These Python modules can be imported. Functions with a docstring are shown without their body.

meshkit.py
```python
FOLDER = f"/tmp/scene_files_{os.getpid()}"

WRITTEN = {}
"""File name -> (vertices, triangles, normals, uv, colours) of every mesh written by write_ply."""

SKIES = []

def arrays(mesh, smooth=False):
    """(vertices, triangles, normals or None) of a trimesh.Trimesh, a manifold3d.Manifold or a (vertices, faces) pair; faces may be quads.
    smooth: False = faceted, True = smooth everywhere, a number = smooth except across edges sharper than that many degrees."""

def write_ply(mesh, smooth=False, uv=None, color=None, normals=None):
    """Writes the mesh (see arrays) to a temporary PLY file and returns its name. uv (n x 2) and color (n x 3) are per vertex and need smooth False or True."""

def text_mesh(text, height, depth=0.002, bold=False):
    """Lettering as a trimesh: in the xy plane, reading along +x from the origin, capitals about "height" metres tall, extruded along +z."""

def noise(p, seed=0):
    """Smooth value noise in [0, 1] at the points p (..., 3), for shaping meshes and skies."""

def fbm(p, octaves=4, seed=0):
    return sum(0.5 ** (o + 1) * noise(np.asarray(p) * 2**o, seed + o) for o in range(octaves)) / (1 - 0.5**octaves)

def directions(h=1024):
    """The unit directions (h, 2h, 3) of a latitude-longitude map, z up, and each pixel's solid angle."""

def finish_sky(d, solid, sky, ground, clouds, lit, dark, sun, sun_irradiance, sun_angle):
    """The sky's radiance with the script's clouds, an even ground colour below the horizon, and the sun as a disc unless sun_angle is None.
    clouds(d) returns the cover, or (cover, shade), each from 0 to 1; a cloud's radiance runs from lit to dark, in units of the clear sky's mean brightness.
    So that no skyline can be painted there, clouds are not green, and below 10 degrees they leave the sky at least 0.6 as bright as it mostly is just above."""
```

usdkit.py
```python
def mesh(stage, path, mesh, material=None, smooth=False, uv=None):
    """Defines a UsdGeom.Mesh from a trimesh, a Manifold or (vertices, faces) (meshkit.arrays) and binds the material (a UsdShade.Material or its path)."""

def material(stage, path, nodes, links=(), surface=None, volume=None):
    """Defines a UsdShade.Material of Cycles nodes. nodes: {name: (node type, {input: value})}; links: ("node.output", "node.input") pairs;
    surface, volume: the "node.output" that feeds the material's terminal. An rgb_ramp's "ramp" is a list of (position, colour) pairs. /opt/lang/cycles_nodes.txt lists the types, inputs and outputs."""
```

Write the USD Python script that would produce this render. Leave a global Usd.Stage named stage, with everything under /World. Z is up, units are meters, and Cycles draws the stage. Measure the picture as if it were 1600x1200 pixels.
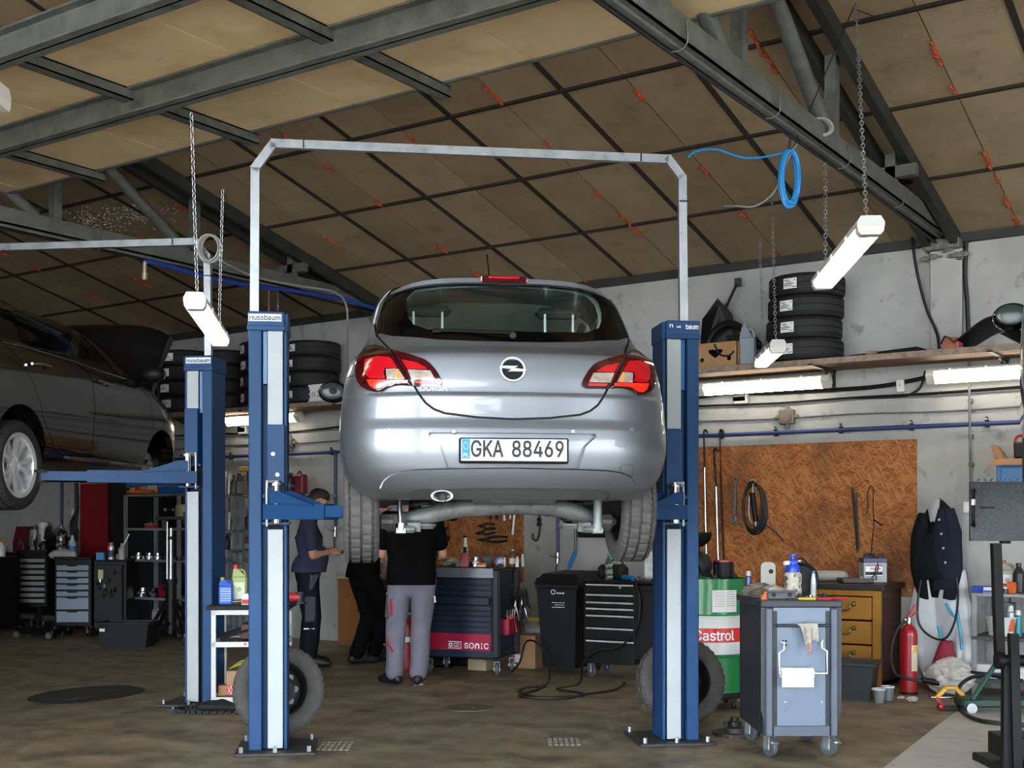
import math, random
import numpy as np, trimesh, usdkit, meshkit
import manifold3d as m3
from scipy.interpolate import PchipInterpolator
from scipy.spatial import ConvexHull
from shapely.geometry import Polygon, LineString
from pxr import Usd, UsdGeom, UsdLux, UsdShade, Gf, Sdf

stage = Usd.Stage.CreateInMemory()
UsdGeom.SetStageUpAxis(stage, 'Z')
UsdGeom.Xform.Define(stage, '/World')
UsdGeom.Scope.Define(stage, '/World/Looks')
rng = random.Random(7)
nrg = np.random.default_rng(7)

# ------------------------------------------------------------------ camera, sky, exposure
FPX, YH, EYE, YAW = 1910.0, 818.0, 1.45, 34.05
_a = math.radians(YAW)
CR = np.array([math.cos(_a), math.sin(_a), 0]); CF = np.array([-math.sin(_a), math.cos(_a), 0]); CU = np.array([0, 0, 1.0])
EYEP = np.array([0, 0, EYE])
cam = UsdGeom.Camera.Define(stage, '/World/camera')
cam.CreateHorizontalApertureAttr(36.0)
cam.CreateVerticalApertureAttr(27.0)
cam.CreateFocalLengthAttr(36.0 * FPX / 1600)
cam.CreateVerticalApertureOffsetAttr((YH - 600) / 1600 * 36.0)
cam.CreateFStopAttr(0.0)
cam.CreateClippingRangeAttr(Gf.Vec2f(0.05, 500))
cam.CreateExposureAttr(1.32)
cam.AddTransformOp().Set(Gf.Matrix4d(*CR, 0, *CU, 0, *(-CF), 0, *EYEP, 1))
sky = UsdLux.DomeLight.Define(stage, '/World/overcast_sky')
sky.CreateColorAttr(Gf.Vec3f(0.86, 0.94, 1.0)); sky.CreateIntensityAttr(1.0); sky.CreateExposureAttr(0.9)
TUBE_POWER = 6.0      # emission strength of the fluorescent diffusers

# ------------------------------------------------------------------ geometry of the photograph's viewpoint (points in metres)
def ray(x, y): return CF + CR * (x - 800) / FPX + CU * (YH - y) / FPX
def W(x, y, Z): return EYEP + ray(x, y) * Z
def FL(x, y, z=0.0):
    r = ray(x, y); return EYEP + r * ((z - EYE) / r[2])
WALLY, EAVE, PITCH = 11.3, 4.014, 0.253
def WA(x, y, off=0.0):
    r = ray(x, y); return EYEP + r * ((WALLY - off) / r[1])
def roofz(Y): return EAVE + PITCH * (WALLY - Y)
def RO(x, y):
    r = ray(x, y); return EYEP + r * ((EAVE + PITCH * WALLY - EYE) / (r[2] + PITCH * r[1]))
def YX(px, X): r = ray(px, 818); return float(r[1] * X / r[0])
def depth(p): return float((np.asarray(p) - EYEP) @ CF)

# ------------------------------------------------------------------ scene graph helpers
_used = {}
def numbered(path):
    n = _used.get(path, 0); _used[path] = n + 1
    return path if n == 0 else f'{path}_{n:03d}'
def tag(p, label=None, cat=None, group=None, kind=None):
    p = p.GetPrim() if hasattr(p, 'GetPrim') else p
    for k, v in (('label', label), ('category', cat), ('group', group), ('kind', kind)):
        if v: p.SetCustomDataByKey(k, v)
    return p
def thing(name, label, cat, loc=(0, 0, 0), rot=0.0, group=None, kind=None):
    x = UsdGeom.Xform.Define(stage, numbered('/World/' + name))
    x.AddTranslateOp().Set(Gf.Vec3d(*[float(v) for v in loc])); x.AddRotateZOp().Set(float(rot))
    return tag(x, label, cat, group, kind)
def path(p): return str(p.GetPath()) if hasattr(p, 'GetPath') else '/World'
def part(parent, name, mesh, m, smooth=False, label=None, kind=None):
    q = usdkit.mesh(stage, numbered(path(parent) + '/' + name), mesh, m, smooth)
    return tag(q, label=label, kind=kind)
def dup(src, loc, rot=0.0, label=None, group=None):
    was = src.GetCustomData()
    r = thing(src.GetName().rstrip('0123456789').rstrip('_'), label or was['label'], was['category'], loc, rot, group or was.get('group'))
    r.GetReferences().AddInternalReference(src.GetPath()); r.SetInstanceable(True)
    return r
def struct(name, mesh, m, smooth=False):
    q = usdkit.mesh(stage, numbered('/World/' + name), mesh, m, smooth); return tag(q, kind='structure')

# ------------------------------------------------------------------ mesh helpers: every one gives (vertices, triangles)
def arr(m):
    if isinstance(m, tuple): return m
    v, f, _ = meshkit.arrays(m); return v, f
def cat(*ms):
    vs, fs, n = [], [], 0
    for m in ms:
        v, f = arr(m); vs.append(np.asarray(v, float)); fs.append(np.asarray(f) + n); n += len(v)
    return np.vstack(vs), np.vstack(fs)
def hullmesh(pts):
    pts = np.asarray(pts, float); h = ConvexHull(pts); f = h.simplices.copy(); c = pts[h.vertices].mean(0)
    a, b, d = pts[f[:, 0]], pts[f[:, 1]], pts[f[:, 2]]
    flip = np.einsum('ij,ij->i', np.cross(b - a, d - a), a - c) < 0
    f[flip] = f[flip][:, ::-1]
    idx = np.unique(f); mp = np.zeros(len(pts), int); mp[idx] = np.arange(len(idx))
    return pts[idx], mp[f]
BF = np.array([[0, 2, 1], [0, 3, 2], [4, 5, 6], [4, 6, 7], [0, 1, 5], [0, 5, 4], [1, 2, 6], [1, 6, 5], [2, 3, 7], [2, 7, 6], [3, 0, 4], [3, 4, 7]])
def hexa(p8): return np.asarray(p8, float), BF
def box(x0, x1, y0, y1, z0, z1, b=0.0):
    x0, x1 = sorted((x0, x1)); y0, y1 = sorted((y0, y1)); z0, z1 = sorted((z0, z1))
    if not b:
        return hexa([(x0, y0, z0), (x1, y0, z0), (x1, y1, z0), (x0, y1, z0), (x0, y0, z1), (x1, y0, z1), (x1, y1, z1), (x0, y1, z1)])
    b = min(b, (x1 - x0) / 2.2, (y1 - y0) / 2.2, (z1 - z0) / 2.2); P = []
    for sx in (0, 1):
        for sy in (0, 1):
            for sz in (0, 1):
                x, y, z = (x0, x1)[sx], (y0, y1)[sy], (z0, z1)[sz]; dx, dy, dz = (b, -b)[sx], (b, -b)[sy], (b, -b)[sz]
                P += [(x + dx, y + dy, z), (x + dx, y, z + dz), (x, y + dy, z + dz)]
    return hullmesh(P)
def cbox(c, s, b=0.0): return box(c[0] - s[0] / 2, c[0] + s[0] / 2, c[1] - s[1] / 2, c[1] + s[1] / 2, c[2] - s[2] / 2, c[2] + s[2] / 2, b)
def frame(d):
    d = np.asarray(d, float); d = d / np.linalg.norm(d)
    u = np.cross(d, (0, 0, 1.0) if abs(d[2]) < .95 else (1.0, 0, 0)); u /= np.linalg.norm(u)
    return u, np.cross(u, d) * -1 if False else np.cross(d, u)
def sweep(pts, ring, closed=False):
    pts = np.asarray(pts, float); n = len(pts); k = len(ring)
    T = np.gradient(pts, axis=0) if not closed else np.roll(pts, -1, 0) - np.roll(pts, 1, 0)
    T /= np.maximum(np.linalg.norm(T, axis=1, keepdims=True), 1e-9)
    u, v = frame(T[0]); V = []
    for i in range(n):
        u = u - T[i] * (u @ T[i]); u /= np.linalg.norm(u); v = np.cross(T[i], u)
        V.append(pts[i] + np.outer(ring[:, 0], u) + np.outer(ring[:, 1], v))
    V = np.vstack(V); F = []
    m = n if closed else n - 1
    for i in range(m):
        a, b = i * k, ((i + 1) % n) * k
        for j in range(k):
            j2 = (j + 1) % k; F += [(a + j, a + j2, b + j2), (a + j, b + j2, b + j)]
    if not closed:
        c0 = len(V); V = np.vstack([V, pts[0], pts[-1]])
        for j in range(k):
            j2 = (j + 1) % k; F += [(c0, j2, j), (c0 + 1, (n - 1) * k + j, (n - 1) * k + j2)]
    return V, np.array(F)
def circ(r, n=8, sx=1.0, sy=1.0):
    t = np.arange(n) / n * 2 * np.pi; return np.c_[r * sx * np.cos(t), r * sy * np.sin(t)]
def tube(pts, r, n=8, closed=False): return sweep(pts, circ(r, n), closed)
def bar(p0, p1, w, h=None): # square bar between two points
    h = h or w; return sweep([p0, p1], np.array([(-w / 2, -h / 2), (w / 2, -h / 2), (w / 2, h / 2), (-w / 2, h / 2)]))
def spl(pts, n=8, closed=False):
    P = np.asarray(pts, float); m = len(P); out = []
    for i in range(m if closed else m - 1):
        p0, p1, p2, p3 = (P[(i - 1) % m], P[i], P[(i + 1) % m], P[(i + 2) % m]) if closed else (P[max(i - 1, 0)], P[i], P[i + 1], P[min(i + 2, m - 1)])
        for t in np.arange(n) / n:
            out.append(.5 * (2 * p1 + (p2 - p0) * t + (2 * p0 - 5 * p1 + 4 * p2 - p3) * t * t + (3 * p1 - p0 - 3 * p2 + p3) * t ** 3))
    if not closed: out.append(P[-1])
    return np.array(out)
def cyl(p0, p1, r0, r1=None, n=20):
    r1 = r0 if r1 is None else r1; p0 = np.asarray(p0, float); p1 = np.asarray(p1, float); u, v = frame(p1 - p0)
    t = np.arange(n) / n * 2 * np.pi; C = np.outer(np.cos(t), u) + np.outer(np.sin(t), v)
    V = np.vstack([p0 + C * r0, p1 + C * r1, p0, p1]); F = []
    for j in range(n):
        k = (j + 1) % n; F += [(j, k, n + k), (j, n + k, n + j), (2 * n, k, j), (2 * n + 1, n + j, n + k)]
    return V, np.array(F)
def lathe(prof, n=24, c=(0, 0, 0), axis='z', sx=1.0, sy=1.0):
    P = np.asarray(prof, float); t = np.arange(n) / n * 2 * np.pi; k = len(P)
    V = np.stack([np.outer(P[:, 0], np.cos(t)) * sx, np.outer(P[:, 0], np.sin(t)) * sy, np.repeat(P[:, 1:2], n, 1)], -1).reshape(-1, 3); F = []
    for i in range(k - 1):
        for j in range(n):
            j2 = (j + 1) % n; a, b, d, e = i * n + j, i * n + j2, (i + 1) * n + j2, (i + 1) * n + j
            if P[i, 0] > 1e-6: F.append((a, b, d))
            if P[i + 1, 0] > 1e-6: F.append((a, d, e))
    if axis == 'x': V = V[:, [2, 0, 1]]
    if axis == 'y': V = V[:, [1, 2, 0]]
    return V + np.asarray(c), np.array(F)
def ball(c, r, n=2, s=(1, 1, 1)):
    m = trimesh.creation.icosphere(n, 1.0); return m.vertices * r * np.asarray(s) + np.asarray(c), m.faces
def ext(poly, d0, d1, plane='xz'):
    """A 2-D outline made solid: plane xz runs from y=d0 to d1, yz from x=d0 to d1, xy from z=d0 to d1."""
    P = poly if hasattr(poly, 'geom_type') else Polygon(poly)
    if not P.is_valid: P = P.buffer(0)
    gs = [g for g in getattr(P, 'geoms', [P]) if g.geom_type == 'Polygon' and g.area > 1e-7]; out = []
    for g in gs:
        m = trimesh.creation.extrude_polygon(g, abs(d1 - d0), engine='earcut'); v, f = np.array(m.vertices), np.array(m.faces); v[:, 2] += min(d0, d1)
        if plane == 'xz': v = np.c_[v[:, 0], -v[:, 2] + d0 + d1, v[:, 1]]; v[:, 1] = np.where(True, v[:, 1], 0)
        elif plane == 'yz': v = v[:, [2, 0, 1]]
        out.append((v, f))
    return cat(*out)
def rrect(x0, x1, y0, y1, r):
    r = min(r, abs(x1 - x0) / 2.05, abs(y1 - y0) / 2.05)
    return Polygon([(x0 + r, y0 + r), (x1 - r, y0 + r), (x1 - r, y1 - r), (x0 + r, y1 - r)]).buffer(r, 5)
def mv(mesh, t=(0, 0, 0), rz=0.0, rx=0.0, ry=0.0, s=1.0):
    v, f = arr(mesh); v = np.asarray(v, float) * s
    for ang, (i, j) in ((rx, (1, 2)), (ry, (2, 0)), (rz, (0, 1))):
        if ang:
            c, q = math.cos(math.radians(ang)), math.sin(math.radians(ang)); a, b = v[:, i].copy(), v[:, j].copy(); v = v.copy(); v[:, i], v[:, j] = a * c - b * q, a * q + b * c
    f = np.asarray(f)
    if np.prod(np.sign(np.broadcast_to(s, 3))) < 0: f = f[:, ::-1]
    return v + np.asarray(t, float), f
def text(s, h, o, bold=False, sx=1.0, right=(1, 0, 0), up=(0, 0, 1), d=0.0015, center=True, width=None):
    """Lettering standing in front of a face whose outward normal is right x up."""
    v, f = arr(meshkit.text_mesh(s, h, d, bold)); v = v.copy(); v[:, 0] *= sx if width is None else width / np.ptp(v[:, 0])
    if center: v[:, 0] -= (v[:, 0].min() + v[:, 0].max()) / 2; v[:, 1] -= h / 2
    r, u = np.asarray(right, float), np.asarray(up, float)
    return v[:, :1] * r + v[:, 1:2] * u + v[:, 2:] * np.cross(r, u) + np.asarray(o, float), f
def toM(mesh):
    v, f = arr(mesh); m = m3.Mesh(np.asarray(v, np.float32), np.asarray(f, np.uint32)); m.merge(); return m3.Manifold(m)

# ------------------------------------------------------------------ materials
def hx(s):
    c = np.array([int(s[i:i + 2], 16) / 255 for i in (0, 2, 4)]); return tuple(np.where(c <= .04045, c / 12.92, ((c + .055) / 1.055) ** 2.4))
_mats = {}
def mat(name, col, rough=.5, metal=0.0, var=0.0, scale=6.0, bump=0.0, bscale=60.0, coat=0.0, dirt=None, dirt_at=(.52, .72), dscale=4.0, spec=.5, emit=None, estr=0.0, trans=0.0, stretch=None, var2=None, rvar=0.0):
    """Principled material; var: lighter/darker noise on the colour, dirt: a second colour in blotches, bump: fine relief."""
    if name in _mats: return _mats[name]
    col = hx(col) if isinstance(col, str) else col
    N = {'p': ('principled_bsdf', dict(base_color=col, roughness=rough, metallic=metal, coat_weight=coat, coat_roughness=.04, specular_ior_level=spec, transmission_weight=trans))}; L = []
    src = None
    if var or dirt or bump or rvar:
        N['tc'] = ('texture_coordinate', {}); N['mp'] = ('mapping', dict(scale=stretch or (1, 1, 1))); L.append(('tc.object', 'mp.vector'))
    if var:
        N['n'] = ('noise_texture', dict(scale=scale, detail=6.0, roughness=.6)); L.append(('mp.vector', 'n.vector'))
        lo = tuple(np.clip(np.array(col) * (1 - var), 0, 1)); hi = tuple(np.clip(np.array(hx(var2) if var2 else np.array(col) * (1 + var)), 0, 1))
        N['r'] = ('rgb_ramp', dict(ramp=[(0, lo), (.32, lo), (.68, hi), (1, hi)])); L.append(('n.fac', 'r.fac')); src = 'r.color'
    if dirt:
        N['dn'] = ('noise_texture', dict(scale=dscale, detail=8.0, roughness=.65)); L.append(('mp.vector', 'dn.vector'))
        N['dr'] = ('map_range', dict(from_min=dirt_at[0], from_max=dirt_at[1], to_min=0.0, to_max=1.0, clamp=True)); L.append(('dn.fac', 'dr.value'))
        N['dm'] = ('mix_color', dict(a=col, b=hx(dirt))); L += [('dr.result', 'dm.fac')]
        if src: L.append((src, 'dm.a'))
        src = 'dm.result'
    if src: L.append((src, 'p.base_color'))
    if rvar:
        N['rn'] = ('noise_texture', dict(scale=scale * 1.7, detail=5.0)); N['rr'] = ('map_range', dict(from_min=.3, from_max=.7, to_min=max(rough - rvar, .02), to_max=rough + rvar, clamp=True))
        L += [('mp.vector', 'rn.vector'), ('rn.fac', 'rr.value'), ('rr.result', 'p.roughness')]
    if bump:
        N['bn'] = ('noise_texture', dict(scale=bscale, detail=4.0)); N['b'] = ('bump', dict(strength=1.0, distance=bump))
        L += [('mp.vector', 'bn.vector'), ('bn.fac', 'b.height'), ('b.normal', 'p.normal')]
    if emit: N['p'][1].update(emission_color=hx(emit) if isinstance(emit, str) else emit, emission_strength=estr)
    m = usdkit.material(stage, '/World/Looks/' + name, N, L, surface='p.BSDF'); _mats[name] = m; return m

steel_paint = mat('steel_paint', '5f625d', .55, var=.25, scale=7, dirt='3a3733', dirt_at=(.55, .75), bump=.002)
steel_dark = mat('steel_dark', '2f2f2d', .6, var=.3, scale=6, bump=.002)
galv = mat('galvanised', 'a7abb0', .42, .75, var=.12, scale=9, rvar=.1)
chrome = mat('chrome', 'd8d8da', .12, 1.0)
bright_steel = mat('bright_steel', 'b9bbbd', .28, 1.0, var=.1, scale=12)
black_plastic = mat('black_plastic', '0d0d0e', .5, var=.2, scale=14, spec=.3)
black_matt = mat('black_matt', '101011', .75)
dark_metal = mat('dark_metal', '232427', .5, .4, var=.25, scale=12)
white_plastic = mat('white_plastic', 'dadad6', .45, var=.06, scale=10)
red_paint = mat('red_paint', 'b01522', .35, var=.1, coat=.3)
rubber = mat('tyre_rubber', '1d1d1e', .72, var=.18, scale=14, bump=.0008, bscale=200)
rubber_dusty = mat('tyre_rubber_dusty', '3c3c3c', .8, var=.2, scale=18, bump=.0008, bscale=200)
wire_black = mat('wire_black', '17171a', .55)
wire_grey = mat('wire_grey', '6d6d6b', .6)
blue_hose = mat('blue_hose', '1478b8', .35, var=.1)
white_paint = mat('white_paint', 'a4abaf', .4, var=.04, scale=5, dirt='6f6a62', dirt_at=(.66, .72), dscale=22)
card = mat('cardboard', 'a27c55', .85, var=.12, scale=9)
skin = mat('skin', 'b98770', .55, var=.08, scale=20)
paper = mat('paper_white', 'e6e6e2', .7, var=.03)
blue_lift = mat('blue_lift', '16406c', .5, var=.10, scale=4, spec=.3, dirt='1a2430', dirt_at=(.64, .78), dscale=9)
print_black = mat('print_black', '17181a', .6)
print_white = mat('print_white', 'e9ebee', .5)
# ================================================================== the setting
floor_m = mat('floor_concrete', '84775f', .55, var=.24, scale=3.2, dirt='4a4238', dirt_at=(.45, .70), dscale=3.1, bump=.002, bscale=14, rvar=.13)
slab_m = mat('floor_patch', 'b9b8b2', .55, var=.12, scale=2.5, dirt='6b665e', dirt_at=(.55, .75), dscale=5, bump=.002, bscale=18)
wall_m = mat('wall_plaster', 'a9a8a5', .85, var=.16, scale=1.3, dirt='5f5b55', dirt_at=(.58, .80), dscale=5.5, bump=.006, bscale=9)
roofp_m = [mat('roof_board%d' % i, c, .85, var=.13, scale=2.5, dirt=d, dirt_at=(.58, .82), dscale=3.5, bump=.004, bscale=40) for i, (c, d) in enumerate((('9b8566', '6f5d45'), ('958062', '76634a'), ('a18c6f', '6a5941')))]
roof_dark = mat('roof_joint', '2b241e', .9)
cream_m = mat('cream_board', 'f0d3a6', .62, var=.08, scale=1.1, dirt='d0ad7d', dirt_at=(.5, .75), dscale=1.6, bump=.001, bscale=8)
foam_m = mat('orange_foam', 'c4532f', .8, var=.25, scale=30)
XL, XR, YF = -27.0, 9.0, -3.4
floor = struct('floor', box(XL, XR, YF, WALLY + .3, -.12, 0), floor_m)
pp = [FL(*q) for q in ((1330, 1240), (1470, 1130), (1520, 1095), (1700, 1095), (1700, 1300))]
part(floor, 'concrete_patch', ext([(p[0], p[1]) for p in pp], 0, .004, 'xy'), slab_m)
# manhole cover and two steel gratings let into the floor
c = FL(732, 1106); part(floor, 'manhole_cover', cat(lathe([(0, .0), (.20, 0), (.20, .006), (.18, .008), (.172, .004), (0, .004)], 32, c), *[cbox((c[0] + dx, c[1], c[2] + .006), (.03, .015, .006)) for dx in (-.05, .05)]), mat('manhole_iron', '5a5148', .6, var=.2, scale=9), 30)
for (px, py, w, h) in ((524, 1166, .22, .3), (881, 1159, .22, .28)):
    c = FL(px, py); ms = []
    for i in range(6):
        for j in range(9):
            ms.append(mv(cbox(((i - 2.5) * w / 6, (j - 4) * h / 9, .003), (w / 6 * .7, h / 9 * .6, .007)), c, YAW))
    part(floor, 'grating', cat(*ms), mat('rust_grate', '6f675d', .7, var=.3, scale=20))
struct('ground', box(-70, 70, -70, 40, -.4, -.13), mat('yard_concrete', 'c6c2ba', .8, var=.15, scale=.6))
wall_b = struct('wall_back', box(XL, XR, WALLY, WALLY + .25, 0, EAVE + .05), wall_m)
struct('wall_left', box(XL - .2, XL, YF, WALLY + .25, 0, 6.6), wall_m)
struct('wall_right', cat(box(XR, XR + .2, YF, -1.6, 0, 6.6), box(XR, XR + .2, 6.4, WALLY + .25, 0, 6.6), box(XR, XR + .2, -1.6, 6.4, 4.3, 6.6)), wall_m)
# the wall behind the viewpoint with its three open roller doors and a glazed strip above them
RIDGE = 2.0
RZ = roofz(RIDGE); FZ = RZ - PITCH * (RIDGE - YF)
doors = [(-6.6, -1.3), (-0.9, 5.6)]; ms = []; x = XL
for (a, b) in doors: ms.append(box(x, a, YF - .2, YF, 0, FZ)); ms.append(box(a, b, YF - .2, YF, 4.6, FZ)); x = b
ms.append(box(x, XR, YF - .2, YF, 0, FZ)); struct('wall_front', cat(*ms), wall_m)
for i, (a, b) in enumerate(doors):
    t = thing('door', 'open roller door opening with a rolled shutter above', 'door', (0, 0, 0), kind='structure')
    part(t, 'door_frame', cat(box(a, a + .08, YF, YF + .06, 0, 4.55), box(b - .08, b, YF, YF + .06, 0, 4.55), box(a, b, YF, YF + .06, 4.52, 4.6)), steel_paint)
    part(t, 'rolled_shutter', cyl((a, YF + .24, 4.75), (b, YF + .24, 4.75), .17), galv, 30)
# ---- roof: boards between dark joints
ceil = struct('ceiling', cat(hexa([(XL, RIDGE, RZ + .04), (XR, RIDGE, RZ + .04), (XR, WALLY + .3, roofz(WALLY + .3) + .04), (XL, WALLY + .3, roofz(WALLY + .3) + .04), (XL, RIDGE, RZ + .2), (XR, RIDGE, RZ + .2), (XR, WALLY + .3, roofz(WALLY + .3) + .2), (XL, WALLY + .3, roofz(WALLY + .3) + .2)]),
    hexa([(XL, YF - .3, FZ + .0), (XR, YF - .3, FZ), (XR, RIDGE, RZ + .04), (XL, RIDGE, RZ + .04), (XL, YF - .3, FZ + .2), (XR, YF - .3, FZ + .2), (XR, RIDGE, RZ + .2), (XL, RIDGE, RZ + .2)])), roof_dark)
GX, GD, X0 = 1.087, 1.065, -2.83
def board(x0, x1, d0, d1):
    y0, y1 = WALLY - d0, WALLY - d1; z = lambda y: roofz(y)
    return hexa([(x0, y0, z(y0)), (x0, y1, z(y1)), (x1, y1, z(y1)), (x1, y0, z(y0)), (x0, y0, z(y0) + .035), (x0, y1, z(y1) + .035), (x1, y1, z(y1) + .035), (x1, y0, z(y0) + .035)])
far = []; foam = []
for i in range(-22, 11):
    for j in range(8):
        xa, da = X0 + i * GX, j * GD
        for h in range(2):
            b = board(xa + .022 + h * GX / 2 - h * .018, xa + (h + 1) * GX / 2 - .004 - h * .018, da + .02, da + GD - .02)
            if -11 <= i <= 3 and j < 6: part(ceil, 'roof_board', b, roofp_m[(i * 7 + j * 3 + h * 5) % 3])
            else: far.append(b)
        if -12 < i < 4 and j < 6:
            xs, d, e = xa + GX / 2 - .006, da, da + GD
            while d < e - .1:
                if rng.random() < (.45 if i < -2 else .55):
                    L = rng.uniform(.08, .34); k = int(L / .035) + 2
                    for q in range(k):
                        y = WALLY - min(d + L * q / k, e - .04); r = rng.uniform(.007, .023)
                        foam.append(ball((xs + rng.uniform(-.008, .008), y, roofz(y) - r * .3), r, 0, (rng.uniform(.7, 1.2), 1.9, rng.uniform(.6, 1.4))))
                    d += L
                d += rng.uniform(.15, .5)
part(ceil, 'roof_board_far', cat(*far), roofp_m[0], kind='stuff')
part(ceil, 'sealing_foam', cat(*foam), foam_m, 40, label='orange sealing foam squeezed out along the seams', kind='stuff')
bt = []
for i in range(-22, 11):
    x = X0 + i * GX; ya, yb = WALLY, RIDGE + .1; w = .021
    bt.append(hexa([(x - w, ya, roofz(ya) - .012), (x - w, yb, roofz(yb) - .012), (x + w, yb, roofz(yb) - .012), (x + w, ya, roofz(ya) - .012), (x - w, ya, roofz(ya) + .03), (x - w, yb, roofz(yb) + .03), (x + w, yb, roofz(yb) + .03), (x + w, ya, roofz(ya) + .03)]))
for j in range(1, 8):
    y = WALLY - j * GD; bt.append(box(XL, XR, y - .02, y + .02, roofz(y) - .016, roofz(y) + .03))
part(ceil, 'batten', cat(*bt), roof_dark)
part(ceil, 'eave_rail', box(XL, XR, WALLY - .07, WALLY, EAVE - .06, EAVE + .03), steel_dark)
ms = []
sp_ = RO(186, 338)
for i in range(420):
    y = sp_[1] + rng.gauss(0, .13); x = sp_[0] + rng.choice((-.38, .3)) + rng.gauss(0, .2)
    ms.append(ball((x, y, roofz(y) - .002), rng.uniform(.004, .012), 0, (1, 1, .5)))
part(ceil, 'paint_speckles', cat(*ms), print_white, kind='stuff', label='white paint speckles sprayed on a roof board')
# ---- lowered strip of cream boards on two beams, running along the hall
SZ = 4.28; SY0, SY1 = 4.28, 6.24
strip = thing('ceiling_strip', 'lowered strip of cream ceiling boards on grey steel beams', 'ceiling', kind='structure')
xs = [-3.06 - 1.74 * k for k in range(-5, 8)]
for i in range(len(xs) - 1):
    b_, a_ = xs[i], xs[i + 1]; mid = (a_ + b_) / 2 + rng.uniform(-.15, .25)
    for (p, q) in ((a_ + .01, mid - .004), (mid + .004, b_ - .01)):
        for (ya, yb) in ((SY0, 5.24), (5.26, SY1)):
            part(strip, 'ceiling_board', box(p, q, ya, yb, SZ, SZ + .02, .002), cream_m)
part(strip, 'edge_rail', cat(box(xs[-1], xs[0], SY1, SY1 + .03, SZ - .012, SZ + .06), box(xs[-1], xs[0], SY0 - .03, SY0, SZ - .012, SZ + .06)), steel_paint)
def ibeam(y, x0, x1, z1, h, w, t=.012): return cat(box(x0, x1, y - w / 2, y + w / 2, z1 - h, z1 - h + t), box(x0, x1, y - w / 2, y + w / 2, z1 - t, z1), box(x0, x1, y - t / 2, y + t / 2, z1 - h, z1))
for y in (5.22, 4.2):
    part(strip, 'steel_beam', ibeam(y, xs[-1], xs[0], SZ - .005, .17, .12), steel_paint)
for x in xs:
    part(strip, 'cross_rail', cat(box(x - .045, x - .037, 4.25, 6.33, SZ - .075, SZ - .004), box(x - .045, x + .045, 4.25, 6.33, SZ - .012, SZ - .004), box(x + .037, x + .045, 4.25, 6.33, SZ - .075, SZ - .004), box(x - .045, x + .045, 4.25, 6.33, SZ - .075, SZ - .067)), steel_paint)
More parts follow.
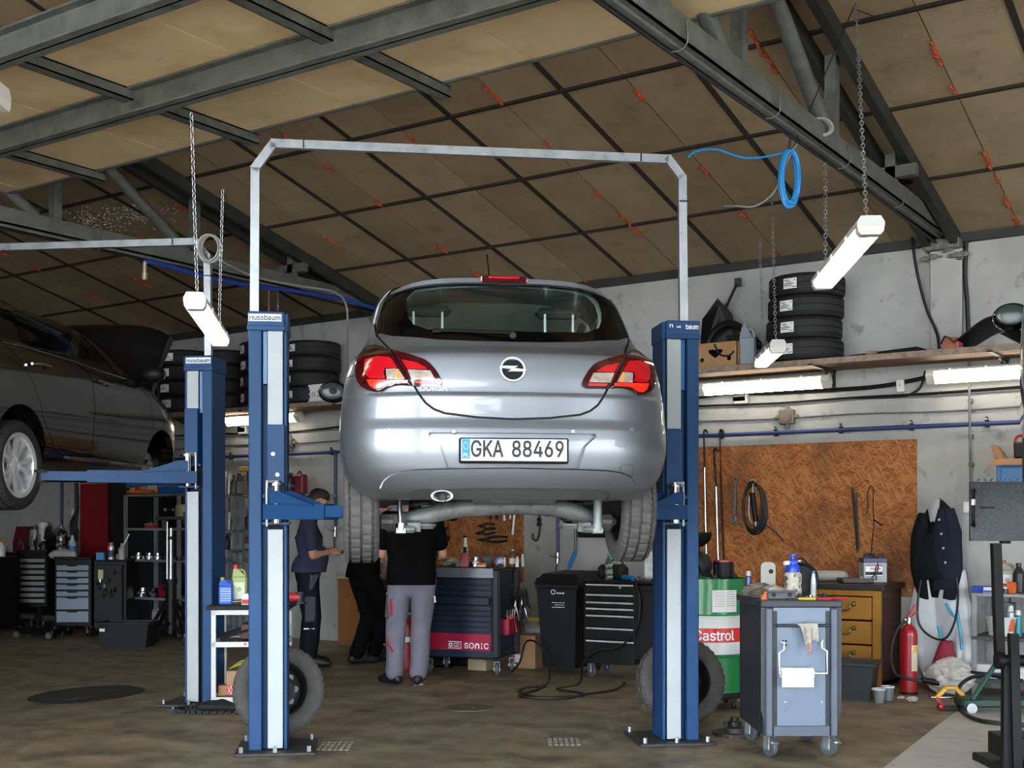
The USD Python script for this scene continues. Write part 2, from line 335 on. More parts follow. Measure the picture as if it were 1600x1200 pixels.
# ---- steel roof trusses
TY = [YX(1155, -2.93), YX(1300, -2.93), YX(1393, -2.93)]
def truss(x, label):
    t = thing('roof_truss', label, 'truss', (x, 0, 0), kind='structure')
    zc = EAVE - .01
    part(t, 'bottom_chord', cat(box(-.06, .06, YF, WALLY - .03, zc, zc + .012), box(-.06, -.048, YF, WALLY - .03, zc, zc + .14), box(.048, .06, YF, WALLY - .03, zc, zc + .14), box(-.015, .015, YF, WALLY - .03, zc - .02, zc)), steel_paint)
    rr = []
    for sx in (-.115, .115):
        for (ya, yb) in ((WALLY - .03, RIDGE), ):
            za, zb = roofz(ya), roofz(yb)
            rr.append(hexa([(sx - .035, ya, za - .13), (sx + .03, ya, za - .13), (sx + .03, yb, zb - .13), (sx - .03, yb, zb - .13), (sx - .03, ya, za), (sx + .035, ya, za), (sx + .035, yb, zb), (sx - .035, yb, zb)]))
    part(t, 'rafter', cat(*rr), steel_dark)
    for Y in TY[:3] + [3.6]:
        part(t, 'post', box(-.04, .04, Y - .04, Y + .04, zc + .12, roofz(Y) - .05), steel_paint)
    for (Y0, Y1) in ((TY[1] - .1, TY[0] + .1), (TY[0] - .2, 3.7)):
        part(t, 'diagonal', tube([(0, Y0, zc + .14), (0, Y1, roofz(Y1) - .1)], .055, 12), steel_paint, 40)
    part(t, 'cross_brace', box(-.25, .2, TY[2] - .04, TY[2] + .04, roofz(TY[2]) - .24, roofz(TY[2]) - .15), steel_paint)
    cl = []
    for Y in np.arange(4.6, 11, 1.3):
        cl.append(tube(spl([(-.064, Y, zc + .1), (-.066, Y, zc), (0, Y + .01, zc - .03), (.066, Y, zc), (.064, Y, zc + .12)], 4), .004, 5))
    part(t, 'cable_tie', cat(*cl), wire_grey, 40)
    part(t, 'chord_cable', tube(spl([(-.03, 3, zc - .02), (-.04, 6, zc - .026), (-.03, 9, zc - .024), (-.04, WALLY - .1, zc - .05)], 10), .012, 6), wire_black, 40)
    return t
truss(-2.93, 'steel roof truss on the right with a blue hose coil hung from it')
truss(-9.45, 'steel roof truss on the left beyond the lift frame')
truss(-16.0, 'far steel roof truss at the dark left end')
truss(3.6, 'steel roof truss outside the view on the right')
# pilaster under the truss with broken plaster at its head
for x in (-2.93, -9.45): 
    part(wall_b, 'pilaster', box(x - .12, x + .16, WALLY - .07, WALLY, 2.96, EAVE - .1, .01), wall_m)
    part(wall_b, 'truss_bearing', cat(box(x - .16, x + .16, WALLY - .16, WALLY, EAVE - .12, EAVE - .03, .01), *[ball((x + rng.uniform(-.16, .2), WALLY - rng.uniform(.05, .14), EAVE - .12 - rng.uniform(0, .14)), rng.uniform(.02, .04), 1, (1.3, .6, .7)) for _ in range(12)]), mat('broken_plaster', '77736d', .9, var=.4, scale=20, bump=.01, bscale=30))
# ================================================================== cars: a closed shell lofted over horizontal sections, cut into panels
def pch(z, v): return PchipInterpolator(z, v)
class Shell:
    """levels: rows (z, half-width, rear y, rear corner length, front y, front corner length)"""
    def __init__(s, levels, n=72, pr=2.6, pf=2.4):
        A = np.array(levels, float); s.z0, s.z1 = A[0, 0], A[-1, 0]; s.f = [pch(A[:, 0], A[:, k]) for k in range(1, 6)]; s.zs = A[:, 0]; s.n = n; s.pr, s.pf = pr, pf
    def prm(s, z): return [float(f(np.clip(z, s.z0, s.z1))) for f in s.f]
    def rear(s, x, z):
        w, yr, lr, yf, lf = s.prm(z); q = min(abs(x) / w, 1.0); return yr + lr * (1 - (1 - q ** s.pr) ** (1 / s.pr))
    def section(s, z, o):
        w, yr, lr, yf, lf = s.prm(z); w += o; yr -= o; yf += o; n = s.n
        t = np.linspace(-np.pi / 2, np.pi / 2, n); c, q = np.abs(np.cos(t)), np.sin(t)
        xr = w * np.sign(q) * np.abs(q) ** (2 / s.pr); yrr = yr + lr * (1 - c ** (2 / s.pr))
        ys = np.linspace(yr + lr, yf - lf, 34)[1:-1]
        xf = w * np.sign(q[::-1]) * np.abs(q[::-1]) ** (2 / s.pf); yff = yf - lf * (1 - c[::-1] ** (2 / s.pf))
        return np.vstack([np.c_[xr, yrr], np.c_[np.full(len(ys), w), ys], np.c_[xf, yff], np.c_[np.full(len(ys), -w), ys[::-1]]])
    def solid(s, o=0.0, za=None, zb=None, m=86):
        za = s.z0 if za is None else za; zb = s.z1 if zb is None else zb
        zz = np.unique(np.r_[np.linspace(za, zb, m), [z for z in s.zs if za < z < zb]])
        R = [np.c_[s.section(z, o), np.full(2 * s.n + 64, z)] for z in zz]; k = len(R[0])
        V = np.vstack(R + [R[0].mean(0)[None], R[-1].mean(0)[None]]); F = []
        i = np.arange(len(R) - 1)[:, None] * k; j = np.arange(k)[None]; j2 = (j + 1) % k
        a, b, c, d = (i + j), (i + j2), (i + k + j2), (i + k + j)
        F = np.vstack([np.stack([a, b, c], -1).reshape(-1, 3), np.stack([a, c, d], -1).reshape(-1, 3)])
        n0 = len(R) * k; jj = np.arange(k); top = (len(R) - 1) * k
        F = np.vstack([F, np.c_[np.full(k, n0), (jj + 1) % k, jj], np.c_[np.full(k, n0 + 1), top + jj, top + (jj + 1) % k]])
        return toM((V, F))
def prism(poly, a, b, plane):
    P = poly if hasattr(poly, 'geom_type') else Polygon(poly)
    if not P.is_valid: P = P.buffer(0)
    return toM(ext(P, a, b, plane))
def trunc(poly, n): return Polygon(spl([(p[0], p[1], 0) for p in poly], n, True)[:, :2])
class Car:
    """Places a shell in the hall and reads outlines taken at the photograph's viewpoint back onto its surface."""
    def __init__(s, shell, loc, rot):
        s.sh, s.loc, s.rot = shell, np.asarray(loc, float), rot; r = math.radians(rot); s.R = np.array([[math.cos(r), math.sin(r), 0], [-math.sin(r), math.cos(r), 0], [0, 0, 1]])
        s.e = s.R @ (EYEP - s.loc)
    def rear(s, px, py):
        d = s.R @ ray(px, py); y = .2
        for _ in range(40):
            t = (y - s.e[1]) / d[1]; p = s.e + d * t; y = .5 * y + .5 * s.sh.rear(p[0], p[2])
        return p[0], p[2]
    def side(s, px, py):
        d = s.R @ ray(px, py); w = .8
        for _ in range(40):
            t = (w - s.e[0]) / d[0]; p = s.e + d * t; w = .5 * w + .5 * s.sh.prm(p[2])[0]
        return p[1], p[2]
    def at(s, px, py, y):
        d = s.R @ ray(px, py); return s.e + d * ((y - s.e[1]) / d[1])
# ------------------------------------------------------------------ shared car parts
def pane_mat(name, tint, refl=.12):
    return usdkit.material(stage, '/World/Looks/' + name, {'t': ('transparent_bsdf', dict(color=tint)), 'g': ('glossy_bsdf', dict(color=(1, 1, 1), roughness=.02)), 'l': ('layer_weight', dict(blend=.5)), 'w': ('math', dict(math_type='power', value2=4.0)), 'f': ('math', dict(math_type='multiply_add', value2=.8, value3=.03)), 'm': ('mix_closure', {})},
        [('l.facing', 'w.value1'), ('w.value', 'f.value1'), ('f.value', 'm.fac'), ('t.BSDF', 'm.closure1'), ('g.BSDF', 'm.closure2')], surface='m.closure')
glass_tint = pane_mat('car_glass', (.88, .95, .93)); glass_dark = pane_mat('car_glass_dark', (.06, .07, .07)); glass_clear = pane_mat('clear_glass', (.85, .92, .9))
gloss_black = mat('gloss_black', '050506', .06, spec=.25)
silver = mat('silver_paint', '787b81', .40, .74, coat=.5, var=.02, scale=300)
trim_dark = mat('trim_dark', '3d3f42', .7); trim_grey = mat('trim_grey', 'dfe4e0', .85)
under_m = mat('underbody', '6f7170', .6, .35, var=.3, scale=9, dirt='45413b', dscale=7)
alu = mat('alu_wheel', 'dfe1e3', .3, .6)
def tyre_mesh(R, w, rim, n=150, grooves=3, tread=True):
    h = w / 2; P = [(rim, -h * .78), (rim + .012, -h * .86), (rim + .03, -h * .97), ((R + rim) / 2, -h), (R - .035, -h * .98), (R - .014, -h * .90), (R - .004, -h * .76)]
    xs = np.linspace(-h * .62, h * .62, grooves) if grooves > 1 else [0]
    gw = .006
    for x in xs: P += [(R, x - gw - .001), (R - .013, x - gw), (R - .013, x + gw), (R, x + gw + .001)]
    P += [(R - .004, h * .76), (R - .014, h * .90), (R - .035, h * .98), ((R + rim) / 2, h), (rim + .03, h * .97), (rim + .012, h * .86), (rim, h * .78)]
    P = np.array(P); v, f = lathe(P, n, axis='x'); v = v.copy(); k = np.repeat(np.arange(len(P)), n); j = np.tile(np.arange(n), len(P))
    if tread:
        sh = (np.abs(P[k, 1]) > h * .64) & (np.abs(P[k, 1]) < h * .93) & (P[k, 0] > R - .02); mid = (np.abs(P[k, 1]) < h * .6) & (P[k, 0] > R - .004)
        cut = np.where(sh & (j % 3 == 0), .008, np.where(mid & ((j + (P[k, 1] > 0) * 2) % 5 == 0), .006, 0)); r = np.hypot(v[:, 1], v[:, 2]); s = (r - cut) / r; v[:, 1] *= s; v[:, 2] *= s
    return v, f
def car_wheel(parent, c, R, w, rim, spokes=0, out=1, m=None, name='wheel', rubber_m=None):
    """A wheel turning about local x; out=+1: its face looks to +x."""
    t = part(parent, name, mv(tyre_mesh(R, w, rim), c), rubber_m or rubber, 35, label='rubber tyre with moulded tread')
    h = w / 2; face = []
    face.append(lathe([(rim + .008, -h * .86), (rim + .01, -h * .8), (rim - .012, -h * .7), (rim - .018, h * .6), (rim - .004, h * .8), (rim + .010, h * .84), (rim + .008, h * .88), (rim - .02, h * .80), (rim - .03, h * .55), (rim - .03, -h * .8)], 48, axis='x'))
    if spokes:
        for k in range(spokes):
            for dx in (-.16, .16):
                a = 2 * math.pi * k / spokes
                p = lambda r, aa, x: (x, r * math.cos(aa), r * math.sin(aa))
                P = []
                for (r, wd, x) in ((.05, .014, h * .52), (rim * .6, .016, h * .62), (rim - .012, .022, h * .74)):
                    aa = a + dx * (1 + .7 * (r / rim)); tg = np.array((0, -math.sin(aa), math.cos(aa))); q = np.array(p(r, aa, x))
                    P.append((q - tg * wd, q + tg * wd))
                for (s0, s1) in zip(P[:-1], P[1:]):
                    face.append(hullmesh([q + np.array((d, 0, 0)) for pr_ in (s0, s1) for q in pr_ for d in (0, -.03)]))
        face.append(lathe([(0, h * .60), (.03, h * .60), (.05, h * .55), (.075, h * .5), (.075, h * .3), (0, h * .3)], 24, axis='x'))
        for k in range(5):
            a = 2 * math.pi * (k + .5) / 5; face.append(cyl((h * .5, .056 * math.cos(a), .056 * math.sin(a)), (h * .56, .056 * math.cos(a), .056 * math.sin(a)), .009, n=6))
        dk = lathe([(.03, -h * .1), (rim * .78, -h * .1), (rim * .78, 0), (.03, 0)], 32, axis='x')
        part(t, 'brake_disc', mv(dk, c, s=(out, 1, 1)), bright_steel, 30)
    else:
        m_ = [(0, h * .5), (.06, h * .5), (.08, h * .62), (rim * .62, h * .5), (rim * .72, h * .34), (rim - .02, h * .3), (rim - .02, h * .2), (rim * .7, h * .2), (.05, h * .35), (0, h * .35)]
        face.append(lathe(m_, 40, axis='x'))
        for k in range(8):
            a = 2 * math.pi * k / 8; q = np.array((h * .47, rim * .6 * math.cos(a), rim * .6 * math.sin(a)))
    part(t, 'rim', mv(cat(*face), c, s=(out, 1, 1)), m or alu, 35)
    return t

# ------------------------------------------------------------------ the silver hatchback, seen from behind
L1 = [(.34, .71, .13, .5, 3.9, .7), (.40, .785, .055, .46, 3.95, .8), (.5, .832, .012, .44, 4.0, .9), (.6, .848, .0, .43, 4.0, .9), (.68, .849, .006, .43, 4.0, .9), (.735, .846, .020, .43, 4.0, .9), (.80, .842, .024, .43, 3.97, .9), (.845, .837, .026, .43, 3.93, .9), (.862, .835, .033, .43, 3.9, .9), (.93, .825, .037, .43, 3.8, .9), (1.0, .808, .044, .43, 3.55, .8), (1.055, .786, .054, .42, 3.1, .6),
      (1.10, .752, .125, .42, 2.9, .5), (1.15, .722, .17, .42, 2.8, .4), (1.30, .682, .275, .42, 2.5, .35), (1.42, .645, .365, .42, 2.25, .3), (1.475, .60, .43, .40, 2.1, .3), (1.50, .52, .55, .4, 1.9, .3), (1.515, .34, .85, .3, 1.7, .2)]
sh1 = Shell(L1); loc1 = W(803, 818, 5.95); loc1[2] = 1.23; ROT1 = YAW + 7
C1 = Car(sh1, loc1, ROT1)
silver_car = thing('silver_hatchback', 'silver five-door hatchback raised on the blue lift, seen from behind', 'car', loc1, ROT1)
q1 = lambda pts, n=0, sym=False: (lambda L: trunc(L, n) if n else Polygon(L))([C1.rear(500 + x / 2.6667, 400 + y / 2.6667) for x, y in pts])
def symm(p):  # left half mirrored over the car's middle plane
    h = p.intersection(Polygon([(-2, -1), (0.0005, -1), (0.0005, 3), (-2, 3)])); v = Polygon([(-x, z) for x, z in h.exterior.coords]); return h.union(v).buffer(.001).buffer(-.001)
win_o = symm(q1([(232, 330), (240, 268), (262, 200), (298, 138), (420, 110), (600, 103), (800, 100), (900, 100), (900, 357), (800, 357), (650, 354), (500, 348), (300, 333), (250, 322)]))
win_i = symm(q1([(358, 220), (362, 175), (395, 140), (500, 126), (640, 121), (800, 120), (900, 120), (900, 313), (800, 313), (640, 312), (450, 306), (388, 285), (368, 255)])).buffer(-.02, 6).buffer(.02, 6)
gate = symm(q1([(238, 334), (287, 385), (395, 545), (415, 578), (440, 612), (475, 638), (520, 655), (650, 672), (800, 680), (900, 680), (900, 60), (800, 60), (600, 62), (400, 70), (280, 110), (225, 270)]))
solid = sh1.solid(); hollow = sh1.solid(-.045, .62, 1.478, 40)
sidewin = lambda pts: trunc(pts, 6)
swr = sidewin([(.62, 1.13), (.70, 1.32), (.95, 1.40), (1.25, 1.41), (1.27, 1.08), (.9, 1.08)]); swf = sidewin([(1.33, 1.08), (1.31, 1.41), (1.75, 1.40), (2.25, 1.25), (2.55, 1.1), (2.4, 1.07)])
wsh = Polygon([(-.62, 1.1), (.62, 1.1), (.54, 1.42), (-.54, 1.42)])
cuts = prism(swr.union(swf), -1.2, 1.2, 'yz') + prism(wsh, 1.55, 4, 'xz')
wells = m3.Manifold.batch_boolean([toM(cyl((s * .60, y, .40), (s * 1.1, y, .40), .355, n=48)) for s in (-1, 1) for y in (.75, 3.26)], m3.OpType.Add)
shell = solid - hollow - wells - toM(box(-.55, .55, .3, 3.6, .2, .40))
rz = prism(gate.buffer(.0055), -.2, .62, 'xz'); gz = prism(gate.buffer(-.0055), -.2, .60, 'xz')
lamp_px = lambda pts: [C1.rear(540 + x / 10, 530 + y / 10) for x, y in pts]
mir = lambda P: [(-x, z) for x, z in P]
def patch(poly, o, i, ya=-.3, yb=.75): return (sh1.solid(o) - sh1.solid(i)) ^ prism(poly, ya, yb, 'xz')
lampO = trunc(lamp_px([(410, 100), (540, 112), (690, 165), (715, 204), (775, 298), (860, 432), (945, 574), (1005, 676), (1035, 730), (900, 718), (760, 728), (640, 762), (540, 822), (400, 808), (260, 745), (180, 640), (150, 480), (172, 330), (260, 190)]), 5)
lampI = trunc(lamp_px([(712, 165), (740, 170), (900, 210), (1090, 268), (1260, 335), (1400, 475), (1490, 630), (1498, 700), (1420, 742), (1240, 740), (1062, 738), (1040, 700), (970, 580), (880, 432), (795, 297), (735, 200)]), 4)
lampall = [lampO, lampI, Polygon(mir(lampO.exterior.coords)), Polygon(mir(lampI.exterior.coords))]
lampz = sum((prism(p.buffer(.002), -.2, .62, 'xz') for p in (lampall[1], lampall[2], lampall[3])), prism(lampall[0].buffer(.002), -.2, .62, 'xz'))
lampskin = (sh1.solid(.05) - sh1.solid(-.012)) ^ lampz
bump_region = toM(box(-1.2, 1.2, -.5, .52, .2, .958)) 
shell = shell - prism(win_o.buffer(.001), -.2, .75, 'xz') - cuts - lampskin
tailgate = shell ^ gz
rest = shell - rz
bumper = rest ^ bump_region
body = rest - toM(box(-1.2, 1.2, -.5, .524, .2, .962))
recess = Polygon([(-.43, .662), (.43, .662), (.36, .60), (.325, .49), (-.325, .49), (-.36, .60)]).buffer(-.01).buffer(.01)
bumper = bumper - (prism(recess, -.3, .3, 'xz') - sh1.solid(-.024))
insert = q1([(235, 1040), (243, 985), (262, 940), (290, 915), (330, 900), (400, 891), (600, 886), (800, 884), (900, 884), (900, 1040)], 0)
insert = symm(insert).buffer(-.02, 5).buffer(.02, 5)
groove = prism(insert.buffer(.003).difference(insert.buffer(-.003)), -.3, .4, 'xz') - sh1.solid(-.010)
cap_g = rrect(.545, .615, .452, .512, .014); cap_groove = prism(cap_g.buffer(.0015).difference(cap_g.buffer(-.0015)), -.3, .4, 'xz') - sh1.solid(-.006)
step = prism(insert.buffer(-.003), -.3, .4, 'xz') - sh1.solid(-.012)
lowcut = symm(q1([(330, 1060), (345, 1018), (370, 985), (400, 974), (800, 968), (900, 968), (900, 1060)])).buffer(-.015, 4).buffer(.015, 4)
bumper = bumper - prism(insert.buffer(.004), -.3, .2, 'xz') - cap_groove - (prism(lowcut, -.3, .5, 'xz') - sh1.solid(-.035))
part(silver_car, 'body', body, silver, 28)
part(silver_car, 'bumper', bumper, silver, 28)
part(silver_car, 'bumper_insert', ((sh1.solid(.020) - sh1.solid(-.05)) ^ prism(insert.buffer(-.004), -.3, .2, 'xz')) - (prism(lowcut, -.3, .5, 'xz') - sh1.solid(-.012)), silver, 28)
tg = part(silver_car, 'tailgate', tailgate, silver, 28)
part(silver_car, 'gate_seal', (sh1.solid(-.014) - sh1.solid(-.04)) ^ prism(gate.buffer(.03).difference(gate.buffer(-.03)), -.3, .6, 'xz'), black_matt, 28)
rw = part(silver_car, 'rear_window', patch(win_o.difference(win_i), .0, -.006), gloss_black, 28, label='black border of the rear window')
part(rw, 'glass_pane', patch(win_i, -.001, -.005), glass_tint, 28, label='tinted see-through glass')
for s in (-1, 1):
    part(silver_car, 'side_window', (sh1.solid(-.004) - sh1.solid(-.009)) ^ prism(swr.union(swf), 0, s * 1.2, 'yz'), glass_tint, 28)
part(silver_car, 'windscreen', (sh1.solid(-.004) - sh1.solid(-.009)) ^ prism(wsh, 1.55, 4, 'xz'), glass_tint, 28)
part(silver_car, 'headliner', (sh1.solid(-.05, .62, 1.47, 40) - sh1.solid(-.06, .56, 1.46, 40)) - prism(win_i, -.2, .75, 'xz') - cuts, trim_grey, 40)
# spoiler lip, brake light, aerial
xs_ = np.linspace(-.585, .585, 41); sp = []
for x in xs_:
    q = abs(x) / .585; y0 = .385 + .16 * q ** 4; zc = 1.478 - .018 * q ** 2 - .035 * q ** 6; th = .017 * (1 - .35 * q ** 6)
    sp.append([(x, y0 + .012, zc - th), (x, y0, zc - th + .006), (x, y0 + .004, zc + th - .004), (x, y0 + .02, zc + th), (x, y0 + .55, 1.522 - .10 * q ** 4), (x, y0 + .55, 1.46 - .1 * q ** 4), (x, y0 + .10, zc - th - .004)])
k = 7; V = np.array(sp).reshape(-1, 3); F = [(i * k + j, (i + 1) * k + j, (i + 1) * k + (j + 1) % k) for i in range(40) for j in range(k)] + [(i * k + j, (i + 1) * k + (j + 1) % k, i * k + (j + 1) % k) for i in range(40) for j in range(k)]
F += [(0, j, j + 1) for j in range(1, k - 1)] + [(40 * k, 40 * k + j + 1, 40 * k + j) for j in range(1, k - 1)]
part(silver_car, 'roof_spoiler', (V, np.array(F)[:, ::-1]), silver, 30)
b3 = part(silver_car, 'high_brake_light', box(-.125, .118, .376, .45, 1.466, 1.502, .006), mat('lamp_red_dark', '3a070b', .1, coat=.8), 28, label='dark red high-level brake light')
part(b3, 'lens', box(-.082, .075, .373, .40, 1.487, 1.499, .003), mat('lamp_red', 'b00d18', .15, coat=.8), 28)
ap = C1.at(781, 420, 1.0); part(silver_car, 'aerial', cat(tube([(0, .95, 1.5), (-.005, 1.05, 1.58), (-.01, 1.2, 1.79)], .005, 6), lathe([(0, 0), (.03, 0), (.02, .02), (.008, .035), (0, .035)], 12, (0, .93, 1.5))), black_plastic, 30)
# rear lights
lamp_dark, lamp_red = mat('lamp_red_dark', ''), mat('lamp_red', '')
lamp_orange = mat('lamp_orange_red', 'f0311c', .15, coat=1.0); lamp_clear = mat('lamp_clear', 'c9b9ad', .12, .5, var=.25, scale=40, coat=1.0); lamp_amber = mat('lamp_amber', 'd08a48', .15, coat=1.0)
for s in (1, -1):
    S = (lambda P: P) if s == 1 else mir
    side = part(silver_car, 'tail_light', patch(Polygon(S(list(lampO.exterior.coords))), .012, -.012, yb=.62), lamp_dark, 28, label='dark red lamp housing on the wing')
    inn = part(silver_car, 'tail_light_inner', patch(Polygon(S(list(lampI.exterior.coords))), .012, -.012), lamp_dark, 28, label='dark red lamp housing on the tailgate')
    for (par, m_, pts) in ((side, lamp_red, [(300, 320), (480, 270), (680, 285), (720, 320), (800, 445), (780, 462), (610, 455), (590, 520), (615, 612), (380, 620), (300, 560), (282, 440)]), (side, lamp_orange, [(320, 636), (480, 634), (960, 645), (975, 690), (740, 692), (640, 715), (540, 775), (440, 780), (370, 730)]),
                          (side, lamp_clear, [(625, 470), (820, 466), (925, 630), (640, 630)]), (side, lamp_amber, [(775, 478), (815, 478), (890, 620), (800, 620)]), (inn, lamp_red, [(870, 320), (1120, 372), (1290, 470), (960, 470)]), (inn, lamp_clear, [(962, 480), (1320, 490), (1400, 640), (1035, 640)]), (inn, lamp_red, [(1080, 655), (1400, 655), (1415, 695), (1105, 692)])):
        part(par, 'lens', patch(Polygon(S(lamp_px(pts))).buffer(-.003).buffer(.003), .0145 if m_ is not lamp_amber else .0155, .0), m_, 28)
# emblem: ring with a bolt
ec = C1.rear(801, 577); ey = sh1.rear(*ec); er = .062
tilt = 12
em = cat(mv(lathe([(er - .009, 0), (er - .006, .006), (er, .006), (er + .002, 0)], 40), rx=90), )
bolt = mv(ext([(-.062, .004), (-.045, .011), (.022, .011), (.006, .002), (.063, -.004), (.046, -.011), (-.022, -.011), (-.005, -.002)], -.012, .0, 'xz'), s=(1.12, 1, 1.2))
badge = part(silver_car, 'emblem', mv(cat(em, bolt), (ec[0], ey - .004, ec[1]), rx=-tilt), mat('badge_silver', 'e3e5e8', .3, .3), 30, label='chrome ring emblem with a lightning bolt')
part(badge, 'emblem_disc', mv(lathe([(0, .002), (er - .004, .002), (er - .004, -.01), (0, -.01)], 32), (ec[0], ey - .002, ec[1]), rx=90 - tilt), mat('emblem_grey', '1d1e20', .6, spec=.1), 30)
c0 = C1.rear(676, 609); part(silver_car, 'model_lettering', mv(text('CORSA', .024, (0, 0, 0), True, width=.135), (c0[0] + .005, sh1.rear(*c0) - .012, c0[1] + .006), rx=-5, rz=math.degrees(math.atan((sh1.rear(c0[0] + .06, c0[1]) - sh1.rear(c0[0] - .06, c0[1])) / .12))), mat('badge_silver', 'e3e5e8', .3, .3))
# number plate
pc = C1.rear(803, 704.5); py_ = sh1.rear(*pc) - .004
plate = part(silver_car, 'number_plate', box(pc[0] - .268, pc[0] + .268, py_ - .014, py_ + .02, pc[1] - .062, pc[1] + .062, .006), black_plastic, label='black plate holder')
part(plate, 'plate_face', box(pc[0] - .259, pc[0] + .259, py_ - .017, py_ - .012, pc[1] - .050, pc[1] + .056, .002), print_white, label='white plate face')
part(plate, 'plate_blue_band', box(pc[0] - .256, pc[0] - .216, py_ - .0185, py_ - .016, pc[1] - .040, pc[1] + .054), mat('eu_blue', '1f7fd0', .5))
part(plate, 'plate_lettering', cat(text('GKA', .076, (pc[0] - .133, py_ - .018, pc[1] + .009), width=.158, bold=True), text('88469', .076, (pc[0] + .115, py_ - .018, pc[1] + .009), width=.255, bold=True)), print_black, label='GKA 88469 in black')
st = [text('PL', .017, (pc[0] - .236, py_ - .0195, pc[1] - .022), True, 1.0)]
for k in range(12):
    a = k * math.pi / 6; st.append(cbox((pc[0] - .236 + .012 * math.sin(a), py_ - .019, pc[1] + .022 + .016 * math.cos(a)), (.0028, .001, .0028)))
part(plate, 'plate_country_code', cat(*st), print_white)
part(plate, 'plate_seal', cat(lathe([(0, 0), (.006, 0), (.006, .001), (0, .001)], 12, axis='y', c=(pc[0] - .034, py_ - .0185, pc[1] + .02)), lathe([(0, 0), (.006, 0), (.006, .001), (0, .001)], 12, axis='y', c=(pc[0] - .034, py_ - .0185, pc[1] - .002))), galv)
# parking sensors
for (px, py) in ((609, 672), (709, 674), (895, 674), (988, 671)):
    x, z = C1.rear(px, py); e = 1e-3; y = sh1.rear(x, z); nx = (sh1.rear(x + e, z) - sh1.rear(x - e, z)) / (2 * e)
    part(silver_car, 'parking_sensor', mv(lathe([(0, -.002), (.010, -.002), (.0115, .0), (.0115, .01), (0, .01)], 16, axis='y'), (x, y, z), rz=math.degrees(math.atan(nx))), silver, 30)
# wiper
w0, w1 = C1.rear(800, 522), C1.rear(676, 516); wy = lambda p: sh1.rear(*p) - .012
part(silver_car, 'rear_wiper', cat(tube(spl([(w0[0], wy(w0), w0[1]), (w0[0] - .06, wy(w0) - .012, w0[1] + .005), (w1[0], wy(w1) - .004, w1[1])], 5), .008, 6), box(w1[0] - .0, w0[0] - .05, wy(w1) - .004, wy(w1) + .006, w1[1] - .012, w1[1] - .004), lathe([(0, -.03), (.016, -.03), (.022, 0), (.022, .02), (0, .02)], 16, axis='y', c=(w0[0], wy(w0), w0[1] - .012))), black_plastic, 30)
# door mirrors
for s in (-1, 1):
    mm = part(silver_car, 'door_mirror', mv(ball((0, 0, 0), .5, 3, (.20, .13, .15)), (s * .93, 2.55, 1.12)), black_plastic, 40)
    part(mm, 'mirror_glass', mv(ball((0, 0, 0), .5, 2, (.165, .02, .115)), (s * .935, 2.497, 1.12)), mat('mirror_glass', '39423f', .15, spec=.3), 40)
    part(mm, 'mirror_foot', bar((s * .76, 2.6, 1.06), (s * .88, 2.57, 1.1), .05, .04), black_plastic)
# wheels, axle and exhaust
for s in (-1, 1):
    car_wheel(silver_car, (s * .737, .75, .315), .307, .19, .195, 0, s, mat('steel_rim', '2d2e30', .5, .5), rubber_m=mat('tyre_worn', '4a4846', .78, var=.18, scale=20))
    hb = part(silver_car, 'brake_disc', lathe([(0, -.011), (.128, -.011), (.128, .011), (.07, .011), (.066, .04), (0, .045)], 32, axis='x', c=(s * .66, 3.26, .40)), bright_steel, 30)
ax = spl([(-.6, .78, .22), (-.50, .74, .235), (-.38, .68, .265), (-.2, .64, .30), (.1, .62, .315), (.3, .64, .305), (.45, .68, .27), (.55, .75, .23), (.62, .78, .22)], 5)
part(silver_car, 'axle_beam', sweep(ax, circ(1, 12, .055, .048)), under_m, 40, label='grey bent axle beam')
for s in (-1, 1):
    x0 = s * .52
    part(silver_car, 'trailing_arm', cat(cbox((s * .50, .66, .19), (.11, .15, .04), .015), cbox((s * .60, .74, .23), (.12, .09, .08), .03), bar((s * .46, .6, .2), (s * .42, 1.35, .36), .07, .05)), under_m)
    dm = part(silver_car, 'damper', cat(cyl((s * .53, .60, .19), (s * .54, .64, .42), .024 if s > 0 else .012, n=16), cyl((s * .53, .60, .18), (s * .53, .605, .22), .028, n=16), box(s * .53 - .03, s * .53 + .03, .58, .63, .165, .20, .006)), bright_steel if s < 0 else mat('damper_grey', '8d8f90', .5, .4), 40)
    t = np.linspace(0, 5 * 2 * np.pi, 70)
    part(silver_car, 'coil_spring', tube(np.c_[s * .42 + .055 * np.cos(t), .72 + .055 * np.sin(t), .215 + .20 * t / t[-1]], .008, 6), steel_dark, 40)
    part(silver_car, 'spring_seat', lathe([(0, 0), (.07, .0), (.085, .02), (.085, .028), (0, .02)], 24, (s * .42, .72, .19)), under_m, 30)
part(silver_car, 'floor_pan', cat(box(-.56, .56, .32, 3.5, .36, .40, .02), box(-.35, .35, .24, .62, .355, .39, .02), cbox((.1, 1.2, .35), (.5, .6, .08), .03)), mat('floor_pan', '2c2c2c', .8, var=.2))
e0 = C1.at(686, 772, .12)
part(silver_car, 'exhaust', cat(tube(spl([(e0[0], .13, e0[2] - .0), (e0[0], .2, e0[2] + .008), (e0[0] + .02, .35, .36), (e0[0] + .1, .5, .35)], 5), .021, 16), cyl((e0[0] + .2, .40, .36), (e0[0] + .2, .41, .36), .02)), dark_metal, 40)
e1 = C1.at(690, 775, .10)
tip_ = part(silver_car, 'exhaust_tip', lathe([(.030, -.03), (.036, -.032), (.037, -.022), (.026, .04), (.012, .05), (.012, .045), (.024, .035), (.030, -.03)], 28, axis='y', c=(e1[0], .10, e1[2]), sx=.78, sy=1.5), mat('badge_silver', ''), 30, label='flared chrome exhaust shroud')
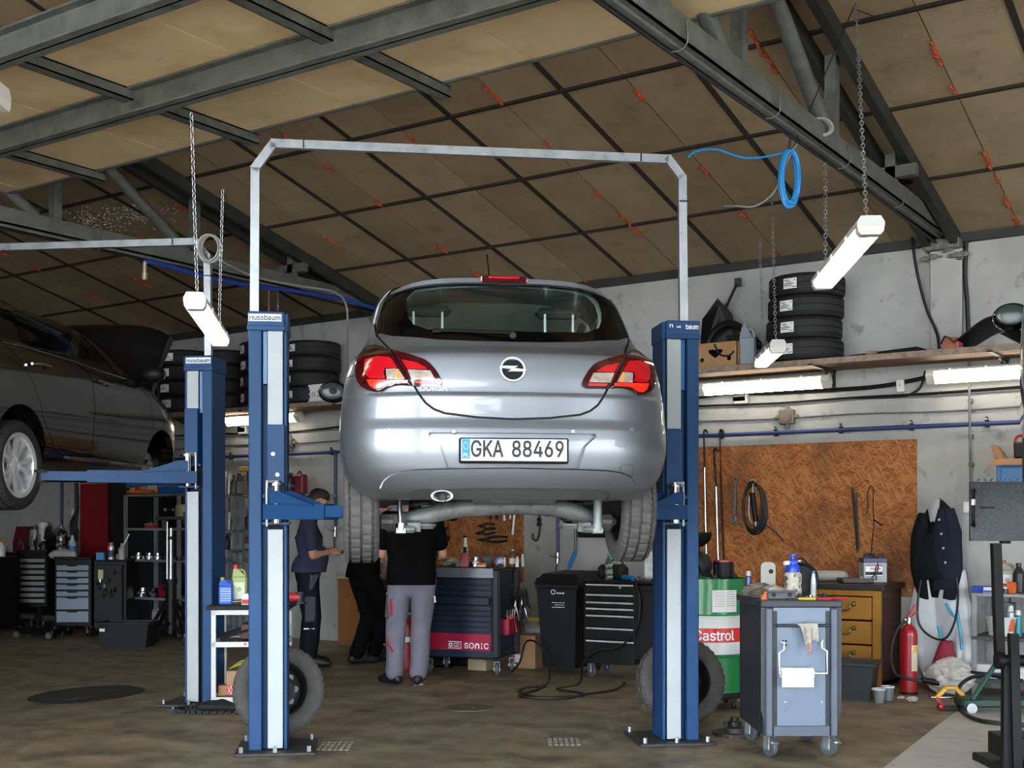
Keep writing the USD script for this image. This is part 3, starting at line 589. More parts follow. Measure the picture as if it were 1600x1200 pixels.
part(tip_, 'tail_pipe', lathe([(0, -.02), (.017, -.02), (.020, -.034), (.022, -.034), (.022, .06), (0, .06)], 20, axis='y', c=(e1[0] + .004, .10, e1[2] - .008)), dark_metal, 30, label='dark pipe end')
part(silver_car, 'muffler', mv(lathe([(0, -.22), (.06, -.22), (.075, -.2), (.075, .2), (.06, .22), (0, .22)], 24, axis='x', sy=.7), (.05, .42, .37)), under_m, 40)
# cabin
def seat(x, y, wide=.5, zt=1.10):
    part(silver_car, 'seat_back', cat(box(x - wide / 2, x + wide / 2, y - .06, y + .08, .62, zt, .05)), trim_dark, 40)
    for dx in ([0] if wide < .6 else [-.37, .37]):
        hz_ = zt
        h = part(silver_car, 'headrest', box(x + dx - .13, x + dx + .13, y - .05, y + .05, zt + .10, zt + (.26 if wide < .6 else .16), .03), trim_dark, 40)
        [part(h, 'headrest_post', tube([(x + dx + e_, y - .04, zt - .02), (x + dx + e_, y - .04, zt + .12)], .007, 8), print_white) for e_ in (-.08, .08)]
seat(0, .95, 1.15, 1.28); seat(-.36, 1.9); seat(.36, 1.9)
part(silver_car, 'parcel_shelf', box(-.55, .55, .32, .9, .98, 1.0, .01), trim_dark)
part(silver_car, 'dashboard', box(-.62, .62, 2.45, 2.75, .8, 1.04, .05), trim_dark)
part(silver_car, 'rear_view_mirror', box(-.12, .12, 2.12, 2.15, 1.34, 1.41, .015), trim_dark)
# ------------------------------------------------------------------ the dark car on the far lift, its right side towards us
L2 = [(.38, .78, .25, .6, 4.3, .9), (.46, .86, .1, .55, 4.4, .9), (.60, .905, .0, .5, 4.5, .9), (.85, .915, .0, .5, 4.5, .9), (1.05, .905, .03, .5, 4.4, .9), (1.19, .885, .08, .5, 4.05, .8), (1.27, .86, .1, .5, 3.62, .6), (1.35, .81, .16, .5, 3.36, .5),
      (1.5, .735, .38, .5, 3.02, .45), (1.60, .67, .62, .5, 2.75, .4), (1.67, .575, .9, .4, 2.45, .35), (1.70, .45, 1.15, .4, 2.2, .3), (1.715, .25, 1.5, .2, 2.0, .15)]
sh2 = Shell(L2, n=56); ROT2 = YAW - 7
wp = W(18, 727, 9.1); _r = math.radians(ROT2); loc2 = wp - np.array([[math.cos(_r), -math.sin(_r), 0], [math.sin(_r), math.cos(_r), 0], [0, 0, 1]]) @ np.array([.83, 1.0, 0]); loc2[2] = wp[2] - .40
C2 = Car(sh2, loc2, ROT2)
dark_car = thing('dark_car', 'dark brown-grey car with its bonnet open, raised on the far lift at left', 'car', loc2, ROT2)
dk = mat('dark_car_paint', '17130f', .2, .3, coat=1.0, var=.03, scale=200)
s2 = lambda pts, n=0: (lambda L: (trunc(L, n) if n else Polygon(L)).buffer(0))([C2.side(x / 3.53, 460 + y / 3.53) for x, y in pts])
wq = Polygon([(.62, 1.33), (.80, 1.50), (1.10, 1.60), (1.24, 1.60), (1.36, 1.36)]).buffer(-.01).buffer(.01)
wr = s2([(42, 92), (130, 90), (245, 106), (365, 345), (240, 315), (125, 275)]); wf = s2([(280, 118), (390, 182), (540, 312), (655, 445), (560, 420), (428, 368)])
solid = sh2.solid(m=70); hol = sh2.solid(-.05, .7, 1.66, 36)
wells2 = m3.Manifold.batch_boolean([toM(cyl((s * .62, y, .47), (s * 1.2, y, .47), .385, n=48)) for s in (-1, 1) for y in (1.0, 3.58)], m3.OpType.Add)
wsh2 = Polygon([(-.66, 1.33), (.66, 1.33), (.56, 1.62), (-.56, 1.62)])
cut2 = prism(wq.buffer(0).union(wr).union(wf), -1.3, 1.3, 'yz') + prism(wsh2, 2.2, 4.4, 'xz') + prism(Polygon([(-.6, 1.35), (.6, 1.35), (.5, 1.6), (-.5, 1.6)]), -.3, 1.2, 'xz')
shell = solid - hol - wells2 - cut2 - toM(box(-.66, .66, 3.55, 4.25, .6, 1.4)) - toM(box(-.55, .55, .3, 4.0, .2, .43))
d1 = s2([(-8, 255), (40, 290), (110, 360), (175, 470), (210, 560), (240, 680), (265, 740), (300, 855), (345, 888), (495, 893), (515, 740), (520, 620), (505, 470), (480, 430), (425, 385), (330, 180), (255, 92), (20, 70)])
d2 = s2([(499, 893), (519, 740), (524, 620), (509, 470), (484, 430), (430, 385), (335, 180), (259, 92), (390, 150), (560, 300), (700, 450), (760, 500), (820, 560), (840, 680), (826, 938), (700, 925)])
zz = d1.buffer(.004).union(d2.buffer(.004))
dz = [prism(d.buffer(-.002), .3, 1.3, 'yz') for d in (d1, d2)]
part(dark_car, 'body', shell - prism(zz, .3, 1.3, 'yz'), dk, 30)
for nm, z in (('rear_door', dz[0]), ('front_door', dz[1])): part(dark_car, nm, shell ^ z, dk, 30)
part(dark_car, 'side_glass', (sh2.solid(-.004, m=50) - sh2.solid(-.01, m=50)) ^ prism(wr, .3, 1.3, 'yz'), glass_dark, 30)
part(dark_car, 'side_glass', (sh2.solid(-.004, m=50) - sh2.solid(-.01, m=50)) ^ prism(wf, .3, 1.3, 'yz'), glass_dark, 30)
part(dark_car, 'side_glass', (sh2.solid(-.004, m=50) - sh2.solid(-.01, m=50)) ^ prism(wq, .3, 1.3, 'yz'), glass_dark, 30)
onside = lambda pts, o: [(sh2.prm(z)[0] + o, y, z) for y, z in [C2.side(x / 3.53, 460 + y / 3.53) for x, y in pts]]
part(dark_car, 'belt_trim', tube(spl(onside([(0, 262), (60, 274), (110, 284), (240, 320), (365, 358), (420, 377), (560, 424), (690, 465)], .006), 4), .007, 6), chrome, 40)
part(dark_car, 'sill_trim', tube(spl(onside([(365, 903), (500, 918), (650, 934), (750, 944), (828, 948)], .014), 4), .014, 6), chrome, 40, label='chrome strip along the sill')
for pts in ([(160, 382), (215, 384), (265, 400)], [(520, 472), (565, 485), (605, 500)]):
    h = part(dark_car, 'door_handle', tube(spl(onside(pts, .025), 5), .011, 8), chrome, 40, label='chrome door handle')
    c = onside([pts[1]], -.01)[0]; part(h, 'handle_cup', ball(c, .06, 2, (.35, 1.3, .55)), dk, 40)
mc = onside([(765, 440)], .12)[0]
mm = part(dark_car, 'door_mirror', ball(mc, .12, 3, (1.0, .62, .75)), black_plastic, 40); part(mm, 'mirror_cap', ball((mc[0] + .03, mc[1] + .03, mc[2]), .105, 2, (.95, .5, .72)), dk, 40); part(mm, 'mirror_foot', bar((mc[0] - .16, mc[1] + .03, mc[2] - .08), (mc[0], mc[1], mc[2] - .03), .04, .05), black_plastic)
bon = []
for i in range(13):
    x = -.80 + 1.6 * i / 12; q = abs(x) / .80; e = .05 * q ** 4
    bon.append([(x, 3.52, 1.20 - e), (x, 3.66 + .0, 1.36 - e), (x, 3.86, 1.70 - e), (x, 4.02, 1.93 - e * 2), (x, 4.10, 1.965 - e * 3), (x, 4.12, 1.95 - e * 3), (x, 4.06, 1.90 - e * 2), (x, 3.90, 1.66 - e), (x, 3.70, 1.33 - e), (x, 3.56, 1.18 - e)])
k = 10; V = np.array(bon).reshape(-1, 3); F = [t for i in range(12) for j in range(k) for t in ((i * k + j, (i + 1) * k + j, (i + 1) * k + (j + 1) % k), (i * k + j, (i + 1) * k + (j + 1) % k, i * k + (j + 1) % k))] + [(0, j, j + 1) for j in range(1, k - 1)] + [(12 * k, 12 * k + j + 1, 12 * k + j) for j in range(1, k - 1)]
part(dark_car, 'bonnet', (V, np.array(F)), mat('bonnet_dark', '121112', .45, coat=.2), 40, label='raised black bonnet')
part(dark_car, 'bonnet_stay', tube([(.62, 4.2, 1.1), (.66, 3.95, 1.8)], .008, 6), steel_dark)
part(dark_car, 'engine', cat(box(-.55, .5, 3.6, 4.15, .65, 1.08, .05), box(-.3, .3, 3.65, 4.0, 1.0, 1.16, .04)), dark_metal)
car_wheel(dark_car, (.80, 1.0, .40), .335, .225, .235, 5, 1); car_wheel(dark_car, (-.80, 1.0, .40), .335, .225, .235, 5, -1)
for s in (1, -1):
    hb = part(dark_car, 'brake_disc', lathe([(0, -.012), (.15, -.012), (.15, .012), (.08, .012), (.075, .045), (.03, .05), (0, .05)], 36, axis='x', c=(s * .74, 3.58, .50)), bright_steel, 30)
    part(hb, 'brake_caliper', box(s * .74 - .05, s * .74 + .05, 3.68, 3.78, .44, .60, .02), dark_metal)
part(dark_car, 'underbody', cat(box(-.6, .6, .5, 3.9, .39, .44, .02), bar((-.7, 1.0, .40), (.7, 1.0, .40), .09), bar((-.6, 3.58, .45), (.6, 3.58, .45), .08), tube([(.2, .3, .42), (.2, 3.2, .40)], .04, 10)), steel_dark)
part(dark_car, 'rear_seat', box(-.6, .6, 1.1, 1.3, .7, 1.45, .06), trim_dark); part(dark_car, 'front_seat', box(.1, .6, 2.1, 2.25, .7, 1.52, .06), trim_dark); part(dark_car, 'front_seat', box(-.6, -.1, 2.1, 2.25, .7, 1.52, .06), trim_dark)

# ------------------------------------------------------------------ two-post lifts
lift_dark = mat('lift_gap', '10151b', .7); sticker = mat('sticker_white', 'e4e8ec', .4); pin_m = chrome
blue_light = mat('blue_lift_pale', '2d6499', .38, var=.08, scale=5, coat=.15)
def lift(name, label, loc, rot, width, zc, arms, ztop, worn=False, pt=.045):
    t = thing(name, label, 'car lift', loc, rot)
    for side in (-1, 1):
        S = (lambda m, s=side, w=width: mv(m, (w if s > 0 else 0, 0, 0), s=(-s, 1, 1)))   # the left column is built, the right one is its mirror
        fin = lambda m: S(m)
        col = part(t, 'column', fin(cat(box(-.118, -.036, 0, .30, .02, 2.69, .006), box(-.04, .0, .085, .30, .02, 2.69), box(.098, .120, .03, .30, .02, 2.69, .004), box(-.1, .12, .22, .30, .02, 2.69))), blue_lift, label='blue steel channel column')
        part(col, 'column_gap', fin(box(-.035, .098, .10, .22, .03, 2.68)), lift_dark)
        part(col, 'inner_guide', fin(box(-.032, -.002, .03, .10, 2.33, 2.68, .003)), blue_light)
        part(t, 'cover_strip', fin(box(0, .095, .012, .024, .03, zc - .20, .003)), white_paint, label='white cover strip below the carriage')
        part(t, 'cover_strip', fin(box(0, .095, .012, .024, zc + .45, 2.68, .003)), white_paint, label='white cover strip above the carriage')
        cp = part(t, 'cap', fin(cat(box(-.122, .105, -.012, .31, 2.69, 2.785, .006), box(-.126, .109, -.016, .31, 2.665, 2.695, .003), box(.09, .128, .02, .31, 2.66, 2.78, .006))), blue_lift, label='blue column cap')
        ox = -.012 if side < 0 else width + .012
        if side > 0 and worn:
            part(cp, 'cap_lettering', cat(text('baum', .030, (ox + .055, -.0145, 2.745), True, width=.085), text('n', .026, (ox - .085, -.0145, 2.752), True, 1.3), text('us', .016, (ox - .035, -.0145, 2.745), True, 1.3)), print_white, label='worn white lettering')
        else:
            st = part(cp, 'cap_sticker', box(ox - .105, ox + .1, -.0145, -.011, 2.722, 2.768), sticker, label='white maker sticker'); part(cp, 'cap_lettering', text('nussbaum', .030, (ox - .002, -.0155, 2.745), True, width=.19), mat('print_blue', '1d3c5e', .5))
        bp = part(t, 'base_plate', fin(box(-.2, .30, -.10, .42, 0, .02, .004)), steel_dark, label='dark steel floor plate')
        for (x, y) in ((-.16, -.06), (.26, -.06), (-.16, .38), (.26, .38), (.05, -.07)): part(bp, 'anchor_bolt', fin(cyl((x, y, .02), (x, y, .055), .014, n=6)), galv)
        # carriage with its pins
        ca = part(t, 'carriage', fin(cat(box(-.004, .108, -.014, .09, zc + .0, zc + .46, .005), box(-.03, .125, -.02, .06, zc - .0, zc + .02), box(-.03, .14, -.05, .10, zc - .17, zc - .155))), blue_lift, label='blue lifting carriage')
        if side < 0: part(ca, 'round_sticker', cat(lathe([(0, 0), (.013, 0), (.013, .002), (0, .002)], 20, axis='y', c=(.035, -.017, zc + .275)), lathe([(0, 0), (.013, 0), (.013, .002), (0, .002)], 20, axis='y', c=(.062, -.017, zc + .145))), sticker)
        part(ca, 'locking_rod', fin(tube(spl([(.0, -.045, zc - .18), (.0, -.045, zc + .085), (.012, -.045, zc + .10), (.07, -.045, zc + .10)], 4), .009, 8)), galv, 40)
        part(ca, 'safety_bar', fin(bar((-.055, .01, zc + .22), (-.055, .01, zc + .62), .014, .03)), lift_dark)
        for (bx, by, ex, ey, L1_) in arms:
            a0, a1 = np.array((bx, by, zc - .09)), np.array((ex, ey, zc - .09)); dv = (a1 - a0) / np.linalg.norm(a1 - a0); nv = np.array((-dv[1], dv[0], 0)); m_ = a0 + dv * L1_
            arm = part(t, 'lifting_arm', fin(cat(bar(a0 - dv * .07, m_, .10, .095), bar(a0 + (0, 0, .065), a0 + dv * .34 + (0, 0, .04), .13, .012))), blue_lift, label='blue swing arm')
            part(arm, 'arm_extension', fin(bar(m_ - dv * .1, a1, .075, .07)), blue_lift)
            part(arm, 'arm_gusset', fin(cat(*[hexa([*(a0 + nv * q + dv * u + (0, 0, w) for u, w, q in ((0, .05, q0), (.33, .045, q0), (.33, .045, q0 + .01), (0, .05, q0 + .01))), *(a0 + nv * q + dv * u + (0, 0, w) for u, w, q in ((0, .13, q0), (.07, .13, q0), (.07, .13, q0 + .01), (0, .13, q0 + .01)))]) for q0 in (-.07, .06)])), blue_lift)
            part(arm, 'pivot_pin', fin(cat(cyl(a0 - (0, 0, .07), a0 + (0, 0, .19), .028, n=20), cyl(a0 + (0, 0, .165), a0 + (0, 0, .18), .055, n=20))), pin_m, 40)
            part(arm, 'arm_pad', fin(cat(cyl(a1 - (0, 0, .05), a1 + (0, 0, pt - .01), .03, n=16), cyl(a1 + (0, 0, pt - .022), a1 + (0, 0, pt), .06, n=20))), rubber, 40, label='black rubber lifting pad')
    h = ztop; w = width
    prof = np.array([(-.03, -.02), (.03, -.02), (.03, .02), (-.03, .02)])
    fx = lambda x, z: (x, .12, z)
    pts = [fx(-.09, 2.75), fx(-.085, h - .16), fx(.03, h), fx(w - .06, h), fx(w + .035, h - .12), fx(w + .045, 2.75)]
    part(t, 'overhead_frame', cat(*[bar(pts[i] - (np.array(pts[i + 1]) - pts[i]) / np.linalg.norm(np.array(pts[i + 1]) - pts[i]) * .018, np.array(pts[i + 1]), .042, .055) for i in range(5)]), galv, label='galvanised steel portal joining both columns')
    for x in (.22, w - .25): part(t, 'frame_clip', cbox((x, .12, h), (.008, .06, .05)), wire_black)
    part(t, 'frame_clip', cbox((w + .043, .12, h - .28), (.06, .06, .008)), wire_black)
    return t
lo = W(418, 818, 7.70); lo[2] = 0; lr = math.radians(YAW + 7.5); ld = np.array((math.cos(lr), math.sin(lr), 0))
rr_ = ray(1065, 818); # right column: where the line of the columns meets the sight line
A_ = np.array([[ld[0], -rr_[0]], [ld[1], -rr_[1]]]); LW = float(np.linalg.solve(A_, -(lo[:2]))[0])
lift('car_lift', 'blue two-post lift with white strips holding up the silver hatchback', lo, YAW + 7.5, LW, 1.613, [(.06, -.06, .62, -.50, .42), (.10, .26, .60, 1.05, .55)], 3.88, True)
l2r = W(309, 818, 9.72); l2r[2] = 0; r2 = math.radians(YAW - 7); l2 = l2r - np.array((math.cos(r2), math.sin(r2), 0)) * 3.7
lift('car_lift', 'blue two-post lift at left holding up the dark car', l2, YAW - 7, 3.7, 1.905, [(.06, -.06, 1.05, -.50, .75), (.10, .26, 1.0, .95, .55)], 3.72)
# ================================================================== on the back wall and under the roof
WX = lambda px, off=.02: float(WA(px, 818, off)[0])
WZ = lambda px, py, off=.02: float(WA(px, py, off)[2])
def rel(m, o): v, f = arr(m); return v - np.asarray(o, float), f
class At:
    """A thing whose parts are given in hall coordinates."""
    def __init__(s, name, label, cat_, o, group=None): s.o = np.asarray(o, float); s.t = thing(name, label, cat_, s.o, 0, group)
    def p(s, name, mesh, m, smooth=False, label=None, kind=None): return part(s.t, name, rel(mesh, s.o), m, smooth, label, kind)
    def sub(s, par, name, mesh, m, smooth=False, label=None): return part(par, name, rel(mesh, s.o), m, smooth, label)
# ---- shelves along the wall
shelf_m = mat('shelf_board', '7d6450', .8, var=.2, scale=5, dirt='4a3a2e', stretch=(.3, 1, 1)); shelf_edge = mat('shelf_edge', '8f7d6d', .8, var=.25, scale=14, dirt='55483c', dscale=9)
SD = .65
for (nm, xa, xb, zt, lab) in (('wall_shelf', -5.75, -1.0, 2.93, 'brown plank wall shelf with a stack of four tyres at the right'), ('wall_shelf', -14.6, -8.7, 2.885, 'brown plank wall shelf at left carrying dark tyre stacks')):
    a = At(nm, lab, 'shelf', (xa, WALLY - SD, zt))
    a.p('shelf_board', box(xa, xb, WALLY - SD + .03, WALLY - .002, zt - .035, zt, .003), shelf_m)
    a.p('front_rail', box(xa, xb, WALLY - SD, WALLY - SD + .03, zt - .05, zt + .005, .004), shelf_edge)
    for x in np.arange(xa + .25, xb, 1.55):
        a.p('bracket', cat(bar((x, WALLY - .02, zt - .17), (x, WALLY - .30, zt - .055), .02, .02), box(x - .012, x + .012, WALLY - .025, WALLY - .002, zt - .2, zt - .056), box(x - .02, x + .02, WALLY - SD - .012, WALLY - .01, zt - .055, zt - .036)), steel_dark)
# ---- tyres on the shelves: one built, the others copies
tr_h = tyre_mesh(.335, .205, .21, 72, 3, False)
def tyre_stack(px, n, zt, off, R, wd, names, group, sa, first=None, jit=.02):
    out = first
    for k in range(n):
        loc = (WX(px, off) + rng.uniform(-jit, jit), WALLY - off + rng.uniform(-.01, .01), zt + .010 + k * (wd + .001))
        if out is None:
            out = thing('tyre', names[k], 'tyre', loc, rng.uniform(-4, 4), group)
            v, f = tyre_mesh(R, wd, R * .63, 72, 3, False); v = v[:, [1, 2, 0]] + (0, 0, wd / 2)
            part(out, 'tyre_carcass', (v, f), rubber, 30)
            S = []; t = np.linspace(sa - .19, sa + .19, 9)
            for q in (R + .0015, R + .0005):
                for z in (.05, wd - .05): S.append(np.c_[q * np.cos(t), q * np.sin(t), np.full(9, z)])
            V = np.vstack(S); F = []
            for (i0, i1, fl) in ((0, 1, False), (2, 3, True)):
                for j in range(8):
                    q_ = [(i0 * 9 + j, i0 * 9 + j + 1, i1 * 9 + j + 1), (i0 * 9 + j, i1 * 9 + j + 1, i1 * 9 + j)]; F += [g[::-1] if fl else g for g in q_]
            st = part(out, 'paper_label', (V, np.array(F)), paper, label='white paper size label')
            ln = []
            for (z, a0, a1) in ((wd - .068, -.15, -.02), (wd - .085, -.1, .02), (wd - .10, -.16, .1), (.065, .06, .17), (wd - .068, .12, .16), (wd - .115, -.16, .05)):
                tt = np.linspace(sa + a0, sa + a1, 4); ln.append(tube(np.c_[(R + .0018) * np.cos(tt), (R + .0018) * np.sin(tt), np.full(4, z)], .0028, 4))
            part(st, 'label_print', cat(*ln), wire_black)
        else: dup(out, loc, rng.uniform(-6, 6), names[k], group)
    return out
pos = ['bottom', 'second from the bottom', 'third from the bottom', 'topmost']
tyre_stack(1259, 4, 2.93, .37, .345, .195, ['black tyre with white label, %s of the stack on the right shelf' % p for p in pos], 'tyres stacked on the right shelf', math.radians(-100))
pos5 = ['bottom', 'second', 'third', 'fourth', 'topmost']
tL = tyre_stack(487, 4, 2.885, .36, .345, .185, ['dark tyre, %s from below in the stack right of the left column' % p for p in ('first', 'second', 'third', 'fourth')], 'tyres stacked beside the pink box', math.radians(-99))
tyre_stack(417, 4, 2.885, .38, .33, .198, ['dark tyre, %s from below in the stack behind the lift column' % p for p in ('first', 'second', 'third', 'fourth')], 'tyres stacked behind the left lift column', math.radians(-112))
tyre_stack(287, 4, 2.885, .385, .36, .20, ['dark tyre, %s from below in the stack behind the open bonnet' % p for p in ('first', 'second', 'third', 'fourth')], 'tyres stacked behind the open bonnet', math.radians(-78))
tyre_stack(352, 4, 2.885, .37, .34, .185, ['dark tyre, %s from below in the stack left of the column' % p for p in ('first', 'second', 'third', 'fourth')], 'tyres stacked between the two lift columns', math.radians(-114))
# ---- things lying on the shelves
zt = 2.94
x0, x1 = WX(1088, .5), WX(1155, .5); a = At('cardboard_box', 'open brown fruit box with a heart-shaped grip hole on the right shelf', 'box', ((x0 + x1) / 2, WALLY - .4, zt))
ya = WALLY - .55; hz = WZ(1120, 535, .55) - zt
fc = Polygon([(x0, zt), (x1, zt), (x1, zt + hz), (x0, zt + hz)]); cx = (x0 + x1) / 2
hol_ = Polygon([(cx, zt + hz * .36), (cx + .075, zt + hz * .62), (cx + .07, zt + hz * .71), (cx + .03, zt + hz * .73), (cx, zt + hz * .69), (cx - .03, zt + hz * .73), (cx - .07, zt + hz * .71), (cx - .075, zt + hz * .62)])
for dx in (-.14, .14): hol_ = hol_.union(Polygon([(cx + dx + .022 * math.cos(t), zt + hz * .33 + .022 * math.sin(t)) for t in np.arange(12) * math.pi / 6]))
a.p('box_front', ext(fc.difference(hol_), ya, ya + .006, 'xz'), card)
a.p('box_walls', cat(box(x0, x0 + .006, ya, ya + .36, zt, zt + hz), box(x1 - .006, x1, ya, ya + .36, zt, zt + hz), box(x0, x1, ya + .354, ya + .36, zt, zt + hz), box(x0, x1, ya, ya + .36, zt, zt + .006)), card)
a = At('car_trim_parts', 'black plastic car trim parts heaped behind the fruit box', 'car parts', (cx, WALLY - .3, zt)); zb = zt + hz
a.p('trim_panel', hullmesh([(cx - .3, WALLY - .3, zt), (cx - .28, WALLY - .1, zt), (cx - .1, WALLY - .25, zb + .42), (cx + .02, WALLY - .2, zb + .32), (cx - .16, WALLY - .15, zb + .5), (cx - .3, WALLY - .2, zb + .3), (cx + .1, WALLY - .2, zt + .2), (cx + .05, WALLY - .1, zt)]), black_plastic)
a.p('trim_arch', tube(spl([(cx - .18, WALLY - .36, zb - .1), (cx - .12, WALLY - .38, zb + .1), (cx + .05, WALLY - .38, zb + .2), (cx + .22, WALLY - .36, zb + .12), (cx + .38, WALLY - .36, zb - .05)], 6), .035, 8), black_plastic, 40)
a.p('trim_grille', cat(*[bar((cx + .05 + k * .05, WALLY - .33, zb - .08), (cx + .02 + k * .05, WALLY - .3, zb + .1), .02, .03) for k in range(5)]), black_matt)
a.p('trim_strut', tube([(cx - .26, WALLY - .4, zt + .02), (cx + .03, WALLY - .12, zb + .62)], .014, 8), dark_metal, 40)
a.p('trim_pad', cbox((cx + .04, WALLY - .11, zb + .64), (.07, .02, .09), .004), steel_dark)
a.p('trim_hose', tube(spl([(cx + .0, ya - .02, zb - .02), (cx + .06, ya - .03, zb - .12), (cx + .15, ya - .03, zb - .14), (cx + .2, ya - .02, zb - .1)], 5), .009, 8), wire_black, 40)
bx = WX(1165, .5); a = At('oil_canister', 'grey plastic oil canister beside the fruit box', 'canister', (bx, WALLY - .45, zt))
a.p('canister_body', cat(box(bx - .075, bx + .075, WALLY - .5, WALLY - .40, zt, zt + .28, .02), hullmesh([(bx - .07, WALLY - .49, zt + .27), (bx + .06, WALLY - .49, zt + .27), (bx - .07, WALLY - .41, zt + .27), (bx + .06, WALLY - .41, zt + .27), (bx - .05, WALLY - .47, zt + .38), (bx - .05, WALLY - .43, zt + .38), (bx - .01, WALLY - .47, zt + .38), (bx - .01, WALLY - .43, zt + .38)])), mat('canister_grey', '8d959c', .45), 30)
a.p('canister_cap', cyl((bx - .03, WALLY - .45, zt + .375), (bx - .03, WALLY - .45, zt + .43), .024, n=16), mat('cap_grey', '7b8288', .45), 40)
a.p('canister_handle', tube(spl([(bx, WALLY - .45, zt + .35), (bx + .05, WALLY - .45, zt + .34), (bx + .068, WALLY - .45, zt + .27)], 4), .014, 8), mat('canister_grey', ''), 40)
xs_, xe = WX(1478, .4), WX(1620, .4)
a = At('car_undertray', 'black moulded plastic undertray lying at the right end of the shelf', 'car part', ((xs_ + xe) / 2, WALLY - .35, zt))
V = []; U_ = np.linspace(0, 1, 22); Vv = np.linspace(0, 1, 7)
for u in U_:
    for v in Vv: V.append((xs_ + (xe - xs_) * u, WALLY - .58 + .5 * v, zt + .03 + .22 * math.sin(min(u * 1.35, 1) * math.pi * .62) ** 2 * (1 - .25 * v) + .10 * max(0, 1 - abs(u - .06) * 12)))
V = np.array(V); F = []
for i in range(21):
    for j in range(6): q = i * 7 + j; F += [(q, q + 7, q + 8), (q, q + 8, q + 1)]
n_ = len(V); V2 = V - (0, 0, .012); F = np.array(F); rim_ = [(i * 7) for i in range(22)] + [21 * 7 + j for j in range(1, 7)] + [i * 7 + 6 for i in range(20, -1, -1)] + [j for j in range(5, 0, -1)]
side_ = [t for i in range(len(rim_)) for t in ((rim_[i], rim_[i] + n_, rim_[(i + 1) % len(rim_)]), (rim_[(i + 1) % len(rim_)], rim_[i] + n_, rim_[(i + 1) % len(rim_)] + n_))]
a.p('tray_shell', (np.vstack([V, V2]), np.vstack([F, F[:, ::-1] + n_, np.array(side_)])), black_plastic, 50)
bx = WX(1487, .5); a = At('terracotta_block', 'reddish brown block under the black undertray on the shelf', 'block', (bx, WALLY - .5, zt)); a.p('block_body', hullmesh([(bx - .07, WALLY - .55, zt), (bx + .07, WALLY - .55, zt), (bx - .07, WALLY - .4, zt), (bx + .07, WALLY - .4, zt), (bx - .06, WALLY - .55, zt + .11), (bx + .05, WALLY - .55, zt + .10), (bx - .06, WALLY - .42, zt + .11), (bx + .05, WALLY - .42, zt + .1)]), mat('terracotta', '9c6047', .8, var=.1)); a.p('block_strap', box(bx + .05, bx + .075, WALLY - .56, WALLY - .42, zt, zt + .06), red_paint)
x0, x1 = WX(1330, .3), WX(1440, .3); a = At('flat_trim_panel', 'low dark trim panel lying flat on the shelf right of the tyres', 'car part', (x0, WALLY - .3, zt)); a.p('panel_body', hullmesh([(x0, WALLY - .5, zt), (x1, WALLY - .5, zt), (x0, WALLY - .1, zt), (x1, WALLY - .1, zt), (x0 + .05, WALLY - .45, zt + .03), (x1, WALLY - .45, zt + .06), (x0 + .1, WALLY - .15, zt + .06), (x1, WALLY - .15, zt + .07)]), black_matt); a.p('panel_clip', cbox((x0 + .25, WALLY - .5, zt + .03), (.1, .03, .03), .004), shelf_edge)
# pink and white parts box
x0, x1 = WX(483, .6), WX(521, .6); zl = 2.895
a = At('parts_box', 'small pink and white parts carton on the left shelf', 'box', ((x0 + x1) / 2, WALLY - .55, zl)); h_ = WZ(500, 600, .6) - zl
a.p('carton_body', box(x0, x1, WALLY - .62, WALLY - .42, zl, zl + h_, .003), print_white); a.p('carton_band', cat(box(x0 - .001, x1 + .001, WALLY - .619, WALLY - .419, zl + h_ * .78, zl + h_ + .001), box(x0 - .002, x0 + .002, WALLY - .62, WALLY - .42, zl, zl + h_)), mat('pink_print', 'b8234a', .5))
a.p('carton_logo', cat(mv(lathe([(.022, 0), (.028, 0), (.028, .002), (.022, .002)], 24, axis='y'), (x0 + .09, WALLY - .623, zl + h_ * .42)), text('D', .022, (x0 + .09, WALLY - .621, zl + h_ * .42), True)), mat('pink_print', '')); a.p('carton_lettering', cat(text('POINT', .018, (x0 + .185, WALLY - .621, zl + h_ * .55), True), text('GEAR', .018, (x0 + .18, WALLY - .621, zl + h_ * .3), True)), print_black)
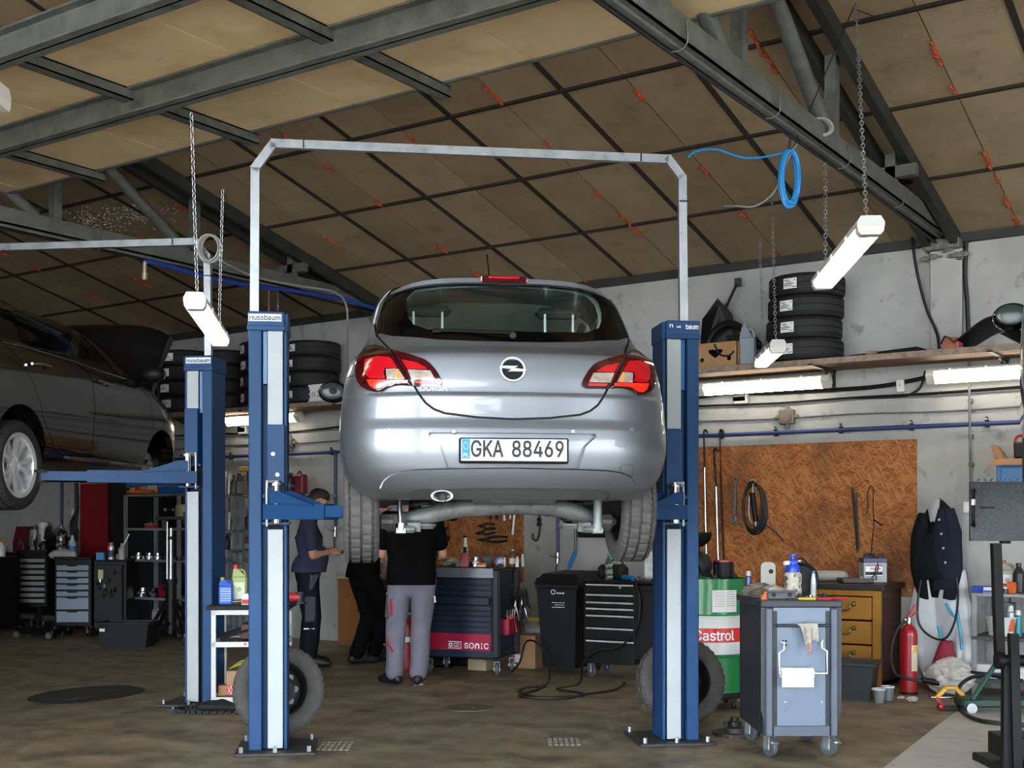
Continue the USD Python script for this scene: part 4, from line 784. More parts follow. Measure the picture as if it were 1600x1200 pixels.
# ---- fluorescent lamps
diff_m = mat('lamp_diffuser', 'f4f2ea', .4, emit='fff3dc', estr=TUBE_POWER); lamp_grey = mat('lamp_housing', 'c9c9c4', .5)
def chain(p0, p1):
    p0, p1 = np.array(p0, float), np.array(p1, float); L = np.linalg.norm(p1 - p0); n = max(int(L / .034), 2); d = (p1 - p0) / L; u, v = frame(d); out = []
    t = np.arange(8) / 8 * 2 * np.pi
    for k in range(n):
        c = p0 + d * L * (k + .5) / n; w = u if k % 2 else v
        out.append(tube(c + np.outer(np.cos(t), d) * .022 + np.outer(np.sin(t), w) * .011, .0034, 4, True))
    return cat(*out)
def fluoro(label, p0, p1, wd, chains=(), out=None, lit=True):
    p0, p1 = np.array(p0, float), np.array(p1, float); c = (p0 + p1) / 2; d = (p1 - p0) / np.linalg.norm(p1 - p0); L = np.linalg.norm(p1 - p0)
    dn = np.array((0, 0, -1.0)) if out is None else np.array(out, float); sd = np.cross(d, dn); sd /= np.linalg.norm(sd); dn = np.cross(sd, d)
    a = At('fluorescent_lamp', label, 'lamp', c)
    def prof(pts, l0, l1):
        V = []; n = len(pts)
        for s in (l0, l1):
            for (u, w) in pts: V.append(c + d * s + sd * u + dn * w)
        return hullmesh(V)
    h = wd / 2
    a.p('housing', prof([(-h * .72, -.055), (h * .72, -.055), (h, -.02), (h, .004), (-h, .004), (-h, -.02)], -L / 2, L / 2), lamp_grey)
    df = [(-h * .97, .004), (h * .97, .004), (h * .93, .03), (h * .7, .05), (-h * .7, .05), (-h * .93, .03)]
    a.p('diffuser', prof(df, -L / 2 + .07, L / 2 - .07), diff_m, label='glowing white diffuser')
    for s in (-1, 1):
        e = a.p('end_cap', prof([(u * 1.0, w) for u, w in df], s * L / 2, s * (L / 2 - .07)), mat('lamp_end', 'd8d4c8', .35), label='pale end cap')
    for s in (-.3, 0, .3):
        for q in (-1, 1): a.p('clip', cbox(c + d * L * s + sd * q * h + dn * -.002, (.02, .02, .03), .003), lamp_grey)
    for (t, top) in chains:
        b = c + d * L * t - dn * .055
        a.p('hanging_hook', tube(spl([b + (0, 0, -.01), b + (.01, 0, .02), b + (0, 0, .04)], 4), .004, 5), galv)
        a.p('chain', chain(b + (0, 0, .03), top), galv, 40)
    return a
def upto(px, py, Z): return W(px, py, Z)
p0, p1 = W(1361, 352, 6.72), W(1285, 442, 8.28)
fluoro('long lit fluorescent lamp hung on two chains in front of the tyre stack', p0, p1, .15, [(-.42, RO(1337, -8) - (0, 0, .05)), (.42, W(1289, 120, 8.9))])
p0, p1 = W(304, 470, 7.35), W(345, 532, 8.9)
fluoro('lit fluorescent lamp hung on chains left of the front lift column', p0, p1, .135, [(-.42, W(299, 176, 7.45)), (.42, W(348, 296, 8.75))])
p0, p1 = W(1216, 541, 9.7), W(1189, 566, 10.8)
fluoro('short lit fluorescent lamp on thin chains by the wall shelf', p0, p1, .13, [(-.36, RO(1206, 300) - (0, 0, .02)), (.36, RO(1186, 345) - (0, 0, .02))])
for (pa, pb, lab) in (((1092, 598), (1297, 590), 'lit fluorescent lamp under the shelf right of the silver car'), ((1449, 579), (1640, 569), 'lit fluorescent lamp under the shelf at the right edge'), ((350, 651), (470, 646), 'lit fluorescent lamp under the left shelf behind the lift columns')):
    A_, B_ = WA(*pa, .20), WA(*pb, .20); zz_ = (A_[2] + B_[2]) / 2 - .05
    fluoro(lab, (A_[0], WALLY - .2, zz_), (B_[0], WALLY - .2, zz_), .13, out=(0, -.75, -.66))
    
p0 = W(7, 152, 5.6); fluoro('end of a ceiling lamp at the left edge of the view', p0 + CR * -.0, p0 - CR * 1.2, .15)
A_, B_ = RO(428, 470), RO(418, 462)
for (px) in (420, 434):
    t_ = RO(px, 452); a = At('loose_chain', 'thin hanging chain %s behind the front lift column' % ('left' if px == 420 else 'right'), 'chain', t_); a.p('chain_links', chain(t_ - (0, 0, .5), t_), galv, 40)
# ---- cables, pipes and boxes on the wall
def walltube(name, label, cat_, pts, r, m, off=.03, clips=0, clipm=None):
    P = [WA(x, y, off) for x, y in pts]; a = At(name, label, cat_, P[0]); a.p('run', tube(spl(P, 6), r, 6), m, 40)
    if clips:
        S = spl(P, 12)
        for k in range(clips):
            c = S[int((k + .5) / clips * (len(S) - 1))]; a.p('clip', cbox((c[0], WALLY - off * .5, c[2]), (.03, off + .012, .035 if r > .01 else .02), .003), clipm or wire_grey)
    return a
def wallcable(lab, z0, xa, xb, r, m, sag=.012, clips=9, off=.015, seed=0):
    r_ = random.Random(seed); P = [(x, WALLY - off, z0 + r_.uniform(-sag, sag)) for x in np.linspace(xa, xb, 16)]
    a = At('wall_cable', lab, 'cable', P[0]); a.p('cable_run', tube(spl(P, 4), r, 5), m, 40)
    for k in range(clips): q = P[1 + k * 14 // clips]; a.p('cable_clip', cbox((q[0], WALLY - .01, q[2]), (.015, .03, .03), .002), m)
wallcable('thin grey cable along the wall above the blue pipe', 2.47, -13.2, -1.4, .009, wire_grey, seed=1)
wallcable('black cable along the wall, upper one of the runs', 2.63, -13.2, -1.4, .013, wire_black, .02, seed=2)
wallcable('grey cable along the wall just below the black cable', 2.605, -13.2, -1.4, .009, wire_grey, .015, seed=3)
wallcable('black cable bundle right under the wall shelf', 2.74, -9.0, -3.1, .02, wire_black, .035, 5, .03, seed=4)
a = At('air_pipe', 'dark blue compressed-air pipe clipped along the back wall', 'pipe', (-13.5, WALLY - .04, 2.33)); pipe_m = mat('pipe_blue', '26386b', .4, var=.1)
a.p('pipe_run', cyl((-13.5, WALLY - .045, 2.33), (-.6, WALLY - .045, 2.33), .02, n=12), pipe_m, 40)
for x in [WX(q) for q in (362, 440, 520, 1128, 1213, 1315, 1425, 1543)]:
    a.p('pipe_clip', cat(cbox((x, WALLY - .03, 2.33), (.035, .055, .065), .006), cbox((x, WALLY - .05, 2.375), (.02, .03, .03), .004)), dark_metal)
    a.p('clip_screw', cyl((x, WALLY - .07, 2.37), (x, WALLY - .06, 2.37), .009, n=8), galv)
for (px, z1) in ((526, 1.55), (98, 1.45)): a.p('drop_pipe', cyl((WX(px), WALLY - .045, 2.33), (WX(px), WALLY - .045, z1), .018, n=10), pipe_m, 40)
for (px, pyb) in ((873, 905), (526, 860), (98, 868)):
    x = WX(px); zb_ = WZ(px, pyb); b = At('air_outlet', {873: 'blue air drop pipe with ball valve on the bare wall under the car', 526: 'air drop pipe with valve behind the man in dungarees', 98: 'air drop pipe with valve left of the red panel'}[px], 'pipe', (x, WALLY - .05, zb_))
    b.p('outlet_pipe', cyl((x, WALLY - .04, 1.75 if px == 873 else 1.5), (x, WALLY - .04, zb_ + .25), .017, n=10), pipe_m, 40); b.p('valve', cat(cyl((x, WALLY - .05, zb_ + .17), (x, WALLY - .05, zb_ + .29), .024, n=12), cyl((x, WALLY - .09, zb_ + .24), (x, WALLY - .03, zb_ + .24), .016, n=10)), bright_steel, 40); b.p('valve_lever', bar((x - .07, WALLY - .1, zb_ + .26), (x + .01, WALLY - .09, zb_ + .24), .012, .006), pipe_m); b.p('outlet_hose', tube(spl([(x, WALLY - .05, zb_ + .18), (x - .01, WALLY - .06, zb_ + .1), (x + .01, WALLY - .06, zb_)], 4), .008, 6), wire_black, 40)
walltube('conduit', 'grey conduit ending in a blue coupling above the black tool chest', 'pipe', [(899, 790), (899, 835), (899, 862)], .014, wire_grey, .04).p('coupling', cat(cyl(WA(899, 862, .05), WA(890, 885, .05), .022, n=10), cyl(WA(890, 876, .06), WA(886, 900, .06), .012, n=8)), blue_hose, 40)
walltube('conduit', 'vertical grey conduit on the pilaster above the light switch', 'pipe', [(1514, 560), (1515, 640), (1516, 720), (1517, 780)], .011, wire_grey, .085, 5)
a = At('light_switch', 'square pale light switch on the wall beside the jacket', 'switch', WA(1517, 793, .02)); c = WA(1517, 793, 0); a.p('switch_plate', cbox(c + (0, -.09, 0), (.085, .035, .10), .006), white_plastic); a.p('switch_rocker', cbox(c + (0, -.11, 0), (.05, .012, .06), .003), paper)
walltube('power_cable', 'thick black cable hanging in a curve from the roof to the shelf', 'cable', [(1425, 370), (1432, 420), (1447, 480), (1464, 520), (1467, 545)], .014, wire_black, .10)
walltube('power_cable', 'black cable bundle running down the wall right of the pilaster', 'cable', [(1510, 372), (1508, 430), (1511, 470), (1513, 525)], .02, wire_black, .03, 3, wire_black)
walltube('power_cable', 'black cable looping from the bundle down to the white box', 'cable', [(1446, 580), (1438, 605), (1420, 617), (1395, 620), (1340, 622)], .012, wire_black, .02)
def wbox(name, label, cat_, px, py, w, h, d, m, extra=None):
    c = WA(px, py, 0); a = At(name, label, cat_, c + (0, -d / 2, -h / 2)); a.p('box_body', box(c[0] - w / 2, c[0] + w / 2, WALLY - d, WALLY, c[2] - h / 2, c[2] + h / 2, .008), m); return a, c
a, c = wbox('junction_box', 'square brown junction box with four cable glands on the right wall', 'junction box', 1232, 652, .15, .14, .07, mat('bakelite', '6c6258', .6, var=.2, scale=20))
a.p('box_lid', cyl((c[0], WALLY - .07, c[2]), (c[0], WALLY - .085, c[2]), .05, n=20), mat('bakelite', ''), 40)
for k in range(4): q = np.array((math.cos(k * math.pi / 2), 0, math.sin(k * math.pi / 2))); a.p('cable_gland', cyl(c + q * .07 + (0, -.035, 0), c + q * .11 + (0, -.035, 0), .022, n=10), wire_grey, 40)
a, c = wbox('junction_box', 'round junction box with glands beside the left lift column', 'junction box', 456, 693, .12, .12, .07, mat('bakelite', '')); a.p('box_lid', cyl((c[0], WALLY - .07, c[2]), (c[0], WALLY - .09, c[2]), .06, n=20), wire_grey, 40)
for k in range(4): q = np.array((math.cos(k * math.pi / 2), 0, math.sin(k * math.pi / 2))); a.p('cable_gland', cyl(c + q * .06 + (0, -.035, 0), c + q * .11 + (0, -.035, 0), .025, n=10), wire_grey, 40)
for (px, py, s) in ((1161, 620, 'right of the silver car'), (384, 670, 'between the lift columns')):
    a, c = wbox('circuit_box', 'small breaker box with a dark window on the wall ' + s, 'breaker box', px, py, .15, .15, .07, mat('box_grey', 'a9a8a4', .5)); a.p('box_window', box(c[0] - .075, c[0] + .05, WALLY - .075, WALLY - .068, c[2] - .045, c[2] + .04), gloss_black)
a, c = wbox('socket_box', 'small white plastic box on the wall under the right shelf', 'box', 1409, 603, .075, .12, .06, white_plastic); a.p('box_screw', cyl((c[0], WALLY - .062, c[2]), (c[0], WALLY - .058, c[2]), .006, n=8), wire_grey)
x0, x1 = WX(903), WX(962); a = At('black_board', 'black ribbed plastic panel on the wall behind the rear axle', 'panel', (x0, WALLY, 1.35)); z0, z1 = WZ(930, 840), WZ(930, 775)
a.p('panel_sheet', box(x0, x1, WALLY - .03, WALLY, z0, z1, .004), black_plastic)
for k in range(9): z = z0 + .04 + k * (z1 - z0 - .06) / 9; a.p('panel_rib', box(x0 + .02, x1 - .02, WALLY - .036, WALLY - .028, z, z + .012), black_matt)
a = At('wall_hook', 'dark metal hook with two rubber rings on the bare wall', 'hook', WA(842, 840)); P = [WA(x, y, .03) for x, y in ((843, 775), (843, 812), (843, 830), (839, 844), (833, 842), (832, 834))]
a.p('hook_bar', tube(spl(P, 6), .012, 8), steel_dark, 40)
for (x, y) in ((842.5, 812), (842.5, 819)): a.p('rubber_ring', mv(lathe([(.014, -.012), (.026, -.012), (.026, .012), (.014, .012), (.014, -.012)], 18, axis='y'), WA(x, y, .05)), rubber, 40)
# ---- particle boards and what hangs on them
def osb_mat():
    N = {'tc': ('texture_coordinate', {}), 'p': ('principled_bsdf', dict(roughness=.75))}; L = [('mx3.result', 'p.base_color'), ('bm.normal', 'p.normal')]
    for i, (rot, sc) in enumerate((((0, .30, 0), (.2, 1, .033)), ((0, -.65, 0), (.2, 1, .028)), ((0, 1.1, 0), (.22, 1, .036)))):
        N['m%d' % i] = ('mapping', dict(mapping_type='texture', rotation=rot, scale=sc)); N['v%d' % i] = ('voronoi_texture', dict(scale=2.6, randomness=1.0, feature='f1')); N['h%d' % i] = ('separate_color', {})
        L += [('tc.object', 'm%d.vector' % i), ('m%d.vector' % i, 'v%d.vector' % i), ('v%d.color' % i, 'h%d.color' % i)]
    N['r0'] = ('rgb_ramp', dict(ramp=[(0, hx('7a451f')), (.4, hx('9a5a2b')), (.75, hx('b06a35')), (1, hx('bd7f45'))])); N['r1'] = ('rgb_ramp', dict(ramp=[(0, hx('7d4620')), (.5, hx('a8642f')), (1, hx('b5743a'))]))
    N['c1'] = ('map_range', dict(from_min=.55, from_max=.6, clamp=True)); N['c2'] = ('map_range', dict(from_min=.80, from_max=.84, clamp=True))
    N['mx1'] = ('mix_color', {}); N['mx2'] = ('mix_color', dict(b=hx('b17a44')))
    N['dn'] = ('noise_texture', dict(scale=1.6, detail=6.0)); N['dr'] = ('map_range', dict(from_min=.45, from_max=.7, to_max=.75, clamp=True)); N['mx3'] = ('mix_color', dict(b=hx('4d3020'))); N['bm'] = ('bump', dict(distance=.003))
    L += [('h0.r', 'r0.fac'), ('h1.r', 'r1.fac'), ('h1.g', 'c1.value'), ('c1.result', 'mx1.fac'), ('r0.color', 'mx1.a'), ('r1.color', 'mx1.b'), ('h2.g', 'c2.value'), ('c2.result', 'mx2.fac'), ('mx1.result', 'mx2.a'), ('tc.object', 'dn.vector'), ('dn.fac', 'dr.value'), ('dr.result', 'mx3.fac'), ('mx2.result', 'mx3.a'), ('h0.g', 'bm.height')]
    return usdkit.material(stage, '/World/Looks/particle_board', N, L, surface='p.BSDF')
osb = osb_mat()
for (pa, pb, zb_, zt_, lab) in ((1040, 1432, .78, 2.22, 'large orange-brown particle board with tools, right of the lift'), (672, 817, .80, 2.2, 'orange-brown particle board with hanging tools under the silver car')):
    xa, xb = WX(pa), WX(pb); a = At('particle_board', lab, 'board', ((xa + xb) / 2, WALLY - .02, zb_)); a.p('board_sheet', box(xa, xb, WALLY - .022, WALLY - .002, zb_, zt_, .002), osb)
    for (x, z) in ((xa + .06, zt_ - .06), (xb - .06, zt_ - .06), (xb - .06, zb_ + .06)): a.p('board_screw', cyl((x, WALLY - .024, z), (x, WALLY - .021, z), .008, n=8), galv)
B = lambda x, y, off=.05: WA(x, y, off)
def tool(name, label, cat_, at): return At(name, label, cat_, B(*at))
for (pts, r, m, lab) in (([(1100, 683), (1101, 730), (1102, 790), (1104, 880)], .014, 'g', 'long grey gas strut hung from the air pipe, leftmost of the rods'), ([(1116, 712), (1119, 760), (1122, 870), (1124, 885)], .015, 'g', 'grey sprung rod hung on the particle board, second of the rods'), ([(1125, 683), (1126, 740), (1128, 800), (1131, 886)], .011, 'k', 'thin black rod hung from the air pipe, rightmost of the rods')):
    P = [B(x, y, .07) for x, y in pts]; a = tool('support_rod', lab, 'rod', pts[-1]); mid = P[1]
    a.p('rod_upper', tube([P[0], P[1]], r * .6, 8), black_plastic, 40); a.p('rod_lower', tube(P[1:], r, 8), bright_steel if m == 'g' else black_plastic, 40); a.p('rod_hook', tube(spl([P[0], P[0] + (0, 0, .05), P[0] + (.02, -.01, .07), P[0] + (.04, 0, .04)], 4), .010, 6), black_plastic, 40)
a = tool('spanner', 'large steel combination spanner hung on the particle board', 'spanner', (1150, 815)); t0, t1 = B(1150, 752), B(1148, 812)
a.p('shank', hullmesh([t0 + d for d in ((-.014, 0, -.01), (.014, 0, -.01), (-.01, -.012, -.01), (.01, -.012, -.01))] + [t1 + d for d in ((-.018, 0, .0), (.018, 0, .0), (-.014, -.012, .0), (.014, -.012, .0))]), bright_steel); a.p('ring_end', mv(lathe([(.016, -.008), (.03, -.008), (.03, .008), (.016, .008), (.016, -.008)], 20, axis='y'), t0 + (0, 0, .02)), bright_steel, 40); a.p('open_end', ext([(-.035, .03), (-.04, -.02), (-.025, -.045), (-.018, -.01), (.018, -.01), (.025, -.045), (.04, -.02), (.035, .03), (0, .045)], -.008, .008, 'xz') if False else mv(ext([(-.035, .03), (-.04, -.02), (-.025, -.045), (-.018, -.01), (.018, -.01), (.025, -.045), (.04, -.02), (.035, .03), (0, .045)], -.008, .008, 'xz'), t1 - (0, 0, .01)), bright_steel)
a = tool('grease_gun', 'black grease gun hung on the board inside a coil of black cable', 'grease gun', (1178, 820)); a.p('gun_barrel', cyl(B(1175, 770), B(1181, 815), .026, n=16), black_plastic, 40); a.p('gun_rod', tube(spl([B(1174, 752), B(1177, 758), B(1172, 750), B(1180, 751), B(1176, 760), B(1177, 772)], 4), .006, 6), galv, 40); a.p('gun_nozzle', tube(spl([B(1171, 775), B(1170, 800), B(1173, 815), B(1180, 820)], 5), .007, 6), galv, 40); a.p('gun_head', cyl(B(1180, 815), B(1182, 824), .02, n=12), galv, 40)
a = tool('cable_coil', 'long oval coil of black cable hung on the particle board', 'cable', (1178, 835)); ms = []
for k in range(5):
    t = np.linspace(0, 2 * np.pi, 40); c = B(1178 + k * .4 - 1, 790); rx, rz_ = .115 + .008 * k - .02, .235 + .006 * (k % 3)
    ms.append(tube(np.c_[c[0] + rx * np.cos(t) + .006 * np.sin(3 * t + k), np.full(40, c[1] + .012 * (k - 2)), c[2] + rz_ * np.sin(t) - .01 * k], .009, 6))
ms.append(tube(spl([B(1197, 820), B(1210, 830), B(1225, 846)], 5), .006, 5)); a.p('cable_loops', cat(*ms), wire_black, 40)
a = tool('pry_bar', 'slim dark steel bar hung at the right of the particle board', 'bar', (1339, 862)); a.p('bar_body', hullmesh([B(1332, 762) + d for d in ((-.014, 0, 0), (.014, 0, 0), (0, -.02, 0))] + [B(1340, 862) + d for d in ((-.012, 0, 0), (.012, 0, 0), (0, -.02, 0))]), steel_dark); a.p('bar_rod', tube([B(1338, 770, .07), B(1342, 858, .07)], .008, 6), steel_dark, 40); a.p('bar_joint', cyl(B(1340, 861, .09), B(1340, 861, .04), .016, n=10), steel_dark, 40)
a = tool('test_lead', 'thin brown test lead dangling down to the car battery', 'cord', (1362, 875)); a.p('lead_cord', tube(spl([B(1353, 805), B(1356, 790), B(1355, 775), B(1359, 760), B(1364, 764), B(1364, 790), B(1365, 820), B(1362, 850), B(1361, 878)], 8), .005, 5), mat('lead_brown', '2c1b12', .6), 40); a.p('lead_clip', tube([B(1354, 803), B(1359, 812)], .009, 6), brass if False else mat('brass', 'b08a45', .35, .8), 40); a.p('lead_probe', tube([B(1365, 812), B(1379, 821)], .007, 6), black_plastic, 40)
for k, (x0, y0, x1, y1, r, m, lab) in enumerate(((761, 793, 761, 803, .006, 'w', 'short pale cable tie'), (787.5, 793, 788, 812, .014, 'w', 'white plastic trim lever'), (798, 793, 797, 810, .010, 'w', 'pale thin trim tool'), (804.5, 793, 801, 834, .014, 'w', 'long curved white trim strip'), (770, 790, 771, 811, .05, 'k', 'dark pair of cutters'), (745, 822, 772, 822, .018, 'k', 'dark pliers, uppermost of the three'), (741, 834, 774, 829, .018, 'k', 'dark pliers, middle of the three'), (742, 844, 792, 842, .020, 'k', 'dark pliers, lowest of the three'))):
    a = tool('hanging_tool', lab + ' on the board under the car', 'tool', ((x0 + x1) / 2, max(y0, y1)))
    p, q = B(x0, y0, .045), B(x1, y1, .045)
    if m == 'w': a.p('tool_blade', tube(spl([p, p * .6 + q * .4, (p + q) / 2 + (.004, -.006, 0), q], 4), r, 6), print_white, 40); a.p('tool_tip', ball(q, r * 1.2, 1), print_white, 40)
    elif k == 4: a.p('tool_jaw', hullmesh([p + (-.03, 0, .02), p + (.03, 0, .02), q + (0, -.02, .1), q + (-.01, .02, .1)]), dark_metal); [a.p('tool_handle', tube([p + (s * .025, 0, 0), q + (s * .045, 0, 0)], .014, 8), black_plastic, 40) for s in (-1, 1)]
    else:
        d = (q - p); a.p('tool_jaw', hullmesh([p, p + d * .3 + (0, -.02, .02), p + d * .3 + (0, -.02, -.02), p + d * .35 + (0, .015, 0)]), dark_metal)
        for s in (-1, 1): a.p('tool_handle', tube(spl([p + d * .3, p + d * .6 + (0, 0, s * .03), q + (0, 0, s * .02)], 4), r * .7, 8), mat('handle_green', '1d2620', .6), 40)
a = tool('saw_disc', 'round dark disc hung at the left of the board under the car', 'disc', (706, 810)); a.p('disc_plate', mv(lathe([(.012, -.01), (.085, -.01), (.085, .01), (.012, .01), (.012, -.01)], 24, axis='y'), B(707, 803)), dark_metal, 40); a.p('disc_hub', mv(lathe([(0, -.015), (.03, -.015), (.03, 0), (0, 0)], 16, axis='y'), B(707, 803)), bright_steel, 40)
a = tool('key_strip', 'cluster of small dark tools on the left of the board', 'tools', (704, 840))
for k in range(7): q = B(699 + rng.uniform(-1, 6), 820 + k * 4.5); a.p('small_tool', hullmesh([q + np.array((rng.uniform(-.03, .03), rng.uniform(-.02, .02), rng.uniform(-.035, .035))) for _ in range(8)]), dark_metal if k % 3 else bright_steel)
a = tool('hooked_rod', 'thin grey rod lying across the bottom of the particle board', 'rod', (770, 866)); a.p('rod_wire', tube(spl([B(727, 864), B(760, 866), B(790, 867), B(797, 864), B(806, 866)], 5), .007, 6), wire_grey, 40)
x0, x1 = WX(125, .1), WX(187, .1); a = At('red_sheet', 'plain red sheet panel standing against the left wall', 'panel', ((x0 + x1) / 2, WALLY - .05, .9)); a.p('panel_sheet', box(x0, x1, WALLY - .1, WALLY - .06, .86, 2.02, .004), mat('red_panel', '8e1620', .5, var=.1, scale=2)); a.p('panel_edge', box(x1, x1 + .1, WALLY - .3, WALLY - .01, .3, 2.08, .004), black_matt)
a = At('power_cable', 'bundle of black cables hanging left of the red panel', 'cable', B(118, 850))
a.p('cable_strands', cat(*[tube(spl([B(117 + k, 755), B(117.5 + k * 1.2, 790), B(118 + k * .8, 800), B(110 + k * 3, 818), B(111 + k * 3.4, 845)], 5), .012, 5) for k in range(4)]), wire_black, 40); a.p('cable_tag', cbox(B(113, 800), (.05, .02, .1), .004), paper)
# ---- hung from the roof: hose and cable coils
def coil(name, label, cat_, c, rx, rz, n, r, m, u, jit=.01, tilt=0.0):
    a = At(name, label, cat_, c); ms = []; u = np.asarray(u, float); w = np.cross((0, 0, 1.0), u)
    for k in range(n):
        t = np.linspace(0, 2 * np.pi, 34)[:-1]; s = 1 + rng.uniform(-.12, .05); cc = c + w * rng.uniform(-.03, .03) + u * rng.uniform(-jit, jit)
        ms.append(tube(cc + np.outer(np.cos(t) * rx * s, u) + np.outer(np.sin(t) * rz * s - (1 - s) * -rz * .6, (0, 0, 1.0)) + np.outer(np.sin(t * 2 + k) * .006, w), r, 6, True))
    a.p('hose_loops', cat(*ms), m, 40); return a
cc = W(1234, 279, 8.0); a = coil('hose_coil', 'bright blue air hose coiled under the right roof truss', 'hose', cc, .056, .18, 24, .0095, blue_hose, CR)
a.p('hose_hanger', tube(spl([cc + (0, 0, .17), cc + (0.0, 0, .24), W(1238, 215, 8.0)], 4), .008, 6), wire_black, 40)
a.p('hose_tail', tube(spl([W(1075, 246, 8.05), W(1088, 236, 8.05), W(1120, 234, 8.0), W(1160, 246, 8.0), W(1195, 245, 8.0), W(1232, 237, 8.0)], 6), .007, 6), blue_hose, 40)
a = At('grey_hose', 'grey hose hanging in a curve beside the blue coil', 'hose', W(1180, 320, 8.1)); a.p('hose_run', tube(spl([W(1245, 225, 8.0), W(1228, 255, 8.0), W(1210, 300, 8.1), W(1180, 322, 8.15), W(1150, 322, 8.2), W(1132, 322, 8.3)], 6), .008, 6), wire_grey, 40)
coil('cable_coil', 'grey cable wound around the truss chord beside the chain', 'cable', W(1281, 200, 8.25), .085, .06, 9, .007, mat('cable_pale', '9a9a96', .5), CR, .02)
coil('cable_coil', 'grey cable wound on the corner of the far lift portal', 'cable', W(327, 389, 9.75), .085, .11, 10, .007, mat('cable_pale', ''), CR, .015)
a = At('air_hose', 'blue air hose slung along the left truss with a brass nozzle', 'hose', W(222, 420, 11.5)); P = [W(x, y, z) for x, y, z in ((226, 409, 11.4), (245, 411, 11.5), (290, 424, 11.8), (340, 437, 12.1), (400, 447, 12.5), (470, 456, 12.9), (540, 468, 13.3), (592, 484, 13.7))]
a.p('hose_run', tube(spl(P, 6), .022, 8), mat('hose_deep_blue', '1d3d97', .4), 40); a.p('hose_nozzle', cat(cyl(P[0], P[0] - (0, 0, .1), .02, n=10), cyl(P[0] - (0, 0, .1), P[0] - (0, 0, .17), .03, n=10)), mat('nozzle', 'b9a98d', .4, .6), 40)
a = At('roof_cable', 'pale cable strung from the left truss down behind the silver car', 'cable', W(540, 480, 13.5)); a.p('cable_run', tube(spl([W(345, 408, 11.5), W(400, 433, 12.0), W(470, 447, 12.6), W(520, 456, 13.0), W(540, 475, 13.3), W(543, 520, 13.5), (WX(545), WALLY - .05, 2.9)], 8), .012, 6), mat('cable_pale', ''), 40)
a = At('roof_wire', 'thin dark wires strung between chain and roof above the lamp', 'wire', RO(1335, 0))
for wr_ in (tube([RO(1336, 2) - (0, 0, .02), W(1240, 230, 8.0)], .004, 4), tube([RO(1336, 10) - (0, 0, .02), RO(1375, 24) - (0, 0, .02)], .004, 4), tube(spl([W(348, 300, 8.9), W(370, 350, 9.5), W(388, 385, 9.8)], 4), .004, 4)): a.p('wire_run', wr_, wire_black)
# ================================================================== furniture and equipment on the floor
class Lo:
    """A thing with its own frame: x to its right, y away from us, z up."""
    def __init__(s, name, label, cat_, loc, rot=YAW, group=None): s.loc = np.asarray(loc, float); s.rot = rot; s.t = thing(name, label, cat_, loc, rot, group)
    def p(s, name, mesh, m, smooth=False, label=None, kind=None, par=None): return part(par or s.t, name, mesh, m, smooth, label, kind)
    def g(s, x, y, z):  # local -> hall
        c, q = math.cos(math.radians(s.rot)), math.sin(math.radians(s.rot)); return s.loc + (x * c - y * q, x * q + y * c, z)
def caster(o, x, y, r=.06, wd=.035, m=None, yaw=0, par=None, brake=False):
    cw = o.p('caster', mv(cat(lathe([(.02, -wd / 2), (r * .94, -wd / 2), (r, -wd * .3), (r, wd * .3), (r * .94, wd / 2), (.02, wd / 2)], 24, axis='x')), (x, y, r), rz=yaw), m or rubber, 30, label='swivel caster')
    o.p('caster_fork', mv(cat(box(-wd * .8, -wd * .62, -.02, .035, r * .7, r * 2.05, .002), box(wd * .62, wd * .8, -.02, .035, r * .7, r * 2.05, .002), box(-wd * .85, wd * .85, -.02, .05, r * 2.02, r * 2.12, .002), cyl((-wd, 0, r), (wd, 0, r), r * .22, n=12)), (x, y, 0), rz=yaw), galv, 30, par=cw)
    if brake: o.p('brake_pedal', mv(cat(bar((0, -.02, r * 1.9), (-.03, -.09, r * 1.55), .045, .006), bar((-.03, -.09, r * 1.55), (-.07, -.11, r * 1.75), .02, .006)), (x, y, 0), rz=yaw), galv, par=cw)
# ---- grey workshop trolley at the right, its end towards us
Zt = 7.55; sc = Zt / FPX
tl = W(1252, 818, Zt); tl[2] = 0; o = Lo('tool_trolley', 'grey-blue tool trolley on casters with a paper roll on its end, front right', 'tool trolley', tl, YAW + 1)
zT, zB = .975, .137; hw = .235; D_ = .72
tr_dark = mat('trolley_dark', '33363c', .42, .2, var=.12, scale=6); tr_pale = mat('trolley_pale', '6d7a8c', .38, .25, var=.08, scale=4, dirt='4b525c', dirt_at=(.6, .72), dscale=7); tr_mid = mat('trolley_mid', '565e6b', .4, .2, var=.08)
o.p('cabinet_body', cat(box(-hw - .0, hw, .012, D_, zB, zT - .03, .006), box(-hw - .02, hw + .02, -.012, D_ + .02, zT - .045, zT, .008), ext([(-hw - .015, zB + .16), (-hw + .02, zB + .02), (-hw + .02, zT - .045), (-hw - .015, zT - .045)], .0, .03, 'xz'), ext([(hw + .015, zB + .16), (hw - .02, zB + .02), (hw - .02, zT - .045), (hw + .015, zT - .045)], .0, .03, 'xz')), tr_dark)
for s in (-1, 1): o.p('corner_post', box(s * (hw - .055), s * (hw - .012), -.018, .03, zB, zT - .05, .006), tr_mid); o.p('side_channel', box(s * (hw - .085), s * (hw - .058), -.002, .02, zB + .03, zT - .055), mat('channel_dark', '20242b', .5))
o.p('end_panel', box(-hw + .08, hw - .08, -.0, .016, zB + .04, zT - .06, .003), tr_pale, label='pale grey-blue end panel'); o.p('bottom_rail', box(-hw + .06, hw - .06, -.014, .02, zB, zB + .065, .004), tr_mid)
o.p('top_band', box(-hw + .06, hw - .06, -.006, .016, zT - .065, zT - .045), tr_pale)
o.p('push_bar', cyl((-hw + .075, -.035, zT - .152), (hw - .075, -.035, zT - .152), .010, n=12), tr_dark, 40)
